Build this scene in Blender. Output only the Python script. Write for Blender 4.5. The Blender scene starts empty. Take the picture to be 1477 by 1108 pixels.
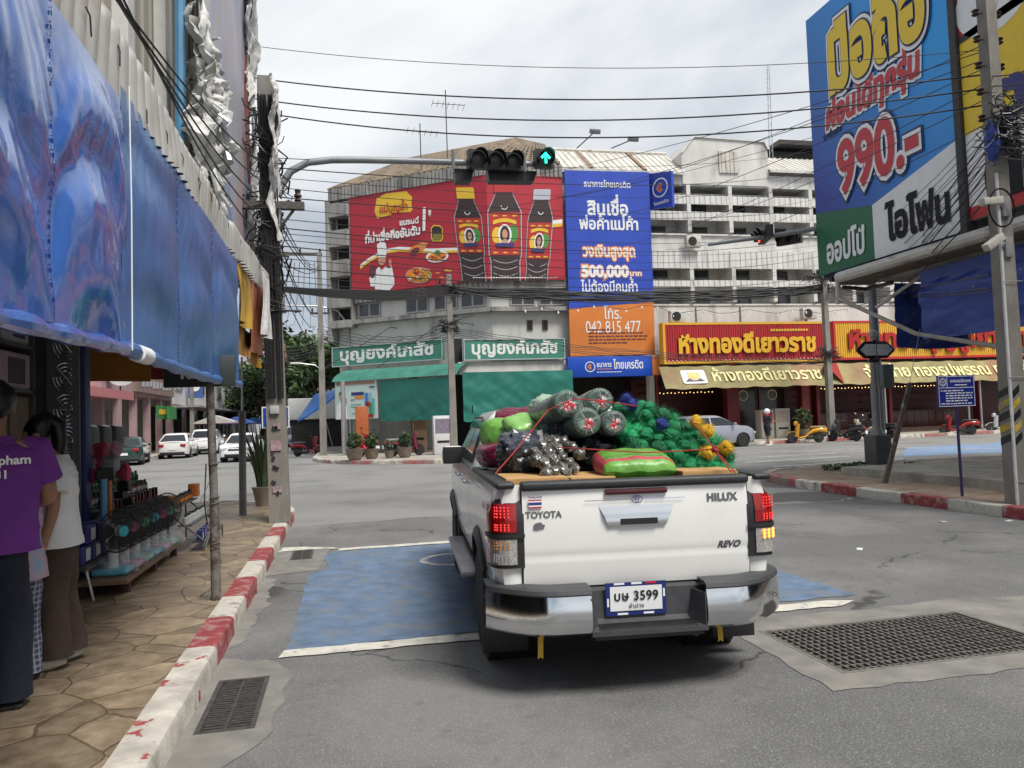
import bpy, bmesh, math, random
from mathutils import Vector, Matrix, Euler
from mathutils.geometry import delaunay_2d_cdt
from mathutils import noise as NZ
R = math.radians
rnd = random.Random(7)
S = bpy.context.scene
COL = S.collection
# camera
EYE = Vector((0, 0, 1.65)); FPX = 1109.0; PW, PH = 1477.0, 1108.0
YAW, PITCH, ROLL = R(12.4), R(2.6), R(2.0)
_f0 = Vector((math.sin(YAW), math.cos(YAW), 0)); _r0 = Vector((math.cos(YAW), -math.sin(YAW), 0)); _z = Vector((0, 0, 1))
FW = _f0 * math.cos(PITCH) + _z * math.sin(PITCH); _u0 = -_f0 * math.sin(PITCH) + _z * math.cos(PITCH)
RT = _r0 * math.cos(ROLL) - _u0 * math.sin(ROLL); UP = _u0 * math.cos(ROLL) + _r0 * math.sin(ROLL)
cd = bpy.data.cameras.new('camera'); cam = bpy.data.objects.new('camera', cd); COL.objects.link(cam)
cd.sensor_width = 36.0; cd.lens = 36.0 * FPX / PW; cd.clip_end = 2000; cd.clip_start = 0.05
cam.matrix_world = Matrix(((RT.x, UP.x, -FW.x, 0), (RT.y, UP.y, -FW.y, 0), (RT.z, UP.z, -FW.z, EYE.z), (0, 0, 0, 1)))
S.camera = cam
def ray(px, py): return FW + RT * ((px - PW / 2) / FPX) + UP * ((PH / 2 - py) / FPX)
def onz(px, py, z=0.0): d = ray(px, py); return EYE + d * ((z - EYE.z) / d.z)       # survey helpers: where a sight line meets
def onx(px, py, x): d = ray(px, py); return EYE + d * (x / d.x)                     # a real plane of the place
def ony(px, py, y): d = ray(px, py); return EYE + d * (y / d.y)
# light
SUN_EL, SUN_AZ = R(58), R(150)          # sun high, behind the eye and to the right, veiled by cloud
W = bpy.data.worlds.new('World'); S.world = W; W.use_nodes = True
nt = W.node_tree; nt.nodes.clear()
def N(t, **k):
 n = nt.nodes.new(t)
 for a, b in k.items(): setattr(n, a, b)
 return n
out = N('ShaderNodeOutputWorld'); bg = N('ShaderNodeBackground'); bg.inputs[1].default_value = 0.1
sky = N('ShaderNodeTexSky', sky_type='NISHITA', sun_disc=False, sun_elevation=SUN_EL, sun_rotation=SUN_AZ)
tc = N('ShaderNodeTexCoord'); sep = N('ShaderNodeSeparateXYZ'); nt.links.new(tc.outputs['Generated'], sep.inputs[0])
mx = N('ShaderNodeMath', operation='MAXIMUM'); mx.inputs[1].default_value = 0.0; nt.links.new(sep.outputs[2], mx.inputs[0])
ad = N('ShaderNodeMath', operation='ADD'); ad.inputs[1].default_value = 0.22; nt.links.new(mx.outputs[0], ad.inputs[0])
dv = N('ShaderNodeVectorMath', operation='DIVIDE'); cmb = N('ShaderNodeCombineXYZ')
for i in range(3): nt.links.new(ad.outputs[0], cmb.inputs[i])
nt.links.new(tc.outputs['Generated'], dv.inputs[0]); nt.links.new(cmb.outputs[0], dv.inputs[1])
nz = N('ShaderNodeTexNoise'); nz.inputs['Scale'].default_value = 1.05; nz.inputs['Detail'].default_value = 9; nz.inputs['Roughness'].default_value = 0.52; nz.inputs['Distortion'].default_value = 0.35
nt.links.new(dv.outputs[0], nz.inputs['Vector'])
r1 = N('ShaderNodeValToRGB'); r1.color_ramp.elements[0].position = 0.34; r1.color_ramp.elements[1].position = 0.68
r1.color_ramp.elements[0].color = (2.45, 2.75, 3.2, 1); r1.color_ramp.elements[1].color = (6.3, 6.45, 6.6, 1)
e = r1.color_ramp.elements.new(0.5); e.color = (4.0, 4.35, 4.8, 1)
nt.links.new(nz.outputs['Fac'], r1.inputs[0])
nz2 = N('ShaderNodeTexNoise'); nz2.inputs['Scale'].default_value = 0.8; nz2.inputs['Detail'].default_value = 5; nt.links.new(dv.outputs[0], nz2.inputs['Vector'])
r2 = N('ShaderNodeValToRGB'); r2.color_ramp.elements[0].position = 0.3; r2.color_ramp.elements[1].position = 0.55
r2.color_ramp.elements[0].color = (.78, .78, .78, 1); r2.color_ramp.elements[1].color = (1, 1, 1, 1); nt.links.new(nz2.outputs['Fac'], r2.inputs[0])
mixw = N('ShaderNodeMix', data_type='RGBA'); nt.links.new(r2.outputs[0], mixw.inputs[0]); nt.links.new(sky.outputs[0], mixw.inputs[6]); nt.links.new(r1.outputs[0], mixw.inputs[7])
nt.links.new(mixw.outputs[2], bg.inputs[0]); nt.links.new(bg.outputs[0], out.inputs[0])
sl = bpy.data.lights.new('sun', 'SUN'); sl.energy = 2.9; sl.angle = R(22); sl.color = (1, .96, .9)
so = bpy.data.objects.new('sun', sl); COL.objects.link(so); so.location = (20, -30, 40)
sd = Vector((math.sin(SUN_AZ) * math.cos(SUN_EL), math.cos(SUN_AZ) * math.cos(SUN_EL), math.sin(SUN_EL)))
so.rotation_euler = (-sd).to_track_quat('-Z', 'Y').to_euler()
S.view_settings.view_transform = 'Standard'; S.view_settings.look = 'None'; S.view_settings.gamma = 1; S.view_settings.exposure = 0.6
# materials
def lin(c):
 if isinstance(c, str):
  c = [int(c[i:i + 2], 16) / 255 for i in (1, 3, 5)]
  c = [x / 12.92 if x <= .04045 else ((x + .055) / 1.055) ** 2.4 for x in c]
 return (c[0], c[1], c[2], 1)
MATS = {}
def mat(name, c, rough=.6, metal=0, var=.18, scale=6, bump=0., bscale=60, c2=None, m2=(.45, .62), scale2=3, spec=.5, emit=0, trans=0, alpha=1, detail=6, stretch=None, coat=0, ior=None):
 if name in MATS: return MATS[name]
 m = bpy.data.materials.new(name); m.use_nodes = True; t = m.node_tree; L = t.links.new
 b = t.nodes['Principled BSDF']; c = lin(c)
 b.inputs['Roughness'].default_value = rough; b.inputs['Metallic'].default_value = metal; b.inputs['Specular IOR Level'].default_value = spec
 if coat: b.inputs['Coat Weight'].default_value = coat; b.inputs['Coat Roughness'].default_value = .05
 if trans: b.inputs['Transmission Weight'].default_value = trans
 if ior: b.inputs['IOR'].default_value = ior
 if alpha < 1: b.inputs['Alpha'].default_value = alpha
 tc = t.nodes.new('ShaderNodeTexCoord'); src = tc.outputs['Object']
 if stretch:
  mp = t.nodes.new('ShaderNodeMapping'); mp.inputs['Scale'].default_value = stretch; L(src, mp.inputs[0]); src = mp.outputs[0]
 def noise(s, d):
  n = t.nodes.new('ShaderNodeTexNoise'); n.inputs['Scale'].default_value = s; n.inputs['Detail'].default_value = d; n.inputs['Roughness'].default_value = .6; L(src, n.inputs['Vector']); return n.outputs['Fac']
 def ramp(fac, a, ca, bb, cb):
  r = t.nodes.new('ShaderNodeValToRGB'); r.color_ramp.elements[0].position = a; r.color_ramp.elements[1].position = bb
  r.color_ramp.elements[0].color = ca; r.color_ramp.elements[1].color = cb; L(fac, r.inputs[0]); return r.outputs[0]
 col = None
 if var:
  lo = tuple(x * (1 - var) for x in c[:3]) + (1,); hi = tuple(min(1, x * (1 + var)) for x in c[:3]) + (1,)
  col = ramp(noise(scale, detail), .3, lo, .7, hi)
 if c2 is not None:
  mk = ramp(noise(scale2, 8), m2[0], (0, 0, 0, 1), m2[1], (1, 1, 1, 1))
  mi = t.nodes.new('ShaderNodeMix'); mi.data_type = 'RGBA'; L(mk, mi.inputs[0])
  if col is None: mi.inputs[6].default_value = c
  else: L(col, mi.inputs[6])
  mi.inputs[7].default_value = lin(c2); col = mi.outputs[2]
 if col is None: b.inputs['Base Color'].default_value = c
 else: L(col, b.inputs['Base Color'])
 if emit:
  b.inputs['Emission Color'].default_value = c; b.inputs['Emission Strength'].default_value = emit
 if bump:
  bp = t.nodes.new('ShaderNodeBump'); bp.inputs['Strength'].default_value = bump; bp.inputs['Distance'].default_value = .02
  L(noise(bscale, 5), bp.inputs['Height']); L(bp.outputs[0], b.inputs['Normal'])
 MATS[name] = m; return m
# mesh builder
class M:
 def __init__(s, T=None): s.v = []; s.f = []; s.mi = []; s.ms = []; s.T = T or Matrix.Identity(4)
 def slot(s, m):
  if m not in s.ms: s.ms.append(m)
  return s.ms.index(m)
 def add(s, vs, fs, m):
  o = len(s.v); k = s.slot(m); T = s.T
  s.v += [tuple(T @ Vector(p)) for p in vs]; s.f += [tuple(i + o for i in f) for f in fs]; s.mi += [k] * len(fs); return s
 def box(s, a, b, m, rot=None):
  c = [(x + y) / 2 for x, y in zip(a, b)]; h = [abs(y - x) / 2 for x, y in zip(a, b)]
  vs = [Vector((i * h[0], j * h[1], k * h[2])) for i in (-1, 1) for j in (-1, 1) for k in (-1, 1)]
  if rot is not None:
   q = Euler(rot).to_matrix() if not isinstance(rot, Matrix) else rot
   vs = [q @ v for v in vs]
  return s.add([v + Vector(c) for v in vs], [(0, 1, 3, 2), (4, 6, 7, 5), (0, 4, 5, 1), (2, 3, 7, 6), (0, 2, 6, 4), (1, 5, 7, 3)], m)
 def rbox(s, a, b, m, r=.02, n=2, rot=None):
  bm = bmesh.new(); bmesh.ops.create_cube(bm, size=1)
  d = [y - x for x, y in zip(a, b)]
  for v in bm.verts: v.co = Vector((v.co.x * d[0], v.co.y * d[1], v.co.z * d[2]))
  bmesh.ops.bevel(bm, geom=bm.edges[:], offset=min(r, min(abs(x) for x in d) * .45), segments=n, affect='EDGES', profile=.5)
  bm.verts.index_update(); c = Vector([(x + y) / 2 for x, y in zip(a, b)])
  q = Euler(rot).to_matrix() if rot is not None else Matrix.Identity(3)
  s.add([q @ v.co + c for v in bm.verts], [tuple(v.index for v in f.verts) for f in bm.faces], m); bm.free(); return s
 def quad(s, pts, m): return s.add(pts, [tuple(range(len(pts)))], m)
 def tube(s, pts, r, m, n=8, caps=True):
  pts = [Vector(p) for p in pts]; rs = r if isinstance(r, (list, tuple)) else [r] * len(pts); vs = []; up = None
  for i, p in enumerate(pts):
   d = (pts[min(i + 1, len(pts) - 1)] - pts[max(i - 1, 0)])
   d = d.normalized() if d.length > 1e-9 else Vector((0, 0, 1))
   if up is None: up = Vector((0, 0, 1)) if abs(d.z) < .9 else Vector((1, 0, 0))
   x = d.cross(up)
   if x.length < 1e-6: x = d.orthogonal()
   x.normalize(); y = x.cross(d); up = y
   for k in range(n): a = 2 * math.pi * k / n; vs.append(p + (x * math.cos(a) + y * math.sin(a)) * rs[i])
  fs = [(i * n + k, i * n + (k + 1) % n, (i + 1) * n + (k + 1) % n, (i + 1) * n + k) for i in range(len(pts) - 1) for k in range(n)]
  if caps: fs += [tuple(range(n - 1, -1, -1)), tuple((len(pts) - 1) * n + k for k in range(n))]
  return s.add(vs, fs, m)
 def lathe(s, prof, m, n=16, at=(0, 0, 0), Q=None):
  vs = []; fs = []; at = Vector(at); Q = Q or Matrix.Identity(3)
  for r, z in prof:
   for k in range(n): a = 2 * math.pi * k / n; vs.append(at + Q @ Vector((r * math.cos(a), r * math.sin(a), z)))
  for i in range(len(prof) - 1):
   for k in range(n): fs.append((i * n + k, i * n + (k + 1) % n, (i + 1) * n + (k + 1) % n, (i + 1) * n + k))
  fs += [tuple(range(n - 1, -1, -1)), tuple((len(prof) - 1) * n + k for k in range(n))]
  return s.add(vs, fs, m)
 def ball(s, c, r, m, n=12, k=8, fn=None, Q=None):
  r = (r,) * 3 if not isinstance(r, (tuple, list)) else r; vs = []; fs = []; Q = Q or Matrix.Identity(3)
  for i in range(k + 1):
   t = math.pi * i / k
   for j in range(n):
    a = 2 * math.pi * j / n; d = Vector((math.sin(t) * math.cos(a), math.sin(t) * math.sin(a), math.cos(t)))
    q = fn(d) if fn else 1
    vs.append(Vector(c) + Q @ Vector((d.x * r[0] * q, d.y * r[1] * q, d.z * r[2] * q)))
  fs = [(i * n + j, (i + 1) * n + j, (i + 1) * n + (j + 1) % n, i * n + (j + 1) % n) for i in range(k) for j in range(n)]
  return s.add(vs, fs, m)
 def grid(s, fn, nu, nv, m, thick=0):
  vs = [Vector(fn(i / nu, j / nv)) for j in range(nv + 1) for i in range(nu + 1)]; w = nu + 1
  fs = [(j * w + i, j * w + i + 1, (j + 1) * w + i + 1, (j + 1) * w + i) for j in range(nv) for i in range(nu)]
  if thick:
   no = [Vector() for _ in vs]
   for f in fs:
    n_ = (vs[f[1]] - vs[f[0]]).cross(vs[f[3]] - vs[f[0]])
    for i in f: no[i] += n_
   k = len(vs); vs = vs + [v - (n.normalized() * thick if n.length > 1e-12 else Vector()) for v, n in zip(vs, no)]
   fs = fs + [tuple(i + k for i in reversed(f)) for f in fs]
   rim = [i for i in range(w)] + [j * w + nu for j in range(1, nv + 1)] + [nv * w + i for i in range(nu - 1, -1, -1)] + [j * w for j in range(nv - 1, 0, -1)]
   for a, b in zip(rim, rim[1:] + rim[:1]): fs.append((b, a, a + k, b + k))
  return s.add(vs, fs, m)
 def prism(s, poly, o, ex, ey, ez, m, m_side=None):
  o, ex, ey, ez = Vector(o), Vector(ex), Vector(ey), Vector(ez); n = len(poly)
  vs = [o + ex * x + ey * y for x, y in poly] + [o + ex * x + ey * y + ez for x, y in poly]
  s.add(vs, [tuple(range(n - 1, -1, -1)), tuple(range(n, 2 * n))], m)
  return s.add(vs, [(i, (i + 1) % n, n + (i + 1) % n, n + i) for i in range(n)], m_side or m)
 def poly(s, poly, o, ex, ey, m): o, ex, ey = Vector(o), Vector(ex), Vector(ey); return s.add([o + ex * x + ey * y for x, y in poly], [tuple(range(len(poly)))], m)
def link(o, parent=None):
 COL.objects.link(o)
 if parent is not None: o.parent = parent
 return o
def tag(o, label=None, cat=None, group=None, kind=None):
 for k, v in (('label', label), ('category', cat), ('group', group), ('kind', kind)):
  if v: o[k] = v
 return o
def obj(name, m, parent=None, label=None, cat=None, group=None, kind=None, world=False, angle=35, smooth=True):
 vs = m.v
 if world and parent is not None:
  chain = []; p = parent
  while p is not None: chain.append(p.matrix_basis.copy()); p = p.parent
  mw = Matrix.Identity(4)
  for q in reversed(chain): mw = mw @ q
  iv = mw.inverted(); vs = [tuple(iv @ Vector(v)) for v in vs]
 loc = None
 if parent is None and vs:
  xs, ys, zs = zip(*vs); loc = ((min(xs) + max(xs)) / 2, (min(ys) + max(ys)) / 2, min(zs))
  vs = [(x - loc[0], y - loc[1], z - loc[2]) for x, y, z in vs]
 me = bpy.data.meshes.new(name); me.from_pydata(vs, [], m.f)
 for k in m.ms: me.materials.append(k)
 me.polygons.foreach_set('material_index', m.mi)
 if smooth:
  me.polygons.foreach_set('use_smooth', [True] * len(me.polygons)); me.set_sharp_from_angle(angle=R(angle))
 me.update(); o = bpy.data.objects.new(name, me)
 if loc: o.location = loc
 return tag(link(o, parent), label, cat, group, kind)
def thing(name, label, cat, loc=(0, 0, 0), rz=0, group=None, rot=None):
 o = bpy.data.objects.new(name, None); o.empty_display_size = .1; o.location = loc; o.rotation_euler = rot or (0, 0, rz)
 return tag(link(o), label, cat, group)
def dup(root, loc=None, rz=None, label=None, scale=None):
 r = root.copy(); COL.objects.link(r)
 if loc is not None: r.location = loc
 if rz is not None: r.rotation_euler = (0, 0, rz)
 if scale is not None: r.scale = (scale,) * 3
 if label: r['label'] = label
 def kids(a, b):
  for ch in list(a.children):
   c = ch.copy(); COL.objects.link(c); c.parent = b; kids(ch, c)
 kids(root, r)
 return r
def struct(name, m): return obj(name, m, kind='structure')
# lettering (built-in font, outlines filled by winding)
_G = {}
def _loops(ch):
 c = bpy.data.curves.new('glyph', 'FONT'); c.body = ch; c.size = 1; c.fill_mode = 'NONE'; c.resolution_u = 4
 o = bpy.data.objects.new('glyph', c); COL.objects.link(o); dg = bpy.context.evaluated_depsgraph_get(); dg.update()
 me = bpy.data.meshes.new_from_object(o.evaluated_get(dg)); nx = {}
 vs = [(v.co.x, v.co.y) for v in me.vertices]
 for e in me.edges:
  a, b = e.vertices; nx.setdefault(a, []).append(b); nx.setdefault(b, []).append(a)
 seen = set(); res = []
 for e in me.edges:
  a, b = e.vertices
  if a in seen: continue
  lp = [a]; seen.add(a); cur = b; prev = a
  while cur != a and cur not in seen:
   lp.append(cur); seen.add(cur); n = [x for x in nx[cur] if x != prev]; prev, cur = cur, (n[0] if n else a)
  pts = [vs[i] for i in lp]; q = []
  for p in pts:
   if not q or (abs(p[0] - q[-1][0]) + abs(p[1] - q[-1][1])) > 5e-3: q.append(p)
  if len(q) > 2 and (abs(q[0][0] - q[-1][0]) + abs(q[0][1] - q[-1][1])) <= 5e-3: q.pop()
  if len(q) > 2: res.append(q)
 bpy.data.objects.remove(o); bpy.data.curves.remove(c); bpy.data.meshes.remove(me); return res
def _area(p): return .5 * sum(a[0] * b[1] - b[0] * a[1] for a, b in zip(p, p[1:] + p[:1]))
def glyph(ch):
 if ch not in _G:
  lp = _loops(ch) if ch.strip() else []
  bar = _G.get('|w')
  if bar is None: bar = _G['|w'] = max(x for l in _loops('|') for x, y in l)
  w = max(x for l in _loops('n' + ch + '|') for x, y in l) - bar - (_G['n'][1] if ch != 'n' and 'n' in _G else 0)
  if ch == 'n': w = max(x for l in _loops('n|') for x, y in l) - bar
  _G[ch] = (lp, w)
 return _G[ch]
glyph('n')
UPV = set('\u0e31\u0e34\u0e35\u0e36\u0e37\u0e47\u0e4d'); TONE = set('\u0e48\u0e49\u0e4a\u0e4b\u0e4c'); LOWV = set('\u0e38\u0e39\u0e3a')
def layout(s, sp=0.0):
 x = 0; res = []; prev = ''
 for i, ch in enumerate(s):
  lp, w = glyph(ch); dy = 0
  if ch in TONE:
   if prev in UPV or (i + 1 < len(s) and s[i + 1] == '\u0e33'): dy = .2
   w = 0
  elif ch in UPV or ch in LOWV: w = 0
  res.append((lp, x, dy)); x += w + (sp if w else 0); prev = ch
 return res, x
def _grow(lp, d, sgn):
 n = len(lp); o = []
 for i in range(n):
  a, b, c = lp[i - 1], lp[i], lp[(i + 1) % n]
  e1 = Vector((b[0] - a[0], b[1] - a[1])); e2 = Vector((c[0] - b[0], c[1] - b[1]))
  if e1.length < 1e-7 or e2.length < 1e-7: o.append(b); continue
  e1.normalize(); e2.normalize(); n1 = Vector((e1.y, -e1.x)) * sgn; n2 = Vector((e2.y, -e2.x)) * sgn
  h = n1 + n2; k = h.length_squared
  mt = h * (2 / k) if k > .45 else (h / math.sqrt(k) * 1.6 if k > 1e-6 else n1)
  o.append((b[0] + mt.x * d, b[1] + mt.y * d))
 return o
_TC = {}
def text_tris(s, bold=0, sp=0.0, skew=0.0):
 key = (s, bold, sp, skew)
 if key in _TC: return _TC[key]
 items, w = layout(s, sp); V = []; T = []
 for ni, (lp, x, dy) in enumerate(items):
  if not lp: continue
  ar = [_area(p) for p in lp]; big = max(range(len(lp)), key=lambda i: abs(ar[i])); sgn = 1 if ar[big] > 0 else -1
  for bb_ in (bold, bold * .6, 0):
   ps = [_grow(p, bb_, sgn) if bb_ else p for p in lp]; vv = []; ff = []
   for p, a in zip(ps, ar):
    ix = list(range(len(vv), len(vv) + len(p))); ff.append(ix if a > 0 else ix[::-1]); vv += [Vector(q) for q in p]
   ov, oe, of, _, _, fo = delaunay_2d_cdt(vv, [], ff, 1, 1e-6, True); sg = [1 if a > 0 else -1 for a in ar]; o = len(V)
   if sum(abs(_area([ov[i] for i in f])) for f, q in zip(of, fo) if sum(sg[i] for i in q) != 0) > .7 * abs(sum(ar)): break
  V += [(q.x + x + skew * q.y, q.y + dy, (ni % 4) * .0006) for q in ov]
  for f, src in zip(of, fo):
   if sum(sg[i] for i in src) != 0: T.append(tuple(i + o for i in f))
 _TC[key] = (V, T, w); return _TC[key]
def text(m, s, o, ex, ey, h, mt, bold=0, align='c', fit=None, lift=0.004, sp=0.0, skew=0.0, outline=None, lines=1.25):
 ex, ey = Vector(ex).normalized(), Vector(ey).normalized(); nrm = ex.cross(ey).normalized(); o = Vector(o)
 layers = list(outline or []) + [(bold, mt)]
 w = layout(s, sp)[1]; k = h / .62; kx = k if not fit else fit / w
 x0 = {'c': -w / 2, 'l': 0, 'r': -w}[align]
 for i, (bd, mm) in enumerate(layers):
  V, T, _ = text_tris(s, bd, sp, skew)
  m.add([o + ex * ((x + x0) * kx) + ey * (y * k) + nrm * (lift * (i + 1) + q) for x, y, q in V], T, mm)
 return w * kx
# palette
ASPH = mat('asphalt', (.14, .14, .138), rough=.85, var=.5, scale=75, bump=.5, bscale=320, c2=(.2, .197, .19), m2=(.44, .6), scale2=.55, detail=4)
def _asphalt_extra():
 t = ASPH.node_tree; L = t.links.new; b = t.nodes['Principled BSDF']; tc = [n for n in t.nodes if n.type == 'TEX_COORD'][0]
 link_ = b.inputs['Base Color'].links[0].from_socket
 def mixin(src, fac_node, c):
  mi = t.nodes.new('ShaderNodeMix'); mi.data_type = 'RGBA'; L(fac_node, mi.inputs[0]); L(src, mi.inputs[6]); mi.inputs[7].default_value = c; return mi.outputs[2]
 def rmp(src, a, b_):
  r = t.nodes.new('ShaderNodeMapRange'); r.inputs[1].default_value = a; r.inputs[2].default_value = b_; L(src, r.inputs[0]); return r.outputs[0]
 def mul(s, k):
  m_ = t.nodes.new('ShaderNodeMath'); m_.operation = 'MULTIPLY'; m_.inputs[1].default_value = k; L(s, m_.inputs[0]); return m_.outputs[0]
 vo = t.nodes.new('ShaderNodeTexVoronoi'); vo.inputs['Scale'].default_value = 60; L(tc.outputs['Object'], vo.inputs['Vector'])
 s1 = mixin(link_, mul(rmp(vo.outputs['Distance'], .26, .16), .7), (.42, .41, .39, 1))          # pale aggregate
 n2 = t.nodes.new('ShaderNodeTexNoise'); n2.inputs['Scale'].default_value = .9; n2.inputs['Detail'].default_value = 7; L(tc.outputs['Object'], n2.inputs['Vector'])
 s2 = mixin(s1, mul(rmp(n2.outputs['Fac'], .56, .7), .42), (.07, .07, .07, 1))                  # old oil and patching
 mp = t.nodes.new('ShaderNodeMapping'); mp.inputs['Scale'].default_value = (.9, .06, 1); L(tc.outputs['Object'], mp.inputs[0])
 n3 = t.nodes.new('ShaderNodeTexNoise'); n3.inputs['Scale'].default_value = 1.4; n3.inputs['Detail'].default_value = 4; L(mp.outputs[0], n3.inputs['Vector'])
 vc = t.nodes.new('ShaderNodeTexVoronoi'); vc.feature = 'DISTANCE_TO_EDGE'; vc.inputs['Scale'].default_value = .55; ds = t.nodes.new('ShaderNodeVectorMath'); ds.operation = 'MULTIPLY_ADD'; ds.inputs[1].default_value = (.5, .5, 0); nq = t.nodes.new('ShaderNodeTexNoise'); nq.inputs['Scale'].default_value = 2.5; nq.inputs['Detail'].default_value = 6; L(tc.outputs['Object'], nq.inputs['Vector']); L(nq.outputs['Color'], ds.inputs[0]); L(tc.outputs['Object'], ds.inputs[2]); L(ds.outputs[0], vc.inputs['Vector'])
 mm = t.nodes.new('ShaderNodeMath'); mm.operation = 'MULTIPLY'; L(rmp(vc.outputs['Distance'], .012, .004), mm.inputs[0]); L(rmp(n2.outputs['Fac'], .5, .56), mm.inputs[1]); s2 = mixin(s2, mul(mm.outputs[0], .75), (.03, .03, .03, 1))   # hairline cracks
 n5 = t.nodes.new('ShaderNodeTexNoise'); n5.inputs['Scale'].default_value = 7; n5.inputs['Detail'].default_value = 10; n5.inputs['Roughness'].default_value = .7; L(tc.outputs['Object'], n5.inputs['Vector']); s2 = mixin(s2, mul(rmp(n5.outputs['Fac'], .55, .72), .5), (.075, .074, .072, 1))
 s3 = mixin(s2, mul(rmp(n3.outputs['Fac'], .55, .72), .3), (.09, .09, .09, 1))                  # wheel tracks along the lanes
 L(s3, b.inputs['Base Color'])
_asphalt_extra()
CONC = mat('drain_concrete', (.215, .205, .185), rough=.9, var=.22, scale=3, bump=.35, bscale=90, c2=(.15, .145, .138), m2=(.46, .64), scale2=2.2)
CONC2 = mat('pavement_concrete', (.36, .33, .28), rough=.9, var=.25, scale=2, bump=.3, bscale=60, c2=(.2, .18, .15), m2=(.52, .7), scale2=1.2)
KRED = mat('kerb_red', (.27, .045, .048), rough=.8, var=.35, scale=9, bump=.3, bscale=40, c2=(.27, .22, .2), m2=(.5, .66), scale2=9)
KWHT = mat('kerb_white', (.5, .47, .41), rough=.85, var=.3, scale=7, bump=.35, bscale=40, c2=(.24, .215, .18), m2=(.5, .66), scale2=7)
KWRD = mat('kerb_white_over_red', (.45, .42, .37), rough=.85, var=.34, scale=4.5, bump=.35, bscale=40, c2=(.3, .06, .06), m2=(.585, .6), scale2=3.2)
FKR = mat('far_kerb_red', (.33, .1, .09), rough=.85, var=.3, scale=4, c2=(.26, .21, .18), m2=(.45, .62), scale2=3)
FKW = mat('far_kerb_white', (.5, .46, .4), rough=.85, var=.3, scale=4, c2=(.22, .19, .16), m2=(.48, .62), scale2=3)
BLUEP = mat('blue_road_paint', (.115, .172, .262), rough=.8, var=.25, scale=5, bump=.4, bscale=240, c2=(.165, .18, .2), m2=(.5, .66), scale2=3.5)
WHTP = mat('white_road_paint', (.55, .53, .47), rough=.8, var=.18, scale=8, bump=.3, bscale=200, c2=(.24, .23, .21), m2=(.56, .66), scale2=6)
FWHTP = mat('faded_road_paint', (.5, .5, .48), rough=.85, var=.15, scale=6, c2=(.24, .24, .235), m2=(.45, .62), scale2=5)
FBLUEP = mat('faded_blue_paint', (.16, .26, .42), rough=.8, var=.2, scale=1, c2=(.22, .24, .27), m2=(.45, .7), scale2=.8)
STEEL = mat('galvanised_steel', (.42, .43, .44), rough=.45, metal=.7, var=.2, scale=12)
DSTEEL = mat('dark_worn_iron', (.1, .09, .085), rough=.6, metal=.6, var=.35, scale=20, bump=.2, c2=(.2, .15, .11), m2=(.55, .7), scale2=14)
GRAT = mat('grating_iron', (.2, .185, .17), rough=.6, metal=.35, var=.3, scale=20, bump=.2)
PIT = mat('drain_pit', (.035, .033, .03), rough=.95, var=.3, scale=5)
BLACK = mat('black_plastic', (.018, .018, .02), rough=.45, var=.3, scale=10)
RUBBER = mat('tyre_rubber', (.022, .022, .023), rough=.85, var=.3, scale=14, bump=.2)
CHROME = mat('chrome', (.75, .76, .78), rough=.12, metal=1, var=.05, scale=5)
GLASSD = mat('dark_window_glass', (.015, .018, .022), rough=.06, var=.1, spec=.8)
WOODB = mat('bare_timber', (.42, .25, .11), rough=.75, var=.3, scale=4, stretch=(1, 12, 12))
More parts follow.
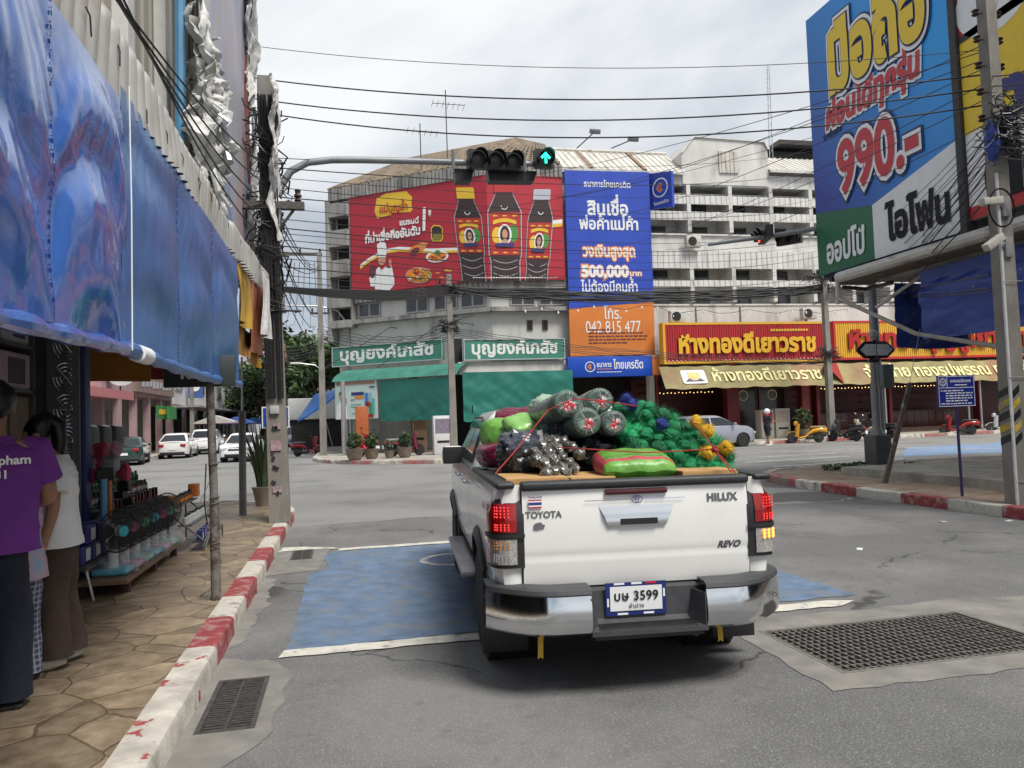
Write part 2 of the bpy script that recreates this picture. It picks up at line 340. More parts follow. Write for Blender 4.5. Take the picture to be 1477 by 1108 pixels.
def paving():
 m = bpy.data.materials.new('stamped_paving'); m.use_nodes = True; t = m.node_tree; L = t.links.new; b = t.nodes['Principled BSDF']
 tc = t.nodes.new('ShaderNodeTexCoord'); nz = t.nodes.new('ShaderNodeTexNoise'); nz.inputs['Scale'].default_value = 3.2; nz.inputs['Detail'].default_value = 5
 L(tc.outputs['Object'], nz.inputs['Vector'])
 sb = t.nodes.new('ShaderNodeVectorMath'); sb.operation = 'SUBTRACT'; sb.inputs[1].default_value = (.5, .5, .5); L(nz.outputs['Color'], sb.inputs[0])
 sc = t.nodes.new('ShaderNodeVectorMath'); sc.operation = 'SCALE'; sc.inputs[3].default_value = .09; L(sb.outputs[0], sc.inputs[0])
 ad = t.nodes.new('ShaderNodeVectorMath'); ad.operation = 'ADD'; L(tc.outputs['Object'], ad.inputs[0]); L(sc.outputs[0], ad.inputs[1])
 def vor(f):
  v = t.nodes.new('ShaderNodeTexVoronoi'); v.feature = f; v.inputs['Scale'].default_value = 2.3; v.inputs['Randomness'].default_value = .85; L(ad.outputs[0], v.inputs['Vector']); return v
 ed = vor('DISTANCE_TO_EDGE'); ce = vor('F1')
 n2 = t.nodes.new('ShaderNodeTexNoise'); n2.inputs['Scale'].default_value = 5.5; n2.inputs['Detail'].default_value = 10; n2.inputs['Roughness'].default_value = .65; L(tc.outputs['Object'], n2.inputs['Vector'])
 rp = t.nodes.new('ShaderNodeValToRGB'); L(n2.outputs['Fac'], rp.inputs[0]); el = rp.color_ramp.elements
 el[0].position = .3; el[0].color = (.165, .118, .074, 1); el[1].position = .74; el[1].color = (.40, .315, .215, 1); e = el.new(.52); e.color = (.275, .205, .132, 1)
 hv = t.nodes.new('ShaderNodeMix'); hv.data_type = 'RGBA'; hv.blend_type = 'MULTIPLY'; hv.inputs[0].default_value = .45; L(rp.outputs[0], hv.inputs[6]); bw = t.nodes.new('ShaderNodeRGBToBW'); L(ce.outputs['Color'], bw.inputs[0]); L(bw.outputs[0], hv.inputs[7])
 jr = t.nodes.new('ShaderNodeMapRange'); jr.inputs[1].default_value = .004; jr.inputs[2].default_value = .022; L(ed.outputs['Distance'], jr.inputs[0])
 jm = t.nodes.new('ShaderNodeMix'); jm.data_type = 'RGBA'; L(jr.outputs[0], jm.inputs[0]); jm.inputs[6].default_value = (.10, .065, .036, 1); L(hv.outputs[2], jm.inputs[7])
 b.inputs['Roughness'].default_value = .62
 rr = t.nodes.new('ShaderNodeMapRange'); rr.inputs[1].default_value = .35; rr.inputs[2].default_value = .7; rr.inputs[3].default_value = .42; rr.inputs[4].default_value = .8; L(n2.outputs['Fac'], rr.inputs[0]); L(rr.outputs[0], b.inputs['Roughness'])
 L(jm.outputs[2], b.inputs['Base Color'])
 hs = t.nodes.new('ShaderNodeMath'); hs.operation = 'ADD'; L(jr.outputs[0], hs.inputs[0]); L(n2.outputs['Fac'], hs.inputs[1])
 bp = t.nodes.new('ShaderNodeBump'); bp.inputs['Strength'].default_value = .55; bp.inputs['Distance'].default_value = .012; L(hs.outputs[0], bp.inputs['Height']); L(bp.outputs[0], b.inputs['Normal'])
 return m
PAVE = paving()
# ground
HOLES = [(2.98, 4.70, 4.30, 5.30), (-.84, -.52, 4.52, 5.42), (-.70, -.43, 9.95, 10.66)]
m = M()
xs = sorted({-400, 400, -.95, 9.2} | {h[0] for h in HOLES} | {h[1] for h in HOLES}); ys = sorted({-60, 500} | {h[2] for h in HOLES} | {h[3] for h in HOLES})
for i in range(len(xs) - 1):
 for j in range(len(ys) - 1):
  if any(xs[i] >= h[0] and xs[i + 1] <= h[1] and ys[j] >= h[2] and ys[j + 1] <= h[3] for h in HOLES): continue
  m.quad([(xs[i], ys[j], 0), (xs[i + 1], ys[j], 0), (xs[i + 1], ys[j + 1], 0), (xs[i], ys[j + 1], 0)], ASPH)
struct('road', m)
def ragged(pts, amp=.03, step=.12, seed=1):
 r = random.Random(seed); o = []
 for a, b in zip(pts, pts[1:] + pts[:1]):
  n = max(1, int(math.hypot(b[0] - a[0], b[1] - a[1]) / step))
  for k in range(n):
   t = k / n; j = amp if k else 0
   o.append((a[0] + (b[0] - a[0]) * t + r.uniform(-j, j), a[1] + (b[1] - a[1]) * t + r.uniform(-j, j)))
 return o
def sheet(m, pts, z, mt, hole=None):
 V = [Vector(p) for p in pts]; F = [list(range(len(pts)))]
 if hole:
  h = [Vector(p) for p in ((hole[0], hole[2]), (hole[1], hole[2]), (hole[1], hole[3]), (hole[0], hole[3]))]; F.append(list(range(len(V), len(V) + 4))); V += h
 if sum(a.x * b.y - b.x * a.y for a, b in zip(V[:len(pts)], V[1:len(pts)] + V[:1])) < 0: F[0].reverse()
 ov, oe, of, _, _, fo = delaunay_2d_cdt(V, [], F, 1, 1e-6, True)
 m.add([(v.x, v.y, z) for v in ov], [f for f, s_ in zip(of, fo) if len(s_) == 1 and s_[0] == 0], mt)
m = M(); sheet(m, ragged([(2.74, 4.06), (5.6, 4.02), (5.7, 5.5), (5.0, 5.62), (3.6, 5.6), (2.8, 5.66)], .025, .15, 3), .004, CONC, HOLES[0]); struct('drain_apron_path', m)
m = M(); sheet(m, ragged([(-.93, 3.9), (-.62, 4.05), (-.42, 4.45), (-.40, 5.5), (-.5, 5.72), (-.93, 5.95)], .03, .12, 4), .004, CONC, HOLES[1]); struct('drain_apron_path', m)
m = M(); sheet(m, ragged([(-.92, 9.0), (-.35, 9.15), (-.22, 10.0), (-.25, 10.9), (-.9, 10.95)], .03, .12, 5), .004, CONC, HOLES[2]); struct('drain_apron_path', m)
m = M(); sheet(m, ragged([(-.92, 5.95), (-.78, 6.4), (-.8, 7.2), (-.72, 7.5), (-.8, 8.2), (-.74, 8.8), (-.92, 9.0)], .035, .1, 6), .003, CONC); struct('gutter_path', m)
m = M(); sheet(m, ragged([(-.46, 5.99), (4.35, 6.04), (4.3, 10.4), (-.16, 10.4), (-.3, 10.1), (-.22, 9.2), (-.42, 9.0)], .018, .12, 8), .005, BLUEP); struct('road_marking_surface', m)
m = M(); sheet(m, ragged([(-.5, 5.80), (4.0, 5.74), (4.2, 5.86), (4.0, 5.93), (-.47, 5.98)], .012, .1, 9), .009, WHTP); struct('road_marking_line', m)
m = M(); sheet(m, ragged([(-.12, 10.42), (4.4, 10.45), (4.4, 10.62), (-.1, 10.6)], .012, .1, 10), .009, WHTP); struct('road_marking_line', m)
m = M(); sheet(m, ragged([(-.9, 10.66), (-.5, 10.7), (-.1, 10.62), (-.2, 10.74), (-.55, 10.95), (-.85, 11.0)], .03, .1, 11), .009, WHTP); struct('road_marking_line', m)
m = M()
ring = [(math.cos(2 * math.pi * k / 32), math.sin(2 * math.pi * k / 32)) for k in range(32)]
for cx, cy in ((1.25, 9.2), (2.45, 9.2)):
 for k in range(32):
  a, b = ring[k], ring[(k + 1) % 32]
  m.quad([(cx + a[0] * .42, cy + a[1] * .42, .009), (cx + b[0] * .42, cy + b[1] * .42, .009), (cx + b[0] * .33, cy + b[1] * .33, .009), (cx + a[0] * .33, cy + a[1] * .33, .009)][::-1], FWHTP)
m.quad([(1.3, 9.2, .0095), (1.5, 9.55, .0095), (2.3, 9.55, .0095), (2.2, 9.4, .0095), (1.55, 9.4, .0095)][::-1], FWHTP)
struct('road_marking_line', m)
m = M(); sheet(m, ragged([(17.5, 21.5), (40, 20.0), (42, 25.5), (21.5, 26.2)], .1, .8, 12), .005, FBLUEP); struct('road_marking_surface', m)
for i, (a, b, w) in enumerate((((14.8, 27.4), (21.0, 26.4), .18), ((21.0, 26.4), (23.5, 20.6), .2), ((12.4, 22.4), (16.6, 22.9), .3), ((14.2, 24.6), (17.4, 24.8), .25), ((12.0, 20.2), (16.8, 20.6), .3), ((-9.6, 33.9), (-3.0, 33.6), .1))):
 d = Vector((b[0] - a[0], b[1] - a[1])).normalized(); n = Vector((-d.y, d.x)) * w / 2
 m = M(); sheet(m, ragged([(a[0] - n.x, a[1] - n.y), (b[0] - n.x, b[1] - n.y), (b[0] + n.x, b[1] + n.y), (a[0] + n.x, a[1] + n.y)], .015, .5, 20 + i), .009, FWHTP if i < 5 else PIT); struct('road_marking_line', m)
PALEA = mat('sky_lightened_asphalt', (.225, .222, .213), rough=.85, var=.3, scale=60, bump=.35, bscale=240, c2=(.16, .158, .152), m2=(.48, .66), scale2=.4, detail=5)  # paler junction asphalt, with far-road sky reflection also put into its colour
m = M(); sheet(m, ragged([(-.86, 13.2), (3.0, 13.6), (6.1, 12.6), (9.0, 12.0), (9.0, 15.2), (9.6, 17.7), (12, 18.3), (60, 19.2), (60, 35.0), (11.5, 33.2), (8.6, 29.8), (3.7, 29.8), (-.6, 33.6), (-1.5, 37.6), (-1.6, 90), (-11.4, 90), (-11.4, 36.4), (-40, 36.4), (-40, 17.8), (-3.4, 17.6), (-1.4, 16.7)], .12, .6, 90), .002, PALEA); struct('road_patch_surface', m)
DAMP = mat('damp_asphalt', (.07, .068, .066), rough=.55, var=.3, scale=40, bump=.3, bscale=200)
m = M(); sheet(m, ragged([(6.2, 13.0), (8.9, 12.0), (9.15, 12.2), (9.2, 13.6), (8.4, 13.9), (7.2, 13.5), (6.3, 13.3)], .12, .25, 31), .003, DAMP); struct('road_patch_surface', m)
m = M(); sheet(m, ragged([(9.2, 14.4), (8.6, 15.2), (8.9, 16.4), (9.5, 17.4), (9.6, 17.0), (9.3, 16.0)], .08, .25, 32), .003, DAMP); struct('road_patch_surface', m)
LITT = mat('pale_litter', (.7, .7, .68), rough=.9, var=.1)
for i, (px, py) in enumerate(((1360, 753), (1215, 722), (1225, 720), (1455, 752), (1240, 793))):
 p = onz(px, py); m = M(); m.box((p.x - .04, p.y - .03, .004), (p.x + .04, p.y + .03, .012), LITT, rot=(0, .1, i)); obj('litter', m, label='scrap of pale paper lying on the road near the right kerb', cat='litter', group='paper scraps on the road')
def kerb_run(name, pts, bounds_mats, h=.15, w=.2, rad=.035, side=1):
 m = M(); pts = [Vector(p) for p in pts]; acc = [0]
 for a, b in zip(pts, pts[1:]): acc.append(acc[-1] + (b - a).length)
 def at(s_):
  for i in range(len(pts) - 1):
   if s_ <= acc[i + 1] or i == len(pts) - 2:
    t = (s_ - acc[i]) / max(1e-6, acc[i + 1] - acc[i]); p = pts[i].lerp(pts[i + 1], t); d = (pts[i + 1] - pts[i]).normalized()
    if t < .5 and i > 0: d = d.lerp((pts[i] - pts[i - 1]).normalized(), .5 - t).normalized()
    elif t >= .5 and i < len(pts) - 2: d = d.lerp((pts[i + 2] - pts[i + 1]).normalized(), t - .5).normalized()
    return p, Vector((-d.y, d.x)) * side
 prof = [(0, -.05), (0, h - rad), (rad * .3, h - rad * .3), (rad, h), (w, h), (w, -.05)]; s0 = 0; r = random.Random(len(pts) * 7)
 for s1, mt in bounds_mats:
  s1 = min(s1, acc[-1]); n = max(1, int((s1 - s0) / .25)); rows = []
  for k in range(n + 1):
   p, nn = at(s0 + (s1 - s0) * k / n); j = (Vector((r.uniform(-1, 1), r.uniform(-1, 1), 0)) * .006) if 0 < k < n else Vector()
   rows += [(p.x + nn.x * x + j.x, p.y + nn.y * x + j.y, z + (j.x if z > .05 else 0)) for x, z in prof]
  q = len(prof); fs = [(i * q + k, (i + 1) * q + k, (i + 1) * q + k + 1, i * q + k + 1) for i in range(n) for k in range(q - 1)]
  if side < 0: fs = [f[::-1] for f in fs]
  m.add(rows, [f[::-1] for f in fs], mt); s0 = s1
  if s1 >= acc[-1]: break
 return struct(name, m)
ks = [onz(x, y, .15).y for x, y in ((303, 932), (338, 888), (360, 858), (380, 830), (393, 807), (406, 788))]
cut = [(ks[0], KWRD), (ks[1], KRED), (ks[2], KWHT), (ks[3], KRED), (ks[4], KWHT), (ks[5], KRED)]
y = ks[5]; k = 0
while y < 40: y += 1.0; cut.append((y, (KWHT, KRED)[k % 2])); k += 1
lk = [(-.9, -4), (-.9, 14.6), (-1.05, 15.6), (-1.5, 16.5), (-2.3, 17.1), (-3.4, 17.4), (-30, 17.6)]
kerb_run('kerb', lk, [(b + 4, mt) for b, mt in cut] + [(99, KWHT)], side=1)
m = M(); sheet(m, [(-1.1, -5), (-1.1, 14.6), (-1.24, 15.5), (-1.65, 16.35), (-2.4, 16.9), (-3.4, 17.2), (-30, 17.4), (-30, -5)], .148, PAVE); struct('sidewalk', m)
rk = [(9.2, -4), (9.15, 12), (9.25, 14.5), (9.4, 15.8), (9.8, 16.9), (10.6, 17.7), (11.8, 18.1), (40, 18.6)]
b0 = []; s_ = 0; k = 0
edges = [onz(x, y, .15).y + 4 for x, y in ((1477, 740), (1432, 732), (1360, 722), (1300, 713), (1248, 704), (1200, 697), (1160, 692))]
for e_, mt in zip(edges, (KRED, KRED, KWHT, KRED, KWHT, KRED, FKW)): b0.append((e_, mt))
b0 += [(20.6, FKR), (60, FKW)]
kerb_run('kerb', rk, b0, h=.17, side=-1)
DIRTP = mat('dirty_brick_paving', (.25, .17, .12), rough=.9, var=.3, scale=3, bump=.4, bscale=40, c2=(.34, .28, .2), m2=(.45, .62), scale2=1.6)
m = M(); sheet(m, [(9.4, -5), (9.36, 12), (9.46, 14.4), (9.62, 15.7), (10.0, 16.75), (10.75, 17.5), (11.9, 17.9), (40, 18.4), (40, -5)], .165, DIRTP); struct('pavement', m)
m = M(); m.box((10.75, -5, .1), (30, 15.2, .33), CONC2); m.box((12.2, 15.2, .1), (30, 16.6, .24), CONC2); struct('raised_floor', m)
fk = [(-1.5, 60), (-1.5, 37.6), (-1.15, 35.6), (-.5, 33.8), (.1, 32.8), (.7, 32.15), (3.7, 29.9), (8.6, 29.9), (10.2, 30.6), (11.4, 33.3), (60, 35.2)]
fb = [(25.6, FKW)]; 
for k in range(40): fb.append((25.6 + .35 + 1.45 * k, (FKR, FKW)[k % 2]))
kerb_run('kerb', fk, fb, h=.16, side=1)
m = M(); sheet(m, [(-1.3, 60), (-1.3, 37.7), (-.96, 35.7), (-.33, 33.95), (.25, 32.95), (.8, 32.33), (3.8, 30.1), (8.55, 30.1), (10.05, 30.75), (11.25, 33.5), (60, 35.4), (60, 60)], .155, CONC2); struct('pavement', m)
m = M(); sheet(m, [(-11.6, 36.6), (-11.6, 110), (-30, 110), (-30, 36.6)], .12, CONC2); m.box((-11.7, 36.6, -.05), (-11.55, 110, .13), FKW); m.box((-30, 36.45, -.05), (-11.55, 36.6, .13), FKW); struct('pavement', m)
# drain grates
def grate(label, h, nx, ny, wide, GRAT=GRAT):
 x0, x1, y0, y1 = h; t = thing('drain_grate', label, 'drain grate', ((x0 + x1) / 2, (y0 + y1) / 2, 0))
 f = M()
 for a, b in (((x0, y0, -.04), (x1, y0 + .03, .006)), ((x0, y1 - .03, -.04), (x1, y1, .006)), ((x0, y0 + .03, -.04), (x0 + .03, y1 - .03, .006)), ((x1 - .03, y0 + .03, -.04), (x1, y1 - .03, .006))): f.box(a, b, GRAT)
 obj('frame', f, t, world=True); g = M(); r = random.Random(nx)
 for i in range(1, nx):
  x = x0 + (x1 - x0) * i / nx; dz = r.uniform(-.004, .001); g.box((x - wide, y0 + .03, -.045), (x + wide, y1 - .03, .002 + dz), GRAT)
 for j in range(1, ny):
  y = y0 + (y1 - y0) * j / ny; g.box((x0 + .03, y - wide, -.05), (x1 - .03, y + wide, -.003 + r.uniform(-.004, .001)), GRAT)
 obj('grating', g, t, world=True); p = M()
 p.quad([(x0, y0, -.6), (x1, y0, -.6), (x1, y1, -.6), (x0, y1, -.6)], PIT)
 for a, b in (((x0, y0), (x1, y0)), ((x1, y0), (x1, y1)), ((x1, y1), (x0, y1)), ((x0, y1), (x0, y0))): p.quad([(a[0], a[1], 0), (b[0], b[1], 0), (b[0], b[1], -.6), (a[0], a[1], -.6)], PIT)
 obj('pit', p, t, world=True)
grate('wide square-mesh iron drain grate in a concrete apron right of the pickup', HOLES[0], 33, 13, .0045)
grate('narrow slotted iron drain grate in concrete beside the near kerb', HOLES[1], 2, 26, .008, DSTEEL)
grate('small dark drain grate beside the kerb by the far stop line', HOLES[2], 2, 20, .008, DSTEEL)
# the white pickup
WPAINT = mat('white_car_paint', (.78, .77, .735), rough=.22, var=.03, scale=2, coat=.6, c2=(.62, .6, .55), m2=(.56, .8), scale2=1.2)
REDL = mat('red_lens', (.28, .006, .008), rough=.1, var=.2, scale=30, coat=.5)
REDLIT = mat('lit_red_led', (1, .06, .05), emit=.5, var=0)
AMBLIT = mat('lit_amber_led', (1, .4, .06), emit=1.2, var=0)
CLEARL = mat('clear_lens', (.42, .4, .38), rough=.12, var=.35, scale=60, metal=.3, coat=.5)
PLATEM = mat('plate_white', (.75, .76, .76), rough=.4, var=.04)
INK = mat('black_ink', (.012, .013, .015), rough=.5, var=0)
NAVY = mat('navy_enamel', (.012, .025, .15), rough=.3, var=.1)
BLUEINK = mat('blue_ink', (.02, .05, .4), rough=.4, var=0)
REDINK = mat('red_ink', (.5, .015, .03), rough=.4, var=0)
WHITEINK = mat('white_ink', (.82, .82, .82), rough=.5, var=0)
TRX, TRY, TRA = 1.735, 4.50, R(-4.6)
truck = thing('pickup_truck', 'white double-cab pickup loaded with green netting, seen from behind, right indicator lit', 'pickup truck', (TRX, TRY, 0), rot=(0, R(.5), TRA))
bpy.context.view_layer.update(); TM = truck.matrix_basis.copy(); TI = TM.inverted()
def trk(px, py, yk):
 o = TI @ EYE; d = TI.to_3x3() @ ray(px, py); return o + d * ((yk - o.y) / d.y)
AX = (.98, 4.06); WR = .375
def hw(z, y):
 P = ((.30, .80), (.50, .845), (.62, .872), (.80, .893), (.95, .90), (1.10, .892), (1.20, .872), (1.26, .845))
 x = P[0][1]
 for (a, b), (c, d) in zip(P, P[1:]):
  if z >= a: x = b + (d - b) * min(1, (z - a) / (c - a))
 if y > 4.2: x *= 1 - .16 * ((y - 4.2) / .75) ** 2
 if y < .16: x -= .05 * ((.16 - y) / .16) ** 2
 return x
def ztop(y): return 1.245 if y < 1.72 else (1.245 - .02 * min(1, (y - 1.72) / .3) if y < 3.9 else 1.225 - .16 * ((y - 3.9) / 1.05) ** 1.5)
def zbot(y):
 z = .50
 for a in AX:
  if abs(y - a) < .455: z = max(z, .36 + math.sqrt(.455 ** 2 - (y - a) ** 2))
 return z
ycols = sorted({round(.0 + .05 * i, 3) for i in range(99)} | {a + .455 * math.cos(math.pi * k / 24) for a in AX for k in range(25)})
b = M()
for sd_ in (-1, 1):
 def side(u, v, sd_=sd_):
  i = u * (len(ycols) - 1); y = ycols[int(round(i))]; z = zbot(y) + (ztop(y) - zbot(y)) * v
  return (sd_ * hw(z, y), y, z)
 g = M(); g.grid(side, len(ycols) - 1, 12, WPAINT)
 b.add(g.v, g.f if sd_ > 0 else [f[::-1] for f in g.f], WPAINT)
 b.grid(lambda u, v, s=sd_: (s * (.722 + (hw(.62 + .625 * v, 0) - .722) * u), .0 - .012 * math.sin(math.pi * u), .60 + .645 * v), 4, 8, WPAINT)
 b.box((sd_ * .80 - .02, .05, .72), (sd_ * .80 + .02, 1.70, 1.235), WPAINT)
 for a in AX: b.lathe([(.30, -.17), (.46, -.17), (.46, .17), (.30, .17)], BLACK, 20, (sd_ * .70, a, .37), Matrix.Rotation(R(90), 3, 'Y'))
b.box((-.79, .03, .66), (.79, 1.72, .70), BLACK)                                   # bed floor
b.box((-.80, 1.70, .66), (.80, 1.74, 1.235), WPAINT)                                # bed front wall
b.box((-.70, .10, .36), (-.50, 4.7, .52), BLACK); b.box((.50, .10, .36), (.70, 4.7, .52), BLACK)
b.box((-.6, -.04, .42), (.6, .06, .60), BLACK); b.box((-.5, .9, .3), (.5, 1.05, .44), BLACK)
b.grid(lambda u, v: ((2 * u - 1) * hw(1.2, 3.9 + 1.05 * v) * .985, 3.9 + 1.05 * v, ztop(3.9 + 1.05 * v) + .05 * math.sin(math.pi * u) ** .6), 14, 10, WPAINT)   # bonnet
b.box((-.72, 4.86, .50), (.72, 4.97, 1.03), WPAINT); b.box((-.45, 4.96, .72), (.45, 4.985, .98), BLACK)
b.box((-.84, 1.76, .5), (.84, 3.9, .56), BLACK)
obj('body', b, truck)
def loop(z, y0, y1, x, r=.1, n=5):
 o = []
 for cx, cy, a0 in ((x - r, y0 + r, -90), (x - r, y1 - r, 0), (-x + r, y1 - r, 90), (-x + r, y0 + r, 180)):
  for k in range(n + 1): a = R(a0 + 90 * k / n); o.append((cx + r * math.cos(a), cy + r * math.sin(a), z))
 return o
L0 = loop(1.2, 1.76, 3.95, .85); L1 = loop(1.26, 1.77, 3.93, .845); L2 = loop(1.64, 1.90, 3.38, .70, .14); L3 = loop(1.715, 1.98, 3.22, .63, .14); L4 = loop(1.745, 2.15, 3.0, .48, .14)
c = M(); rows = [L0, L1, L2, L3, L4]; n = len(L0)
c.add([p for l in rows for p in l], [(i * n + k, i * n + (k + 1) % n, (i + 1) * n + (k + 1) % n, (i + 1) * n + k) for i in range(4) for k in range(n)] + [tuple(4 * n + k for k in range(n))], WPAINT)
cab = obj('cab', c, truck)
def lerp3(a, b, t): return Vector(a).lerp(Vector(b), t)
def glass(name, q, par, off=.006, mt=GLASSD):
 g = M(); a, b_, c_, d = [Vector(p) for p in q]; nn = (b_ - a).cross(d - a).normalized() * off
 g.quad([a + nn, b_ + nn, c_ + nn, d + nn], mt); return obj(name, g, par)
for s in (-1, 1):
 ya = ((2.02, 2.74, 2.06, 2.72), (2.80, 3.72, 2.78, 3.30))
 for y0, y1, y2, y3 in ya:
  q = [(s * .845, y0, 1.275), (s * .845, y1, 1.275), (s * .708, y3, 1.62), (s * .708, y2, 1.62)]
  w_ = glass('side_window', q if s > 0 else q[::-1], cab)
 g = M(); g.tube([(s * .855, 2.0, 1.28), (s * .74, 2.02, 1.60), (s * .715, 2.3, 1.665), (s * .715, 3.1, 1.665)], .012, BLACK, 6); obj('window_trim', g, cab)
 g = M(); g.grid(lambda u, v, s=s: (s * (.722 + .03 * v), 2.1 + 1.2 * u, 1.64 - .06 * v), 8, 2, GLASSD, .004); obj('rain_visor', g, cab)
glass('rear_window', [(-.70, 1.772, 1.28), (.70, 1.772, 1.28), (.58, 1.90, 1.62), (-.58, 1.90, 1.62)], cab, .008)
glass('windscreen', [(.76, 3.925, 1.28), (-.76, 3.925, 1.28), (-.62, 3.40, 1.64), (.62, 3.40, 1.64)], cab, .012)
for s in (-1, 1):
 d = M()
 for y in (1.78, 2.78, 3.86):
  d.grid(lambda u, v, y=y, s=s: (s * (hw(.56 + .66 * v, y) + .0015), y - .004 + .008 * u, .56 + .66 * v), 1, 10, BLACK)
 obj('door_gap', d, truck)
 for y in (1.98, 2.93):
  h = M(); h.rbox((-.012, 0, -.016), (.03, .2, .016), CHROME, .012); h.T = Matrix.Identity(4)
  h.v = [(x * s + s * (hw(1.12, y) + .012), yy + y, z + 1.12) for x, yy, z in h.v]; obj('door_handle', h, truck)
t = M()
def tg(u, v):
 x = -.712 + 1.424 * u; z = .625 + .605 * v
 y = -.006 - .022 * math.sin(math.pi * min(1, v * 1.02)) ** .7 - .010 * (1 - (2 * u - 1) ** 2)
 if .28 < v < .34: y += .006 * math.sin((v - .28) / .06 * math.pi)
 return (x, y, z)
t.grid(tg, 28, 30, WPAINT); t.box((-.712, .0, .63), (.712, .05, 1.215), WPAINT)
tail = obj('tailgate', t, truck)
g = M()
for s in (-1, 1): g.box((s * .717 - .004, -.006, .615), (s * .717 + .004, .03, 1.235), BLACK)
g.box((-.72, -.004, .600), (.72, .03, .622), BLACK); obj('panel_gap', g, truck)
RAIL = mat('black_rail_cap', (.022, .023, .026), rough=.5, var=.25, scale=30, bump=.15, bscale=300)
g = M(); g.rbox((-.722, -.045, 1.205), (.722, .055, 1.262), RAIL, .022, 3); obj('tailgate_cap', g, tail)
for s in (-1, 1):
 g = M(); g.rbox((min(s * .755, s * .872), -.035, 1.222), (max(s * .755, s * .872), 1.70, 1.263), RAIL, .022, 3); obj('bed_rail_cap', g, truck)
def lamp_plan(u, s):
 P = ((.705, -.030), (.80, -.040), (.862, -.018), (.893, .035), (.905, .10), (.908, .15)); i = min(4, int(u * 5)); f = u * 5 - i
 return (s * (P[i][0] + (P[i + 1][0] - P[i][0]) * f), P[i][1] + (P[i + 1][1] - P[i][1]) * f)
def shell(m, s, u0, u1, z0, z1, off, mt, thick=0, taper=.05):
 def fn(u, v):
  z = z0 + (z1 - z0) * v; uu = u0 + (u1 - u0) * u; x, y = lamp_plan(uu, s); x2, y2 = lamp_plan(min(1, uu + .02), s); x1, y1 = lamp_plan(max(0, uu - .02), s)
  n = Vector((y2 - y1, -(x2 - x1))) * s; n.normalize(); inset = taper * max(0, (z - 1.08) / .08) ** 2 * uu
  return (x + n.x * off - s * inset, y + n.y * off + .03 * max(0, (z - 1.05) / .1), z)
 g = M(); g.grid(fn, 12, 8, mt, thick * s); m.add(g.v, g.f if s > 0 else [f[::-1] for f in g.f], mt)
def dots(m, s, u0, u1, z0, z1, nu, nv, mt, r=.0048):
 for i in range(nu):
  for j in range(nv):
   u = u0 + (u1 - u0) * (i + .5) / nu; x, y = lamp_plan(u, s); z = z0 + (z1 - z0) * (j + .5) / nv
   m.ball((x + s * .004, y - .018, z), (r, .004, r * 1.2), mt, 6, 4)
for s in (-1, 1):
 h = M(); shell(h, s, 0, 1, .752, 1.165, .0, BLACK, .04); lampo = obj('tail_lamp', h, truck, label='left tail lamp, brake light lit' if s < 0 else 'right tail lamp, brake light and amber indicator lit')
 g = M(); shell(g, s, .10, .93, .965, 1.135, .008, REDL, .006); obj('red_lens', g, lampo)
 g = M(); shell(g, s, .10, .62, .775, .925, .008, CLEARL, .006); shell(g, s, .64, .93, .775, .925, .008, REDL, .006); obj('clear_lens', g, lampo)
 g = M(); dots(g, s, .16, .52, 1.05, 1.125, 5, 4, REDLIT); dots(g, s, .16, .52, .975, 1.02, 5, 3, REDLIT); obj('lit_brake_led', g, lampo)
 g = M(); shell(g, s, .0, 1, .932, .957, .016, BLACK, .01); obj('lamp_band', g, lampo)
 if s > 0: g = M(); dots(g, s, .14, .56, .86, .92, 4, 3, AMBLIT, .009); obj('lit_indicator', g, lampo)
 else: g = M(); dots(g, s, .16, .56, .79, .84, 6, 4, CHROME, .005); dots(g, s, .16, .56, .86, .915, 5, 3, mat('amber_reflector', (.5, .18, .03), rough=.3), .006); obj('reflector', g, lampo)
g = M(); g.rbox((-.205, -.052, 1.165), (.19, -.02, 1.200), mat('dark_red_strip', (.07, .008, .012), rough=.15, coat=.5), .012); obj('brake_light', g, tail)
hd = M(); ex, ez = Vector((1, 0, 0)), Vector((0, 0, 1))
hv = [Vector(q) for q in ((-.245, -.030, 1.10), (.23, -.030, 1.10), (.20, -.058, 1.04), (-.215, -.058, 1.04), (.17, -.052, .975), (-.19, -.052, .975), (.17, -.02, .965), (-.19, -.02, .965))]
hd.add(hv, [(0, 3, 2, 1), (3, 5, 4, 2), (5, 7, 6, 4), (0, 7, 5, 3), (1, 2, 4, 6)], CHROME)
hnd = obj('tailgate_handle', hd, tail); g = M(); g.box((-.115, -.064, .985), (.115, -.054, 1.022), BLACK); obj('handle_grip', g, hnd)
def ringmesh(m, c, rx, rz, w, mt, y, n=28, rot=0):
 for k in range(n):
  a, b_ = 2 * math.pi * k / n, 2 * math.pi * (k + 1) / n; q = []
  for ang, kx in ((a, 1), (b_, 1), (b_, 0), (a, 0)): q.append((c[0] + (rx - w * (1 - kx)) * math.cos(ang), y, c[1] + (rz - w * (1 - kx)) * math.sin(ang)))
  m.quad(q, mt)
VIO = mat('violet_badge', (.16, .12, .3), rough=.3, metal=.5, var=0); SILV = mat('badge_silver', (.2, .2, .21), rough=.25, metal=.8, var=0)
g = M(); ringmesh(g, (-.005, 1.135), .036, .025, .005, VIO, -.044); ringmesh(g, (-.005, 1.143), .022, .010, .004, VIO, -.0445); ringmesh(g, (-.005, 1.135), .011, .024, .004, VIO, -.045); obj('emblem', g, tail)
g = M()
for i in range(34): g.box((-.33 + i * .0085, -.0425, 1.132), (-.325 + i * .0085, -.0415, 1.138), VIO)
g.box((.05, -.0425, 1.133), (.30, -.0415, 1.137), mat('pale_blue_decal', (.35, .4, .72), var=0)); obj('decal_stripe', g, tail)
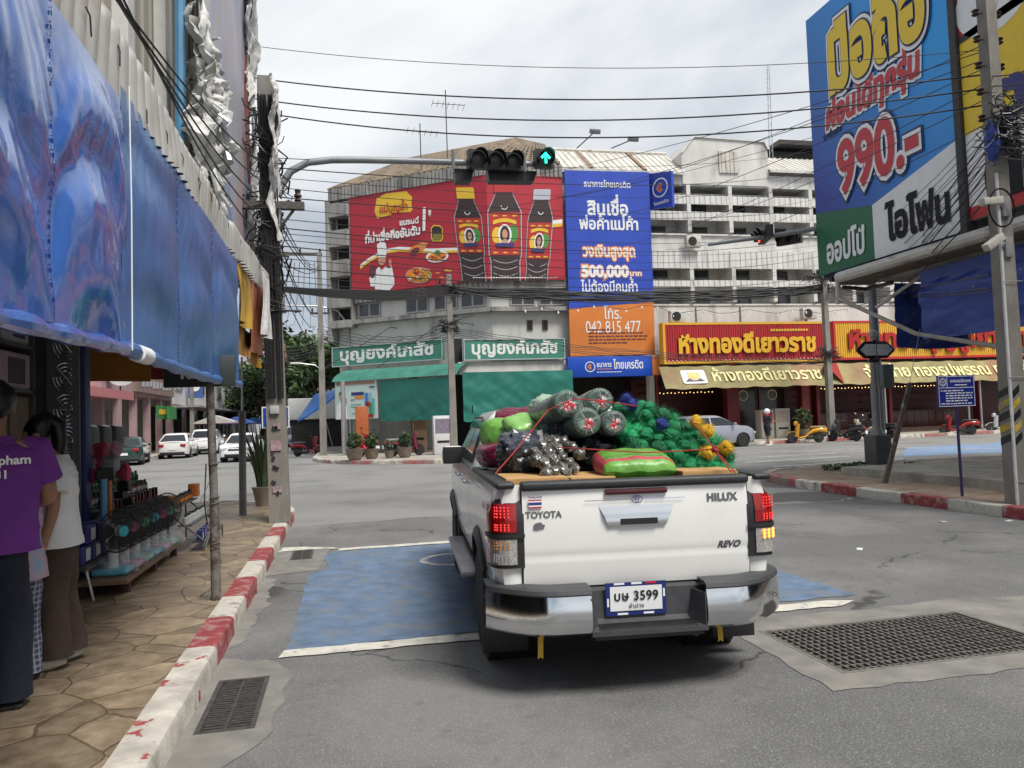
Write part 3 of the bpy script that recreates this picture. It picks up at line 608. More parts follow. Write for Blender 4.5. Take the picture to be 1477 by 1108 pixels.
def tgfit(g, k=.0035):
 g.v = [(x, tg((x + .712) / 1.424, (z - .625) / .605)[1] - k - .3 * max(0, -.034 - y if y < -.034 else 0), z) for x, y, z in g.v]; return g
g = M(); text(g, 'TOYOTA', (-.585, -.034, 1.045), ex, ez, .033, SILV, .035, lift=.003); text(g, 'HILUX', (.545, -.034, 1.105), ex, ez, .040, SILV, .05, lift=.003, sp=.04)
text(g, 'REVO', (.575, -.030, .815), ex, ez, .036, SILV, .045, lift=.003, skew=.3); obj('lettering', tgfit(g), tail)
g = M(); text(g, 'REVO', (hw(1.05, .5) * -1 - .003, .45, 1.06), (0, -1, 0), ez, .04, REDINK, .03, skew=.2); obj('side_lettering', g, truck)
FL = mat('flag_red', (.5, .03, .05), var=0); FB = mat('flag_blue', (.03, .04, .2), var=0)
g = M()
for z0, z1, mm in ((1.105, 1.113, FL), (1.113, 1.121, WHITEINK), (1.121, 1.139, FB), (1.139, 1.147, WHITEINK), (1.147, 1.155, FL)): g.box((-.675, -.036, z0), (-.595, -.031, z1), mm)
text(g, 'THAILAND', (-.635, -.034, 1.163), ex, ez, .011, VIO, .03); obj('flag_sticker', g, tail)
g = M(); g.prism([(-.035, -.012), (-.02, -.022), (.03, -.016), (.038, .006), (.02, .012), (.012, .024), (-.012, .02), (-.03, .012)], (-.615, -.03, .995), ex, ez, (0, -.006, 0), mat('grey_sticker', (.17, .17, .18), rough=.4, metal=.4)); obj('badge_sticker', g, tail)
BUMP = mat('bumper_grey', (.05, .052, .056), rough=.5, var=.2, scale=20, bump=.1, bscale=200)
def plan(u): return -.215 + .30 * max(0, abs(u) - .55) ** 2 / .2025
def sheetx(m, x0, x1, prof, mt, n=10, th=.012):
 k = len(prof) - 1
 g = M(); g.grid(lambda u, v: (x0 + (x1 - x0) * u, plan((x0 + (x1 - x0) * u) / .94) + prof[int(round(v * k))][0], prof[int(round(v * k))][1]), n, k, mt, th)
 m.add(g.v, g.f, mt)
bp = M()
for x0, x1 in ((-.935, -.345), (.345, .935)): sheetx(bp, x0, x1, [(-.002, .608), (-.012, .618), (-.004, .640), (.03, .652), (.14, .655)], BUMP)
sheetx(bp, -.35, .35, [(.02, .362), (-.012, .372), (-.012, .40), (.085, .415), (.125, .44), (.135, .605), (.2, .615)], BUMP, 6)
for s in (-1, 1):
 g = M(); g.grid(lambda u, v, s=s: (s * (.345 - .085 * u), -.22 + .36 * u * (.35 + .65 * v), .40 + .19 * v), 5, 5, BUMP, .01); bp.add(g.v, g.f, BUMP)
bp.box((-.72, -.05, .40), (.72, .02, .60), BLACK); bp.box((-.33, -.205, .345), (.33, -.05, .372), BLACK)
for i in range(5): bp.box((-.3, -.222 + i * .022, .4155), (.3, -.212 + i * .022, .419), BLACK)
bmp = obj('rear_bumper', bp, truck)
for x0, x1 in ((-.938, -.348), (.348, .938)):
 g = M(); sheetx(g, x0, x1, [(.04, .372), (.0, .395), (-.016, .43), (-.018, .48), (-.010, .55), (.004, .607)], CHROME, 14); obj('chrome_trim', g, bmp)
g = M(); ringmesh(g, (.80, .525), .045, .018, .004, INK, plan(.85) - .019); text(g, 'KVA', (.80, plan(.85) - .017, .518), (1, .12, 0), ez, .016, INK, .03); obj('bumper_badge', g, bmp)
pl = M(); pl.box((-.215, -.105, .415), (.205, -.095, .625), NAVY); pl.box((-.185, -.109, .445), (.175, -.105, .600), PLATEM); PLF = lambda g: [(-.05 + (x + .005) * .89, y, .552 + (z - .52) * .92) for x, y, z in g.v]; pl.v = PLF(pl); plate = obj('number_plate', pl, truck)
g = M(); text(g, 'บษ 3599', (-.005, -.109, .512), ex, ez, .052, INK, .022, sp=.03); text(g, 'ลำปาง', (-.005, -.109, .462), ex, ez, .024, INK, .01, sp=.06); g.v = PLF(g); obj('lettering', g, plate)
g = M()
for x, z, mm in ((-.12, .618, WHITEINK), (.0, .618, WHITEINK), (.1, .618, REDINK), (-.2, .5, WHITEINK), (-.1, .425, WHITEINK), (.08, .425, WHITEINK), (.19, .55, WHITEINK)): g.box((x - .03 * (abs(x) < .19) - .006, -.1075, z - .006 - .02 * (abs(x) > .18)), (x + .03 * (abs(x) < .19) + .006, -.105, z + .006 + .02 * (abs(x) > .18)), mm)
g.v = PLF(g); obj('frame_pattern', g, plate)
Qx = Matrix.Rotation(R(90), 3, 'Y')
def wheel(par, x, y, r, w, rim_m=STEEL, spokes=6, tyre=RUBBER, z=None):
 wv = M(); z = r if z is None else z
 wv.lathe([(r * .62, -w / 2), (r * .9, -w / 2), (r * .97, -w * .42), (r, -w * .3), (r * .985, -.01), (r * .985, .01), (r, w * .3), (r * .97, w * .42), (r * .9, w / 2), (r * .62, w / 2)], tyre, 28, (x, y, z), Qx)
 wo = obj('wheel', wv, par); g = M()
 sgn = 1 if x > 0 else -1
 g.lathe([(r * .64, -w * .4), (r * .64, w * .45), (r * .58, w * .45), (r * .54, w * .2), (r * .1, w * .15)], rim_m, 24, (x, y, z), Qx if sgn > 0 else Matrix.Rotation(R(-90), 3, 'Y'))
 for k in range(spokes):
  a = 2 * math.pi * k / spokes; g.tube([(x + sgn * w * .3, y, z), (x + sgn * w * .36, y + r * .58 * math.cos(a), z + r * .58 * math.sin(a))], r * .075, rim_m, 6)
 obj('rim', g, wo); return wo
for s in (-1, 1):
 for a in AX:
  wheel(truck, s * .765, a, WR, .26)
  f = M()
  def flare(u, v, s=s, a=a):
   an = R(4) + R(142) * u; rr = .45 + .07 * v; y = a + rr * math.cos(an); z = .36 + rr * math.sin(an)
   return (s * (hw(max(.45, min(1.2, z)), y) + .035 - .028 * v ** 2), y, z)
  f.grid(flare, 24, 3, BLACK, -.022 * s); f.f = f.f if s < 0 else [q[::-1] for q in f.f]; obj('fender_flare', f, truck)
 f = M(); f.rbox((s * .78 - .15, .42, .13), (s * .78 + .15, .435, .50), BLACK, .006); obj('mud_flap', f, truck)
 f = M(); f.rbox((s * .90 - .09, 1.5, .40), (s * .90 + .09, 3.45, .45), mat('running_board', (.3, .3, .31), rough=.4, metal=.6), .02); obj('running_board', f, truck)
 mr = M(); mr.tube([(s * .83, 3.42, 1.27), (s * .95, 3.40, 1.27)], .025, BLACK, 8); mr.rbox((s * .925 - .115, 3.30, 1.20), (s * .925 + .115, 3.42, 1.385), WPAINT, .07, 4); mo = obj('wing_mirror', mr, truck)
 g = M(); g.rbox((s * .925 - .108, 3.292, 1.207), (s * .925 + .108, 3.306, 1.378), BLACK, .065, 3); obj('mirror_glass', g, mo)
g = M(); g.tube([(.35, .25, .33), (.35, -.02, .31)], .03, DSTEEL, 10); obj('exhaust_pipe', g, truck)
g = M(); g.lathe([(.3, -.11), (.37, -.11), (.37, .11), (.3, .11)], RUBBER, 24, (0, .55, .5)); obj('spare_wheel', g, truck)
g = M(); g.tube([(-.72, 3.3, 1.72), (-.72, 3.28, 1.80)], .008, BLACK, 6); obj('aerial', g, cab)
# the load in the bed
def tw(p): return TM @ Vector(p)
def lobj(name, m, label, cat, group=None):
 m.v = [tuple(TM @ Vector(v)) for v in m.v]; return obj(name, m, label=label, cat=cat, group=group)
r_ = random.Random(11)
YW = mat('yellow_strap', (.6, .36, .04), rough=.7, var=.2, scale=30)
for (px, py0, py1), lb in (((781, 902, 950), 'short yellow webbing strap hanging under the left of the bumper'), ((1040, 890, 925), 'short yellow webbing strap hanging under the right of the bumper')):
 a = trk(px, py0, -.06); b_ = trk(px - 2, py1, -.06); m = M(); m.grid(lambda u, v: (a.x + (b_.x - a.x) * v + (.016 * (u - .5) * 2), -.06 + .012 * math.sin(v * 5), a.z + (b_.z - a.z) * v - (.012 * (1 - abs(u - .5) * 2) * (-1 if v > .99 else 0))), 2, 8, YW, .003); lobj('webbing_strap', m, lb, 'strap')
CRATE = mat('crate_board', (.48, .29, .12), rough=.75, var=.22, scale=3, stretch=(2, 14, 14), c2=(.36, .2, .08), m2=(.5, .7))
def crate(x0, x1, y0, y1, z0, z1, label, rz=0):
 m = M(); n = 6
 for k in range(n): a = y0 + (y1 - y0) * k / n; m.rbox((x0, a + .002, z1 - .014), (x1, a + (y1 - y0) / n - .002, z1), CRATE, .003, 1)
 m.box((x0 + .004, y0 + .004, z0), (x1 - .004, y1 - .004, z1 - .014), CRATE); m.box((x0 - .004, y0 - .01, z1 - .05), (x1 + .004, y0 + .004, z1 - .012), CRATE); m.box((x1 - .03, y0 - .012, z0), (x1, y0 - .0, z1 - .012), CRATE)
 lobj('wooden_crate', m, label, 'crate')
crate(-.79, -.40, .10, .62, .9, 1.275, 'flat wooden crate at the left rear corner of the bed')
crate(-.385, -.10, .08, .60, .9, 1.268, 'flat wooden crate under the shiny bottle necks')
crate(.34, .70, .09, .40, .9, 1.285, 'wooden crate under the net heap at the right of the bed')
m = M(); m.rbox((-.36, .62, .70), (.78, 1.62, 1.12), mat('dark_packing', (.03, .035, .035), rough=.8), .05); lobj('packing_case', m, 'dark packing case under the netting in the bed', 'case')
def sack(cx, cy, cz, sx, sy, sz, mt, seam, label, rot=(0, 0, 0), seed=1, cat='sack', band=None):
 rr = random.Random(seed); m = M(); ph = [rr.uniform(0, 6) for _ in range(6)]; Q = Euler(rot).to_matrix()
 def fn(u, v, s):
  a, b_ = 2 * u - 1, 2 * v - 1; e = (1 - abs(a) ** 3.2) * (1 - abs(b_) ** 3.2); hgt = max(0, e) ** .42
  w = .03 * math.sin(9 * a + ph[0] + 5 * b_) * (abs(a) ** 2) + .018 * math.sin(13 * b_ + ph[1] + 6 * a) + .012 * math.sin(23 * a + ph[3] + 17 * b_)
  pinch = 1 - .10 * (1 - hgt) * abs(b_)
  p = Q @ Vector((a * sx * pinch, b_ * sy * (1 - .08 * abs(a) ** 4), s * sz * (hgt * (1 + w)) + .004 * math.sin(9 * a + ph[2])))
  return (cx + p.x, cy + p.y, cz + p.z)
 def strip(s):
  g = M(); g.grid(lambda u, v: fn(u, v, s), 60, 50, mt); m.slot(mt)
  fs = g.f if s > 0 else [f[::-1] for f in g.f]
  if band:
   for f in fs:
    c_ = sum(Vector(g.v[i]).x for i in f) / 4, sum(Vector(g.v[i]).y for i in f) / 4
   lo = [f for k, f in enumerate(fs) if band(k % 60 / 60, k // 60 / 50) is None]
   m.add(g.v, lo, mt)
   for bm_ in {band(k % 60 / 60, k // 60 / 50) for k in range(len(fs))} - {None}: m.add(g.v, [f for k, f in enumerate(fs) if band(k % 60 / 60, k // 60 / 50) == bm_], bm_)
  else: m.add(g.v, fs, mt)
 strip(1); strip(-1)
 return lobj('sack', m, label, cat)
GSACK = mat('green_woven_sack', (.105, .29, .035), rough=.36, var=.25, scale=14, bump=.35, bscale=18, c2=(.2, .45, .09), m2=(.5, .68), scale2=5)
PINKB = mat('sack_red_band', (.42, .06, .07), rough=.45, var=.2); SGREY = mat('sack_grey_end', (.3, .3, .32), rough=.5, var=.2)
def band1(u, v):
 if v < .10: return None
 if .10 <= v < .17: return PINKB
 if v > .74: return PINKB if v < .88 else SGREY
 if u < .07: return PINKB
 return None
sack(.085, .33, 1.322, .258, .23, .092, GSACK, 0, 'plump green and red sack lying in the bed just behind the tailgate', (R(8), 0, R(-2)), 3, band=band1)
sack(-.60, 1.42, 1.46, .20, .20, .15, GSACK, 0, 'green sack standing against the cab with a red tie', (R(40), R(10), R(35)), 5, band=lambda u, v: PINKB if .47 < u < .53 or (abs(u - v) < .03) else None)
LGR = mat('pale_green_sack', (.2, .42, .1), rough=.3, var=.2, scale=9, bump=.4, bscale=12)
sack(-.46, 1.22, 1.60, .20, .13, .07, LGR, 0, 'light green sack lying across the top of the left load', (R(25), R(-8), R(20)), 6)
CLOTH = mat('crimson_cloth', (.13, .008, .03), rough=.25, var=.3, scale=8, bump=.4, bscale=10)
sack(-.70, 1.32, 1.38, .10, .24, .15, CLOTH, 0, 'crimson cloth bundle in clear wrap beside the cab window', (0, R(80), R(8)), 7, 'cloth bundle')
sack(-.47, 1.55, 1.66, .22, .10, .06, CLOTH, 0, 'crimson wrapped bundle against the cab roof', (R(30), 0, 0), 17, 'cloth bundle')
def crumple(name, c, r3, mt, label, cat, seed, amp=.16, rot=(0, 0, 0), n=72, k=48):
 rr = random.Random(seed); ks = [(Vector((rr.gauss(0, 1), rr.gauss(0, 1), rr.gauss(0, 1))) * rr.choice((3, 5, 8, 12)), rr.uniform(0, 6)) for _ in range(10)]
 def fn(d): q = d * 1.7 + Vector((seed, 0, 0)); return 1 + amp * (1.3 * NZ.noise(q) + 1.1 * (abs(NZ.noise(q * 2.3)) - .2) + .55 * (abs(NZ.noise(q * 4.9)) - .2) + .12 * NZ.noise(q * 11))
 m = M(); m.ball(c, r3, mt, n, k, fn, Euler(rot).to_matrix()); return lobj(name, m, label, cat)
BAGB = mat('grey_black_film', (.045, .05, .065), rough=.16, var=.3, scale=6, bump=.6, bscale=9, c2=(.2, .21, .25), m2=(.58, .7), scale2=6, detail=3)  # paler blotches are silver highlights painted into the film colour
crumple('plastic_bag', (-.55, .82, 1.36), (.20, .34, .19), BAGB, 'crumpled dark grey plastic bag roped at the left of the load', 'bag', 21, .13, (R(-18), R(-20), R(-20)))
crumple('plastic_bag', (-.02, 1.0, 1.32), (.30, .32, .20), mat('black_film', (.012, .013, .015), rough=.25, var=.3), 'black plastic bag in shade below the net rolls', 'bag', 22, .15)
PALE = mat('pale_film', (.42, .55, .42), rough=.2, var=.2, scale=5, bump=.6, bscale=8, alpha=.9, c2=(.6, .68, .6), m2=(.5, .65), scale2=5)
crumple('plastic_bag', tuple(trk(788, 594, 1.25)), (.14, .2, .13), PALE, 'pale green translucent bag standing behind the rolls of netting', 'bag', 23, .09, (0, R(-30), 0))
ROLL = mat('rolled_green_net', (.015, .065, .036), rough=.5, var=.5, scale=30, bump=.5, bscale=70, stretch=(1, .2, 1), c2=(.10, .16, .13), m2=(.55, .7), scale2=14)
FILM = mat('clear_film', (.85, .9, .9), rough=.12, var=0, alpha=.09, spec=.9, bump=.8, bscale=16)
TAGR = mat('red_paper_label', (.5, .03, .05), rough=.5, var=.15, c2=(.75, .7, .68), m2=(.52, .56), scale2=40)
STREAK = mat('film_crease', (.75, .8, .78), rough=.2, var=.1, alpha=.5)
PALEND = mat('roll_body_film', (.17, .21, .19), rough=.25, var=.35, scale=9, bump=.6, bscale=14, c2=(.4, .45, .42), m2=(.55, .68), scale2=6)
for i, (px, py, yk, rr, dx, dz) in enumerate(((819, 582, .62, .097, -.10, -.10), (866, 578, .78, .094, .02, -.05), (847, 608, .52, .097, .0, -.05), (886, 610, .60, .088, .05, -.03), (800, 622, .95, .088, -.15, -.02))):
 c_ = trk(px, py, yk); m = M(); d = Vector((dx, .75, dz)).normalized(); q = d.to_track_quat('Z', 'Y').to_matrix()
 t_ = thing('net_roll', ('roll of green netting in clear film, upper left of the bunch', 'roll of green netting in clear film, topmost and furthest right above the sack', 'roll of green netting in clear film, lowest in the middle of the bunch', 'roll of green netting in clear film, right beside the tufts', 'roll of green netting half hidden below the upper left roll')[i], 'net roll', tw(c_), group='rolls of netting')
 m.lathe([(rr * .2, .03), (rr * .75, .0), (rr * .95, .012), (rr, .05), (rr * 1.01, .3), (rr, .7), (rr * .6, .75)], ROLL, 26, tw(c_), TM.to_3x3() @ q); obj('netting', m, t_, world=True)
 f = M(); f.lathe([(.012, -.014), (rr * .7, -.02), (rr * 1.0, .0), (rr * 1.05, .05), (rr * 1.06, .35), (rr * 1.05, .72)], FILM, 26, tw(c_), TM.to_3x3() @ q); obj('film_wrap', f, t_, world=True)
 g = M(); rg = random.Random(i + 50)
 for k in range(17):
  a = rg.uniform(0, 6.28); r1, r2 = rr * rg.uniform(.12, .4), rr * rg.uniform(.6, 1.0); w_ = rr * rg.uniform(.012, .03); pd = Vector((math.cos(a), math.sin(a), 0)); pe = Vector((-pd.y, pd.x, 0)) * w_
  P = TM.to_3x3() @ q; g.quad([tw(c_) + P @ v for v in (pd * r1 - pe + Vector((0, 0, -.021)), pd * r1 + pe + Vector((0, 0, -.021)), pd * r2 + pe * .3 + Vector((0, 0, -.026)), pd * r2 - pe * .3 + Vector((0, 0, -.026)))][::-1], STREAK)
 for k in range(7):
  P = TM.to_3x3() @ q; a = rg.uniform(0, 6.28); o_ = Vector((rg.uniform(-.3, .3) * rr, rg.uniform(-.45, .2) * rr, -.023 - .002 * k)); e1 = Vector((math.cos(a), math.sin(a), 0)) * rr * .22; e2 = Vector((-math.sin(a), math.cos(a), .1)) * rr * .12
  g.quad([tw(c_) + P @ v for v in (o_ - e1 - e2, o_ + e1 - e2, o_ + e1 * .7 + e2, o_ - e1 * .8 + e2)], TAGR)
 obj('label_sheet', g, t_, world=True)
 f = M(); f.lathe([(rr * 1.03, .16), (rr * 1.065, .2), (rr * 1.065, .7), (rr * .8, .74)], PALEND, 20, tw(c_), TM.to_3x3() @ q); obj('sleeve', f, t_, world=True)
NECK = mat('smoky_film', (.10, .095, .08), rough=.1, var=.4, scale=14, coat=1, bump=.5, bscale=26, c2=(.62, .61, .58), m2=(.58, .64), scale2=26)  # whitish streaks are glints painted into the film colour
rn = random.Random(5); spots = [(792, 655, .45), (783, 643, .55), (800, 638, .6), (813, 637, .6), (826, 645, .55), (836, 655, .5), (771, 652, .5), (776, 665, .4), (787, 671, .32), (799, 664, .36), (811, 660, .42), (822, 668, .36), (812, 676, .30), (800, 681, .26), (789, 684, .25), (817, 684, .27), (829, 676, .33), (806, 649, .5)]
for i, (px, py, yk) in enumerate(spots):
 c_ = trk(px, py, yk); d = Vector((rn.uniform(-.2, .2), .8, rn.uniform(-.1, .25))); q = TM.to_3x3() @ d.to_track_quat('Z', 'Y').to_matrix(); rr = rn.uniform(.036, .046); ph = rn.uniform(0, 6)
 m = M(); prof = [(.008, -.035), (rr * .55, -.028), (rr * .9, -.01), (rr, .02), (rr * .95, .08), (rr * 1.05, .26)]
 n = 18; vs = []
 for r0, z0 in prof:
  for k in range(n): a = 2 * math.pi * k / n; kk = 1 + .14 * math.sin(5 * a + ph + z0 * 30) + .07 * math.sin(9 * a - ph); vs.append(tw(c_) + q @ Vector((r0 * kk * math.cos(a), r0 * kk * math.sin(a), z0)))
 m.add(vs, [(a * n + k, a * n + (k + 1) % n, (a + 1) * n + (k + 1) % n, (a + 1) * n + k) for a in range(len(prof) - 1) for k in range(n)] + [tuple(range(n - 1, -1, -1))], NECK)
 obj('wrapped_bottle', m, label='bottle wrapped in smoky film in the bunch above the wooden crates', cat='bottle', group='film-wrapped bottles in the bunch')
GT = [mat('green_tuft_%s' % a, c_, rough=.4, var=.35, scale=20, bump=.5, bscale=50) for a, c_ in (('deep', (.008, .24, .085)), ('mid', (.016, .42, .15)), ('dark', (.006, .15, .06)))]
YT = mat('yellow_tuft', (.68, .4, .012), rough=.5, var=.25, scale=20, bump=.5, bscale=50); BT = mat('blue_tuft', (.012, .035, .25), rough=.45, var=.3, scale=20, bump=.5, bscale=50)
def tuft_mesh(mt, seed):
 rr = random.Random(seed); m = M(); ph = [rr.uniform(0, 6.28) for _ in range(8)]
 n, k = 44, 16
 def fn(d):
  t = math.acos(max(-1, min(1, d.z))); a = math.atan2(d.y, d.x)
  pl_ = math.sin(11 * a + ph[0] + 1.4 * math.sin(3 * t + ph[1])) * .5 + math.sin(17 * a + ph[2] - 2 * t) * .4
  return (1 + .10 * pl_ * math.sin(t) + .10 * math.sin(3 * a + ph[3]) * math.sin(2 * t + ph[4])) * (.72 + .28 * math.sin(t) ** .8 if t > .25 else .62)
 m.ball((0, 0, 0), (.86, .86, .8), mt, n, k, fn)
 for j in range(520):                                                    # loose strands standing off the tuft
  d = Vector((rr.gauss(0, 1), rr.gauss(0, 1), rr.gauss(0, 1))).normalized(); tng = d.cross(Vector((0, 0, 1))).normalized() * .014; p = d * .6; e_ = d * rr.uniform(.98, 1.22) + Vector((rr.gauss(0, .16), rr.gauss(0, .16), rr.gauss(-.05, .16)))
  m.add([p - tng, p + tng, e_ + tng * .3, e_ - tng * .3], [(0, 1, 2, 3)], mt)
 return m
def mesh_only(m, name):
 o = obj(name, m, kind=None); me = o.data; bpy.data.objects.remove(o); return me
def tmesh(mt, sd):
 m = tuft_mesh(mt, sd); me = bpy.data.meshes.new('net_tuft'); me.from_pydata(m.v, [], m.f); me.materials.append(mt); me.polygons.foreach_set('use_smooth', [True] * len(me.polygons)); me.set_sharp_from_angle(angle=R(50)); return me
GM = [tmesh(GT[i % 3], 100 + i) for i in range(7)]; YM = tmesh(YT, 201); BM_ = tmesh(BT, 202)
rt = random.Random(31); n_t = 0
def tuft(px, py, yk, me, lb, gr, rad=None):
 o = bpy.data.objects.new('net_tuft', me); COL.objects.link(o); c_ = trk(px, py, yk); o.location = tw(c_); o.rotation_euler = (rt.uniform(0, 6), rt.uniform(0, 6), rt.uniform(0, 6)); r0 = rad or rt.uniform(.058, .078); o.scale = (r0,) * 3
 tag(o, lb, 'net tuft', gr)
TL = 'shiny green tuft of netting tied into the heap at the right of the pickup bed'
ytop = lambda x: 578 if x < 905 else (574 if x < 935 else 574 + (x - 935) * .44 if x < 1000 else 602 + (x - 1000) * .75)
y = 690
while y > 570:
 x = 872 + (0 if y > 640 else 18) + rt.uniform(0, 12)
 while x < 1056:
  if y > ytop(x) + 8 and x < 1012 + (y - 600) * .62 and not (x < 958 and y > 655) and x > 884 - (640 - y) * -.0:
   dep = .34 + (690 - y) / 120 * .62 + rt.uniform(-.05, .05)
   if x < 900 and y > 600: dep += .25
   tuft(x + rt.uniform(-4, 4), y + rt.uniform(-4, 4), dep, rt.choice(GM), TL, 'green net tufts in the heap')
  x += rt.uniform(15, 20)
 y -= 14.5
for x, y, dk in ((905, 640, .95), (930, 640, .95), (960, 640, .9), (990, 645, .8), (920, 612, 1.2), (950, 612, 1.2), (900, 600, 1.2), (975, 625, 1.0), (1000, 640, .8), (885, 650, .8), (870, 645, .9), (935, 665, .62), (960, 660, .6), (900, 660, .8)): tuft(x, y, dk, GM[2], TL, 'green net tufts in the heap', .085)
for x, y, dk in ((1004, 609, .50), (1020, 621, .46), (1021, 653, .36), (1047, 646, .40)): tuft(x, y, dk, YM, 'bright yellow tuft among the green netting at the right of the heap', 'yellow net tufts', .054)
for x, y, dk in ((903, 577, .72), (912, 583, .68), (955, 612, .52)): tuft(x, y, dk, BM_, 'deep blue tuft half hidden among the green netting', 'blue net tufts', .05)
ROPE = mat('red_rope', (.35, .03, .03), rough=.8, var=.3, scale=60)
def rope(pts, label, r=.004):
 P = [tw(trk(*p)) for p in pts]; Q = []
 for i in range(len(P) - 1):
  for k in range(6): Q.append(P[i].lerp(P[i + 1], k / 6))
 Q.append(P[-1]); m = M(); m.tube(Q, r, ROPE, 6); obj('rope', m, label=label, cat='rope')
rope([(1061, 682, -.02), (1045, 664, .05), (1030, 648, .10), (990, 650, .16), (930, 653, .18), (850, 648, .22), (800, 645, .5)], 'red rope drawn across the green heap and tied to the right rail')
rope([(1055, 681, -.03), (1030, 649, .09), (1018, 630, .2), (995, 605, .5)], 'second red rope running up from the knot over the heap')
rope([(714, 684, .04), (748, 645, .35), (790, 592, .55), (830, 575, .52), (880, 580, .60), (920, 586, .55)], 'red rope slanting up from the left rail over the bags')
m = M(); m.ball(trk(1031, 648, .085), .022, ROPE, 10, 7, lambda d: 1 + .3 * math.sin(9 * d.x + 7 * d.z)); lobj('rope_knot', m, 'knot of red rope in front of the yellow tufts', 'rope knot')
# the corner building across the junction
WALLW = mat('weathered_white_wall', (.60, .585, .55), rough=.9, var=.12, scale=1.2, c2=(.33, .32, .30), m2=(.54, .72), scale2=.9, stretch=(1, 1, .35), bump=.2, bscale=12)
CORW = mat('white_ribbed_sheet', (.62, .61, .58), rough=.7, var=.12, scale=1.5, c2=(.40, .375, .34), m2=(.52, .7), scale2=1.2, stretch=(3, 3, .4))
GREYC = mat('stained_grey_concrete', (.30, .29, .275), rough=.95, var=.25, scale=1.6, c2=(.13, .125, .12), m2=(.48, .66), scale2=1.1, stretch=(1.6, 1.6, .3), bump=.3, bscale=10)
TILE = mat('weathered_roof_tile', (.22, .17, .12), rough=.9, var=.3, scale=2, c2=(.12, .11, .095), m2=(.5, .66), scale2=1.5)
SHADE = mat('dark_interior', (.022, .021, .02), rough=.9, var=.3, scale=2)  # near-black base: the shade of covered interiors is put into the colour
PANE = mat('window_pane', (.05, .055, .06), rough=.12, var=.3, scale=.8, spec=.7)
FRAME = mat('grey_window_frame', (.34, .34, .33), rough=.7, var=.15)
ROOFS = mat('pale_roof_sheet', (.55, .53, .48), rough=.75, var=.15, scale=1.2, c2=(.33, .27, .21), m2=(.52, .7), scale2=.9, stretch=(2.5, .5, .5))
C0 = Vector((7.45, 38, 0)); DC = Vector((-.818, .576, 0)).normalized(); NC = Vector((-DC.y, DC.x, 0)) * 1.0
if NC.y > 0: NC = -NC
EX, EZ = Vector((1, 0, 0)), Vector((0, 0, 1))
def CH(s, off, z): return C0 + DC * s + NC * off + EZ * z
def cbox(m, s0, s1, o0, o1, z0, z1, mt):
 P = [CH(s, o, z) for s in (s0, s1) for o in (o0, o1) for z in (z0, z1)]
 return m.add(P, [(0, 1, 3, 2), (4, 6, 7, 5), (0, 4, 5, 1), (2, 3, 7, 6), (0, 2, 6, 4), (1, 5, 7, 3)], mt)
def onch(px, py, off):
 d = ray(px, py); q = C0 + NC * off; t = (q - EYE).dot(NC) / d.dot(NC); return EYE + d * t
bld = thing('corner_building', 'long four-storey white corner building with shops below and balconies above', 'building', (15, 44, 0))
def part(name, m, par=None, label=None): return obj(name, m, par or bld, world=True, label=label)
XE = 46
w = M()
w.box((7.45, 38.0, 4.3), (15.9, 46, 14.45), WALLW)
w.box((15.9, 39.3, 4.3), (XE, 46, 14.45), WALLW)
w.box((15.9, 38.0, 4.3), (XE, 39.3, 7.42), WALLW); w.box((15.9, 38.06, 10.36), (XE, 39.3, 11.30), WALLW); w.box((15.9, 38.0, 13.92), (XE, 39.3, 14.62), CORW)
cbox(w, 0, 9.3, -6, 0, 4.3, 13.9, WALLW)
w.box((-.14, 43.4, 0), (6, 75, 12.5), WALLW)
part('wall', w)
w = M()   # ground floor: back walls and piers
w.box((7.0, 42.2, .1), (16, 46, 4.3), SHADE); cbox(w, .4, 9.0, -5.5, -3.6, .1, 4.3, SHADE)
for x in (7.45, 11.0, 15.75): w.box((x, 38.0, .1), (x + .35, 38.4, 4.3), WALLW)
cbox(w, 8.9, 9.3, -.4, 0, .1, 4.3, WALLW); cbox(w, 4.6, 4.9, -.4, 0, .1, 4.3, mat('green_pier', (.04, .14, .12), rough=.7)); part('shopfront', w)
rb_ = mat('dark_red_shop', (.14, .012, .014), rough=.5, var=.25, scale=1.5)
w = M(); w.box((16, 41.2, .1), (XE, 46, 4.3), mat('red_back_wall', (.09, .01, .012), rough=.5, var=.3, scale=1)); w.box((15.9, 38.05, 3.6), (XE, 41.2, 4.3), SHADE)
for x, ww in ((16.05, .2), (20.2, .7), (24.7, .45), (25.6, .2), (30.2, .2), (36.2, .2)): w.box((x, 38.0, .1), (x + ww, 38.5, 4.3), rb_)
w.box((16, 38.8, .1), (XE, 41.2, .36), mat('shop_floor_tile', (.2, .12, .09), rough=.5, var=.2)); part('gold_shopfront', w)
def ribbed(m, x0, x1, y, z0, z1, mt, step=.16, depth=.03):
 n = int((x1 - x0) / step)
 for k in range(n): x = x0 + (x1 - x0) * k / n; m.box((x, y - (depth if k % 2 else 0), z0), (x + (x1 - x0) / n + .001 * (k % 2), y + .12, z1), mt)
for z0, z1, zz in ((12.88, 13.36, 0), (12.0, 12.46, 1), (9.38, 10.33, 2), (8.40, 8.74, 3)):
 g = M(); ribbed(g, 16.0, XE, 37.86, z0, z1, CORW); part('balcony_wall', g)
fx = [15.95 + 2.452 * k for k in range(13)]
for x in fx:
 g = M()
 for z0, z1 in ((11.25, 13.92), (7.46, 10.36)):
  g.prism([(0, z1), (-1.42, z1), (-1.42, z0 + .12), (0, z0 + .0)], (x - .11, 39.25, 0), (0, 1, 0), EZ, (.22, 0, 0), WALLW)
 part('balcony_fin', g)
rw = random.Random(4)
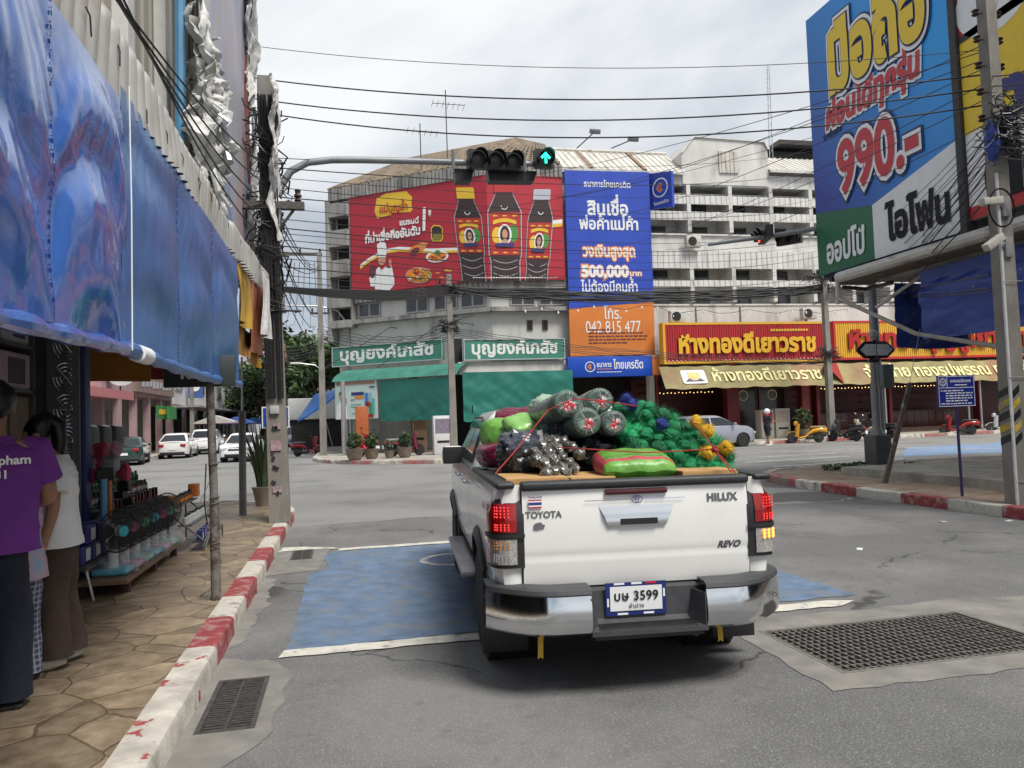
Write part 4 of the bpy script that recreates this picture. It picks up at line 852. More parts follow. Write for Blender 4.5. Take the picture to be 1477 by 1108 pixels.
for k, x in enumerate(fx[:-1]):
 for z0, z1 in ((11.36, 12.02), (12.46, 13.5), (8.74, 9.6), (7.5, 8.42)):
  x0, x1 = x + .2, x + .2 + rw.choice((1.5, 1.55, 1.6))
  f = M(); f.box((x0, 39.22, z0), (x1, 39.29, z1), FRAME); f.box((x0 + .06, 39.205, z0 + .06), (x1 - .06, 39.23, z1 - .06), SHADE); fo = part('window', f)
  p = M()
  for a, b_ in ((x0 + .08, (x0 + x1) / 2 - .03), ((x0 + x1) / 2 + .03, x1 - .08)): p.quad([(a, 39.198, z0 + .08), (b_, 39.198, z0 + .08), (b_, 39.198, z1 - .08), (a, 39.198, z1 - .08)], PANE)
  obj('pane', p, fo, world=True)
g = M(); g.box((15.9, 37.9, 13.4), (XE, 39.25, 13.46), mat('balcony_soffit', (.16, .155, .15), rough=.9)); g.box((15.9, 37.95, 11.2), (XE, 39.25, 11.28), WALLW); g.box((15.9, 37.95, 7.38), (XE, 39.25, 7.47), WALLW); part('ledge', g)
for x in (13.9, 18.6, 21.2, 25.2): g = M(); g.tube([(x, 37.97, 4.4), (x, 37.97, 7.3)], .04, GREYC, 6); part('drain_pipe', g)
def rib_roof(x0, x1, y0, z0, y1, z1, mt, step=.35):
 m = M(); n = max(2, int((x1 - x0) / step)); d = Vector((0, y1 - y0, z1 - z0)); nn = Vector((0, -(z1 - z0), (y1 - y0))).normalized()
 m.add([(x0, y0, z0), (x1, y0, z0), (x1, y1, z1), (x0, y1, z1)], [(0, 1, 2, 3)], mt)
 for k in range(n): x = x0 + (x1 - x0) * (k + .5) / n; m.prism([(-.05, 0), (.05, 0), (.02, .05), (-.02, .05)], (x, y0, z0), EX, nn, d, mt)
 m.box((x0, y0 - .02, z0 - .12), (x1, y0, z0 + .02), mt); return m
m = rib_roof(11.2, 18.25, 37.6, 14.5, 40.2, 16.35, ROOFS); m.tube([(11.2, 40.2, 16.4), (18.25, 40.2, 16.4)], .12, ROOFS, 8)
for x in (12.9, 15.9): m.prism([(-.09, 0), (.09, 0), (.09, .09), (-.09, .09)], (x, 37.6, 14.5), EX, Vector((0, -1.85, 2.6)).normalized(), (0, 2.6, 1.85), mat('rust_batten', (.25, .16, .11), rough=.9, var=.3))
roof = part('roof', m)
m = rib_roof(23.3, XE, 37.7, 14.85, 40.4, 16.5, ROOFS); part('roof', m)
m = M(); m.prism([(18.15, 14.0), (23.35, 14.0), (23.3, 16.1), (23.1, 16.5), (18.9, 16.62), (18.15, 15.7)], (0, 37.94, 0), EX, EZ, (0, 5, 0), WALLW)
m.prism([(18.1, 15.72), (18.86, 16.66), (23.15, 16.54), (23.4, 16.1), (23.32, 16.06), (23.08, 16.46), (18.92, 16.57), (18.2, 15.66)], (0, 37.86, 0), EX, EZ, (0, .06, 0), CORW); gab = part('gable', m)
m = M()
for k in range(9): x = 20.32 + k * .127; m.box((x, 37.87 - .03 * (k % 2), 14.66), (x + .127, 37.93, 15.86), ROOFS)
part('vent_panel', m, gab)
m = M(); m.box((26.8, 44, 14.4), (32, 50, 18.3), SHADE); m.prism([(26.3, 18.0), (27.6, 18.9), (32.2, 18.9), (32.2, 18.6), (27.7, 18.6)], (0, 43.5, 0), EX, EZ, (0, 6.5, 0), mat('dark_roof', (.05, .042, .04), rough=.8, var=.2)); part('rooftop_room', m)
m = M()
def band(m, pts0, pts1, mt, n=1):
 for i in range(len(pts0) - 1): m.quad([pts0[i], pts0[i + 1], pts1[i + 1], pts1[i]], mt)
def plan(off, z, s1=9.4, x1=11.25): return [CH(s1, off, z), CH(0, off, z) + Vector((0, 0, 0)), Vector((x1, 38 - off, z))]
eave = plan(.55, 14.6); lip = plan(.55, 13.95)
top = [CH(6.2, -2.6, 16.7), CH(-.6, -2.6, 16.7), Vector((11.25, 40.6, 16.7))]
for A, B_ in ((0, 1), (1, 2)):
 a0, a1, b0_, b1_ = eave[A], eave[B_], top[A], top[B_]; L = (a1 - a0).length; n = int(L / .34)
 m.quad([a0, a1, b1_, b0_], TILE); nn = (a1 - a0).cross(b0_ - a0).normalized()
 for k in range(n):
  t = (k + .5) / n; p, q = a0.lerp(a1, t), b0_.lerp(b1_, t); m.tube([p + nn * .03, q + nn * .03], .085, TILE, 6)
 for j in range(1, 9):
  t = j / 9; p, q = a0.lerp(b0_, t), a1.lerp(b1_, t); m.tube([p + nn * .05, q + nn * .05], .045, TILE, 5)
m.add([eave[0], CH(9.4, -5, 14.6), top[0]], [(0, 1, 2)], TILE); m.tube([eave[0], top[0]], .1, TILE, 6); m.tube([top[0], top[1], top[2]], .12, TILE, 6); m.tube([eave[1], top[1]], .1, TILE, 6)
part('tiled_roof', m, None)
m = M()
for A, B_ in ((0, 1), (1, 2)):
 a0, a1 = lip[A], lip[B_]; L = (a1 - a0).length; n = int(L / .22); e = (a1 - a0) / n; nn = e.cross(EZ).normalized()
 m.quad([a0, a1, a1 + EZ * .65, a0 + EZ * .65], GREYC)
 for k in range(n): m.prism([(.12, 0), (.88, 0), (.75, .65), (.25, .65)], a0 + e * k + (nn * .001 if 1 else 0), e, EZ, nn * .07, GREYC)
 m.quad([a0 - nn * .55, a1 - nn * .55, a1, a0], GREYC)
part('roof_fascia', m)
m = M()     # band under the billboard, end balconies, window ledges
cbox(m, -.2, 8.2, 0, .35, 8.25, 8.75, GREYC); m.box((7.3, 37.6, 8.25), (11.3, 37.98, 8.75), GREYC)
for s0 in [k * .3 for k in range(27)]: cbox(m, s0, s0 + .14, .35, .40, 8.2, 8.78, GREYC)
cbox(m, -.1, 8.3, 0, .45, 7.08, 7.3, GREYC); m.box((7.35, 37.55, 7.08), (11.3, 37.98, 7.3), GREYC)
part('concrete_band', m)
for z0, z1 in ((13.0, 13.75), (11.35, 12.25), (9.7, 10.6), (8.0, 8.8), (6.9, 7.3)):
 m = M(); cbox(m, 8.1, 9.45, 0, .75, z0, z1, GREYC); cbox(m, 9.3, 9.45, -3, .0, z0, z1, GREYC); part('end_balcony', m)
m = M(); cbox(m, 8.15, 9.2, .0, .02, 7.3, 13.9, SHADE); cbox(m, 9.28, 9.46, .02, .8, 6.2, 13.9, GREYC); cbox(m, 8.05, 8.15, .02, .5, 7.0, 13.9, GREYC); part('balcony_recess', m)  # flat dark sheet painted for the shaded voids between the balconies
def win(fn_box, name='window'):
 f = M(); fn_box(f); return part(name, f)
for s0 in (6.55, 3.6, 1.9, .35):
 f = M(); cbox(f, s0, s0 + 1.35, .02, .1, 7.42, 8.22, FRAME); fo = part('window', f); p = M()
 for a in (s0 + .07, s0 + .73): cbox(p, a, a + .55, .1, .11, 7.5, 8.14, PANE)
 obj('pane', p, fo, world=True)
for x0 in (8.4, 9.9):
 f = M(); f.box((x0, 37.9, 7.42), (x0 + 1.3, 37.98, 8.22), FRAME); fo = part('window', f); p = M()
 for a in (x0 + .07, x0 + .7): p.box((a, 37.88, 7.5), (a + .53, 37.9, 8.14), PANE)
 obj('pane', p, fo, world=True)
for x in (9.25, 10.05):
 f = M(); f.box((x, 37.93, 6.15), (x + .28, 38.0, 6.65), mat('brown_vent', (.08, .03, .02), rough=.7)); f.box((x + .06, 37.915, 6.22), (x + .22, 37.93, 6.58), SHADE); part('vent_block', f)
m = M()
for s0, z1 in ((2.0, 7.0), (5.6, 6.7)): m.tube([CH(s0, .05, z1), CH(s0, .5, z1)], .03, DSTEEL, 6); m.tube([CH(s0, .5, z1 + .05), CH(s0 + 3.6, 2.0, 4.5)], .022, DSTEEL, 5)
part('stay_rod', m)
# billboards and signs on it
RINK = mat('billboard_red', (.40, .018, .035), rough=.45, var=.1, scale=.4)
def flat(name, c, **k): return mat(name, c, rough=k.pop('rough', .5), var=k.pop('var', .06), **k)
YEL = flat('print_yellow', (.72, .45, .03)); ORG = flat('print_orange', (.72, .22, .02)); WHT = flat('print_white', (.75, .75, .74)); DKB = flat('print_dark_brown', (.035, .015, .015)); SILVP = flat('print_silver', (.42, .43, .47)); GRNP = flat('print_green', (.06, .25, .05)); SKIN = flat('print_skin', (.5, .27, .18)); DKR = flat('print_deep_red', (.42, .02, .02)); PLUM = flat('print_plum', (.11, .03, .04)); NVY = flat('print_navy', (.03, .03, .16))
bb = thing('billboard', 'wide red billboard with three sauce bottles and a chef wrapping the building corner', 'billboard', (6, 38.5, 8.6))
m = M()
cbox(m, -.172, 8.0, .40, .55, 8.66, 14.1, RINK); m.prism([(7.275, 8.66), (11.22, 8.66), (11.22, 14.1), (7.275, 14.1)], (0, 37.45, 0), EX, EZ, (0, .15, 0), RINK); obj('panel', m, bb, world=True)
BOFF = .56
def bbp(cx, cy, layer):
 px, py = 500 + cx * 320 / 1477, 240 + cy * 320 / 1477; o = BOFF + .008 * layer
 p = onch(px, py, o); s_ = (p - C0 - NC * o).dot(DC)
 return p if s_ > -.15 else ony(px, py, 38 - o)
def art(m, pts, mt, layer): m.add([bbp(x, y, layer) for x, y in pts][::-1], [tuple(range(len(pts)))], mt)
def oval(cx, cy, rx, ry, n=20, rot=0): return [(cx + rx * math.cos(2 * math.pi * k / n) * math.cos(rot) - ry * math.sin(2 * math.pi * k / n) * math.sin(rot), cy + rx * math.cos(2 * math.pi * k / n) * math.sin(rot) + ry * math.sin(2 * math.pi * k / n) * math.cos(rot)) for k in range(n)]
a = M()
def ribbon(pts, w0, mt, ly):
 for (x0, y0), (x1, y1) in zip(pts, pts[1:]): art(a, [(x0, y0), (x1, y1), (x1, y1 + w0), (x0, y0 + w0)], mt, ly)
rib = [(90, 655), (140, 615), (200, 580), (270, 548), (350, 535), (440, 540), (560, 548), (760, 540)]
ribbon(rib, 17, WHT, 1); ribbon([(x, y + 17) for x, y in rib], 15, YEL, 1); ribbon([(1368, 360), (1436, 352)], 25, WHT, 1); ribbon([(1368, 385), (1436, 377)], 22, YEL, 1)
art(a, [(185, 300), (200, 215), (260, 180), (400, 165), (415, 185), (438, 205), (430, 250), (440, 285), (425, 305), (300, 310), (205, 350), (198, 335)], YEL, 1)
for k in range(4): art(a, [(183 + 6 * k, 290 + 14 * k), (300, 280 + 12 * k), (300, 286 + 12 * k), (190 + 6 * k, 302 + 14 * k)], YEL, 2)
def bottle(cx, top, bot, wd, capc, neck, sh, lab0, lab1, capw, tilt):
 def q(x, y): return (cx + x + tilt * (bot - y) / (bot - top), y)
 prof = [(-capw, neck), (-capw * .95, neck + 15), (-wd * .95, sh), (-wd, lab0), (-wd * .96, lab1), (-wd * .86, lab1 + 40), (-wd * .86, bot), (wd * .86, bot), (wd * .86, lab1 + 40), (wd * .96, lab1), (wd, lab0), (wd * .95, sh), (capw * .95, neck + 15), (capw, neck)]
 art(a, [q(x * 1.06, y) for x, y in prof], SILVP, 2); art(a, [q(x, y) for x, y in prof], DKB, 3)
 art(a, [q(x, y) for x, y in ((-capw * 1.15, neck), (-capw * 1.15, top + 8), (-capw, top), (capw, top), (capw * 1.15, top + 8), (capw * 1.15, neck))], capc, 4)
 art(a, [q(x, y) for x, y in ((-wd * .98, lab0), (-wd * .9, lab1), (wd * .9, lab1), (wd * .98, lab0))], DKR, 4)
 hgt = lab1 - lab0; my = lab0 + hgt * .52
 for k in (-.6, 0, .6):
  for yy in (lab0 + hgt * .08, lab1 - hgt * .06): art(a, [q(x + k * wd, yy + y) for x, y in ((-16, 2), (-4, -5), (12, 0), (17, -5), (17, 6), (8, 4), (-6, 7))], YEL, 5)
 art(a, [q(x, y) for x, y in oval(-wd * .45, my + 8, wd * .35, hgt * .2)], YEL, 5); art(a, [q(x, y) for x, y in oval(wd * .5, my - 6, wd * .33, hgt * .2)], GRNP, 5)
 art(a, [q(x, y) for x, y in oval(0, my, wd * .42, hgt * .24)], WHT, 6); art(a, [q(x, y) for x, y in oval(0, my, wd * .30, hgt * .2)], DKB, 7); art(a, [q(x, y) for x, y in oval(0, my - 2, wd * .17, hgt * .11)], SKIN, 8); art(a, [q(x, y) for x, y in oval(0, my + hgt * .17, wd * .2, hgt * .06)], SKIN, 8)
 art(a, [q(x, y) for x, y in ((-wd * .6, my + hgt * .2), (wd * .6, my + hgt * .2), (wd * .5, my + hgt * .3), (-wd * .5, my + hgt * .3))], NVY, 9)
 art(a, [q(x, y) for x, y in [(-wd * .72 + wd * 1.44 * k / 8, lab0 + hgt * (.2 - .06 * math.sin(math.pi * k / 8))) for k in range(9)] + [(wd * .72 - wd * 1.44 * k / 8, lab0 + hgt * (.29 - .06 * math.sin(math.pi * k / 8))) for k in range(9)]], YEL, 6)
 for j in range(3):
  yy = lab1 + 30 + j * (bot - lab1 - 40) / 3
  for k in range(8):
   t0, t1 = k / 8, (k + 1) / 8; f_ = lambda t: (-wd * .75 + wd * 1.5 * t, yy + 22 * math.sin(math.pi * t)); p0, p1 = f_(t0), f_(t1)
   art(a, [q(*p0), q(*p1), q(p1[0], p1[1] + 4), q(p0[0], p0[1] + 4)], SILVP, 4)
 for k in range(7):
  t0, t1 = k / 7 * 3.4, (k + 1) / 7 * 3.4; r0 = wd * .22; c_ = (wd * .0, sh - 25)
  art(a, [q(c_[0] + r0 * math.cos(t0), c_[1] + r0 * math.sin(t0)), q(c_[0] + r0 * math.cos(t1), c_[1] + r0 * math.sin(t1)), q(c_[0] + (r0 - 5) * math.cos(t1), c_[1] + (r0 - 5) * math.sin(t1)), q(c_[0] + (r0 - 5) * math.cos(t0), c_[1] + (r0 - 5) * math.sin(t0))], WHT, 5)
bottle(850, 140, 766, 88, YEL, 215, 330, 345, 575, 52, -64)
bottle(1060, 92, 762, 108, DKR, 172, 290, 305, 590, 60, -14)
bottle(1264, 152, 762, 80, SILVP, 222, 330, 375, 615, 50, 38)
art(a, [(190, 826), (185, 760), (196, 690), (216, 665), (258, 665), (290, 685), (316, 740), (318, 790), (285, 826)], WHT, 2); art(a, [(150, 745), (190, 690), (200, 720), (185, 800), (160, 800)], WHT, 2); art(a, [(275, 690), (300, 660), (318, 760), (300, 790)], WHT, 3)
art(a, oval(234, 625, 26, 34), SKIN, 3); art(a, [(212, 605), (204, 560), (202, 520), (225, 503), (258, 508), (266, 540), (262, 605)], WHT, 4); art(a, oval(290, 640, 9, 24), SKIN, 4); art(a, oval(172, 700, 22, 44), PLUM, 3); art(a, [(215, 665), (255, 665), (235, 690)], DKR, 4)
for k in range(5): art(a, oval(222 + 4, 700 + k * 24, 3, 3, 8), SILVP, 4)
art(a, oval(480, 725, 88, 54), SKIN, 2); art(a, oval(480, 722, 80, 46), ORG, 3); art(a, oval(603, 600, 76, 40, 20, -.12), WHT, 2); art(a, oval(603, 600, 62, 30, 20, -.12), ORG, 3); art(a, oval(605, 575, 20, 18), GRNP, 4)
rp = random.Random(3)
for k in range(46):
 x, y = rp.uniform(-70, 70), rp.uniform(-38, 38); art(a, oval(480 + x, 722 + y, rp.uniform(7, 14), rp.uniform(5, 9), 8, rp.uniform(0, 3)), rp.choice((YEL, ORG, SKIN, DKR, WHT, GRNP)), 4 + k % 4)
for k in range(22): art(a, oval(603 + rp.uniform(-48, 48), 605 + rp.uniform(-18, 18), rp.uniform(6, 11), rp.uniform(4, 7), 8), rp.choice((SKIN, ORG, YEL, DKR)), 5 + k % 3)
art(a, [(410, 560), (430, 540), (500, 505), (540, 510), (525, 545), (470, 585), (440, 590)], ORG, 2); art(a, oval(455, 565, 34, 20, 14, -.6), PLUM, 3); art(a, oval(505, 525, 22, 12, 12, -.5), SKIN, 3)
art(a, [(560, 412), (578, 390), (620, 392), (640, 412), (642, 480), (630, 500), (572, 500), (562, 480)], YEL, 2); art(a, [(566, 414), (582, 398), (616, 400), (634, 414), (635, 478), (570, 478)], DKB, 3); art(a, [(574, 450), (630, 448), (628, 490), (576, 492)], mat('print_olive', (.2, .16, .03), var=.1), 4)
for x, y, s_ in ((670, 695, 28), (605, 710, 15), (632, 740, 16), (540, 655, 0)):
 if s_: art(a, [(x - s_, y + 4), (x - s_ * .2, y - s_ * .35), (x + s_ * .7, y), (x + s_, y - s_ * .3), (x + s_, y + s_ * .3), (x + s_ * .4, y + s_ * .15)], YEL, 2)
obj('printed_picture', a, bb, world=True)
t = M(); ech = -DC
def bbt(s, cx, cy, cw, h, mt, tilt=0, bold=.02, ly=4, **k):
 o = bbp(cx, cy, ly); o2 = bbp(cx + 10, cy + tilt * 10, ly); ex = (o2 - o).normalized(); ww = (bbp(cx + cw / 2, cy, ly) - bbp(cx - cw / 2, cy, ly)).length
 text(t, s, o, ex, EZ, h, mt, bold, fit=ww, lift=.008, **k)
bbt('แม่บุญล้ำ', 312, 300, 190, .36, DKR, -.12); bbt('แบรนด์', 416, 385, 130, .26, WHT, -.14, .04); bbt('ที่น่าเชื่อถืออันดับ', 305, 482, 370, .38, WHT, -.17, .045); bbt('1', 515, 418, 44, .95, WHT, -.15, .06, skew=.1); bbt('*', 555, 360, 18, .5, WHT, -.15, .03)
obj('lettering', t, bb, world=True)
t = M()
for k in range(30): art_ = [(840 + k * 19, 738), (840 + k * 19 + 14, 738), (840 + k * 19 + 14, 744), (840 + k * 19, 744)]; t.add([bbp(x, y, 9) for x, y in art_][::-1], [(0, 1, 2, 3)], WHT)
obj('small_print', t, bb, world=True)
BANB = mat('banner_blue', (.018, .06, .42), rough=.5, var=.12, scale=.5); BANO = mat('banner_orange', (.62, .19, .035), rough=.5, var=.12, scale=.5)
bn = thing('bank_banner', 'tall blue and orange loan banner hung down the building front', 'banner', (13.6, 37.4, 4.7))
YB = 37.35
m = M(); m.prism([(11.32, 7.15), (15.93, 7.5), (15.98, 14.36), (11.36, 14.30)], (0, YB, 0), EX, EZ, (0, .12, 0), BANB); m.prism([(11.30, 4.72), (15.88, 4.75), (15.93, 7.49), (11.32, 7.14)], (0, YB, 0), EX, EZ, (0, .12, 0), BANO)
obj('panel', m, bn, world=True); t = M(); ORT = mat('banner_outline_orange', (.75, .25, .04), rough=.5, var=0)
def bt(s, px, py, pw, h, mt=WHT, bold=.02, o=None): p = ony(px, py, YB); ww = (ony(px + pw / 2, py, YB) - ony(px - pw / 2, py, YB)).length; text(t, s, p, EX, EZ, h, mt, bold, fit=ww, lift=.008, outline=o)
bt('ธนาคารไทยเครดิต', 876, 270, 68, .27); bt('สินเชื่อ', 877, 310, 60, .62, bold=.03); bt('พ่อค้าแม่ค้า', 879, 331, 86, .52, bold=.03); bt('วงเงินสูงสุด', 879, 370, 76, .5, bold=.02, o=[(.09, ORT)]); bt('500,000', 873, 399, 68, .5, bold=.05, o=[(.13, ORT)]); bt('บาท', 917, 398, 18, .22, bold=.02, o=[(.09, ORT)])
bt('ไม่ต้องมีคนค้ำ', 880, 421, 82, .46, bold=.02); bt('โทร.', 884, 460, 26, .5, bold=.01); bt('042 815 477', 885, 480, 80, .55, bold=.0)
obj('lettering', t, bn, world=True); t = M(); rp = random.Random(8)
for k in range(5):
 x = 12.3
 while x < 15.3 - (.9 if k == 4 else 0) - (1.8 if k == 0 else 0): l_ = rp.uniform(.1, .3); z = 6.02 - k * .17; t.quad([(x, YB - .01, z), (x + l_, YB - .01, z), (x + l_, YB - .01, z + .07), (x, YB - .01, z + .07)], PLUM); x += l_ + .05
obj('small_print', t, bn, world=True)
sg = thing('bank_sign', 'blue bank sign with an orange end over the entrance', 'shop sign', (13.5, 37.1, 3.6)); YS = 37.0
m = M(); m.rbox((11.05, YS, 3.62), (15.55, YS + .45, 4.66), mat('sign_blue', (.012, .07, .45), rough=.35, var=.06), .02); m.rbox((15.56, YS, 3.66), (15.98, YS + .45, 4.66), BANO, .02); obj('panel', m, sg, world=True)
t = M()
def ringY(m, cx, cz, r0, r1, y, mt, n=26):
 for k in range(n):
  a, b_ = 2 * math.pi * k / n, 2 * math.pi * (k + 1) / n; m.quad([(cx + r1 * math.cos(a), y, cz + r1 * math.sin(a)), (cx + r1 * math.cos(b_), y, cz + r1 * math.sin(b_)), (cx + r0 * math.cos(b_), y, cz + r0 * math.sin(b_)), (cx + r0 * math.cos(a), y, cz + r0 * math.sin(a))][::-1], mt)
def bank_logo(m, P, r):
 n = 26
 for k in range(n):
  a, b_ = 2 * math.pi * k / n, 2 * math.pi * (k + 1) / n; m.quad([P(r * math.cos(a), r * math.sin(a), .01), P(r * math.cos(b_), r * math.sin(b_), .01), P(r * .84 * math.cos(b_), r * .84 * math.sin(b_), .01), P(r * .84 * math.cos(a), r * .84 * math.sin(a), .01)][::-1], WHT)
 for x0, y0, x1, y1 in ((-.45, .0, .0, .45), (-.45, .0, .0, -.45), (.0, .5, .3, .2), (.0, -.5, .3, -.2), (-.1, .0, .25, .3), (-.1, .0, .25, -.3)):
  d = Vector((x1 - x0, y1 - y0)).normalized(); e = Vector((-d.y, d.x)) * .09
  m.quad([P(r * (x0 - e.x), r * (y0 - e.y), .012), P(r * (x1 - e.x), r * (y1 - e.y), .012), P(r * (x1 + e.x), r * (y1 + e.y), .012), P(r * (x0 + e.x), r * (y0 + e.y), .012)], ORT)
bank_logo(t, lambda u, v, l: Vector((12.2 + u, YS - l, 4.14 + v)), .27); obj('emblem', t, sg, world=True); t = M()
text(t, 'ธนาคาร', (12.55, YS, 4.12), EX, EZ, .22, WHT, .02, align='l', fit=.8, lift=.008); text(t, 'ไทยเครดิต', (13.45, YS, 4.02), EX, EZ, .36, WHT, .02, align='l', fit=1.62, lift=.008); t.quad([(12.55, YS - .01, 4.0), (13.35, YS - .01, 4.0), (13.35, YS - .01, 4.03), (12.55, YS - .01, 4.03)], ORT)
for k in range(9): t.quad([(12.55 + k * .15, YS - .01, 3.84), (12.67 + k * .15, YS - .01, 3.84), (12.67 + k * .15, YS - .01, 3.88), (12.55 + k * .15, YS - .01, 3.88)], WHT)
obj('lettering', t, sg, world=True)
fs = thing('projecting_sign', 'small blue bank sign standing out from the building beside the tall banner', 'shop sign', (16.1, 36.8, 12.2))
m = M(); m.prism([(0, 12.45), (1.5, 12.25), (1.5, 14.1), (0, 14.35)], (16.05, 37.6, 0), Vector((.45, -.9, 0)).normalized(), EZ, (.16, .08, 0), BANB); m.tube([(16.1, 37.9, 13.8), (16.2, 37.3, 13.8)], .03, DSTEEL, 6); obj('panel', m, fs, world=True)
t = M(); ef = Vector((.45, -.9, 0)).normalized(); nf = Vector((-.9, -.45, 0)); bank_logo(t, lambda u, v, l: Vector((16.05, 37.6, 0)) + ef * (.75 + u) + EZ * (13.42 + v) + nf * l, .52); obj('emblem', t, fs, world=True)
t = M(); text(t, 'ไทยเครดิต', Vector((16.05, 37.6, 12.55)) + ef * .8, ef, EZ - ef * .1, .14, WHT, .03, fit=1.0, lift=.01); obj('lettering', t, fs, world=True)
GRED = mat('sign_red', (.42, .022, .025), rough=.5, var=.12, scale=.6, stretch=(6, 1, .3)); GYEL = mat('sign_yellow', (.72, .40, .035), rough=.5, var=.08, scale=.6, stretch=(6, 1, .3)); GOLDL = mat('gold_letter', (.75, .42, .03), rough=.35, var=.1)
CREAM = mat('cream_letter', (.72, .66, .30), rough=.6, var=0); OLIVE = mat('gold_awning', (.25, .21, .08), rough=.65, var=.3, scale=1.2, bump=.3, bscale=6, c2=(.26, .10, .05), m2=(.5, .75), scale2=.5)
def extrude_text(m, s, o, h, fit, mt, mside, bold, th=.1):
 V, T, w_ = text_tris(s, bold); k = h / .62; kx = fit / w_; o = Vector(o)
 m.add([o + EX * ((x - w_ / 2) * kx) + EZ * (y * k) + Vector((0, -th - q * 4, 0)) for x, y, q in V], T, mt)
 cnt = {}
 for f in T:
  for i in range(len(f)): e = (f[i], f[(i + 1) % len(f)]); cnt[e] = 1
 ed = [e for e in cnt if (e[1], e[0]) not in cnt]
 P = lambda i, d: o + EX * ((V[i][0] - w_ / 2) * kx) + EZ * (V[i][1] * k) + Vector((0, d, 0))
 for a, b_ in ed: m.quad([P(a, 0), P(b_, 0), P(b_, -th), P(a, -th)], mside)
def ribbed_sign(name, label, x0, x1, z0, z1, y, face, frame):
 t = thing(name, label, 'shop sign', ((x0 + x1) / 2, y, z0)); m = M(); n = int((x1 - x0 - .3) / .13)
 m.box((x0 + .12, y + .04, z0 + .1), (x1 - .12, y + .45, z1 - .1), face)
 for k in range(n): x = x0 + .14 + (x1 - x0 - .28) * k / n; m.box((x, y + .012, z0 + .12), (x + .07, y + .04, z1 - .12), face)
 obj('panel', m, t, world=True); f = M()
 for a, b_ in (((x0, y, z0), (x1, y + .5, z0 + .12)), ((x0, y, z1 - .12), (x1, y + .5, z1)), ((x0, y, z0 + .12), (x0 + .13, y + .5, z1 - .12)), ((x1 - .13, y, z0 + .12), (x1, y + .5, z1 - .12))): f.box(a, b_, frame)
 obj('frame', f, t, world=True); return t
gs = ribbed_sign('gold_shop_sign', 'long red gold-shop sign in a yellow frame with raised gold lettering', 15.95, 25.3, 4.16, 6.28, 36.4, GRED, GYEL)
t = M(); extrude_text(t, 'ห้างทองดีเยาวราช', (20.65, 36.4, 4.72), .78, 7.9, GOLDL, mat('gold_letter_side', (.3, .12, .02), rough=.5), .045); obj('lettering', t, gs, world=True)
t = M()
for k in range(14): t.quad([(22.0 + k * .16, 36.39, 5.78), (22.12 + k * .16, 36.39, 5.78), (22.12 + k * .16, 36.39, 5.9), (22.0 + k * .16, 36.39, 5.9)], GOLDL)
for k in range(40): t.ball((16.2 + k * .226, 36.38, 4.31), .035, WHT, 6, 4)
obj('trim_dot', t, gs, world=True)
gs = ribbed_sign('gold_shop_sign', 'long yellow gold-shop sign with a red border and raised red lettering', 25.75, 43.0, 4.2, 6.3, 36.4, GYEL, mat('sign_border_red', (.5, .03, .03), rough=.5, var=.05))
t = M(); extrude_text(t, 'ห้างทองบุญชูเยาวราช', (32.7, 36.4, 4.82), .86, 12.4, mat('raised_red_letter', (.42, .012, .015), rough=.4, var=.08), mat('raised_red_side', (.2, .01, .01), rough=.5), .035); obj('lettering', t, gs, world=True)
def cloth_awning(label, x0, x1, y0, z0, y1, z1, mt, seed, name='cloth_awning'):
 rr = random.Random(seed); ph = [rr.uniform(0, 6) for _ in range(4)]; m = M()
 m.grid(lambda u, v: (x0 + (x1 - x0) * u, y0 + (y1 - y0) * v + .03 * math.sin(u * 37 + ph[0]) * v, z0 + (z1 - z0) * v - .05 * math.sin(math.pi * u * 4) ** 2 * v + .02 * math.sin(u * 55 + v * 6 + ph[1])), 90, 10, mt, .012)
 return obj(name, m, label=label, cat='awning')
def sl_text(m, s, xc, zb, h, fit, mt, y0, z0, y1, z1, bold=.02):
 ez = (Vector((0, y0, z0)) - Vector((0, y1, z1))).normalized(); p = Vector((xc, y1, z1)) + ez * zb; text(m, s, p, EX, ez, h, mt, bold, fit=fit, lift=.05)
aw = thing('cloth_awning', 'gold cloth awning with an emblem and pale lettering under the red sign', 'awning', (20, 35.6, 2.8))
m = M(); m.grid(lambda u, v: (15.6 + 9.9 * u, 36.3 - .75 * v + .03 * math.sin(u * 37) * v, 4.0 - 1.14 * v - .04 * math.sin(math.pi * u * 4) ** 2 * v + .02 * math.sin(u * 55 + v * 6)), 90, 10, OLIVE, .012); obj('cloth', m, aw, world=True)
t = M(); sl_text(t, 'ห้างทองดีเยาวราช', 21.4, .38, .62, 6.3, CREAM, 36.3, 4.0, 35.55, 2.86); obj('lettering', t, aw, world=True)
t = M(); ez = Vector((0, .75, 1.14)).normalized(); nz_ = Vector((0, -1.14, .75)).normalized(); o_ = Vector((17.3, 35.55, 2.86)) + ez * .68 + nz_ * .05
def rr_poly(w_, h_, r): return [(sx * (w_ - r) + r * math.cos(R(a)), sy * (h_ - r) + r * math.sin(R(a))) for sx, sy, a0 in ((1, 1, 0), (-1, 1, 90), (-1, -1, 180), (1, -1, 270)) for a in range(a0, a0 + 91, 18)]
t.poly(rr_poly(.66, .42, .12), o_, EX, ez, WHT); t.poly([(-.34, -.05), (-.3, .3), (-.1, .2), (0, .34), (.1, .2), (.3, .3), (.34, -.05), (.12, -.16), (-.12, -.16)], o_ + nz_ * .01, EX, ez, GOLDL); t.poly([(-.55, -.3), (-.3, -.1), (-.1, -.22), (.1, -.22), (.3, -.1), (.55, -.3)], o_ + nz_ * .012, EX, ez, INK); t.poly(oval(0, .06, .09, .1), o_ + nz_ * .02, EX, ez, CREAM); obj('emblem', t, aw, world=True)
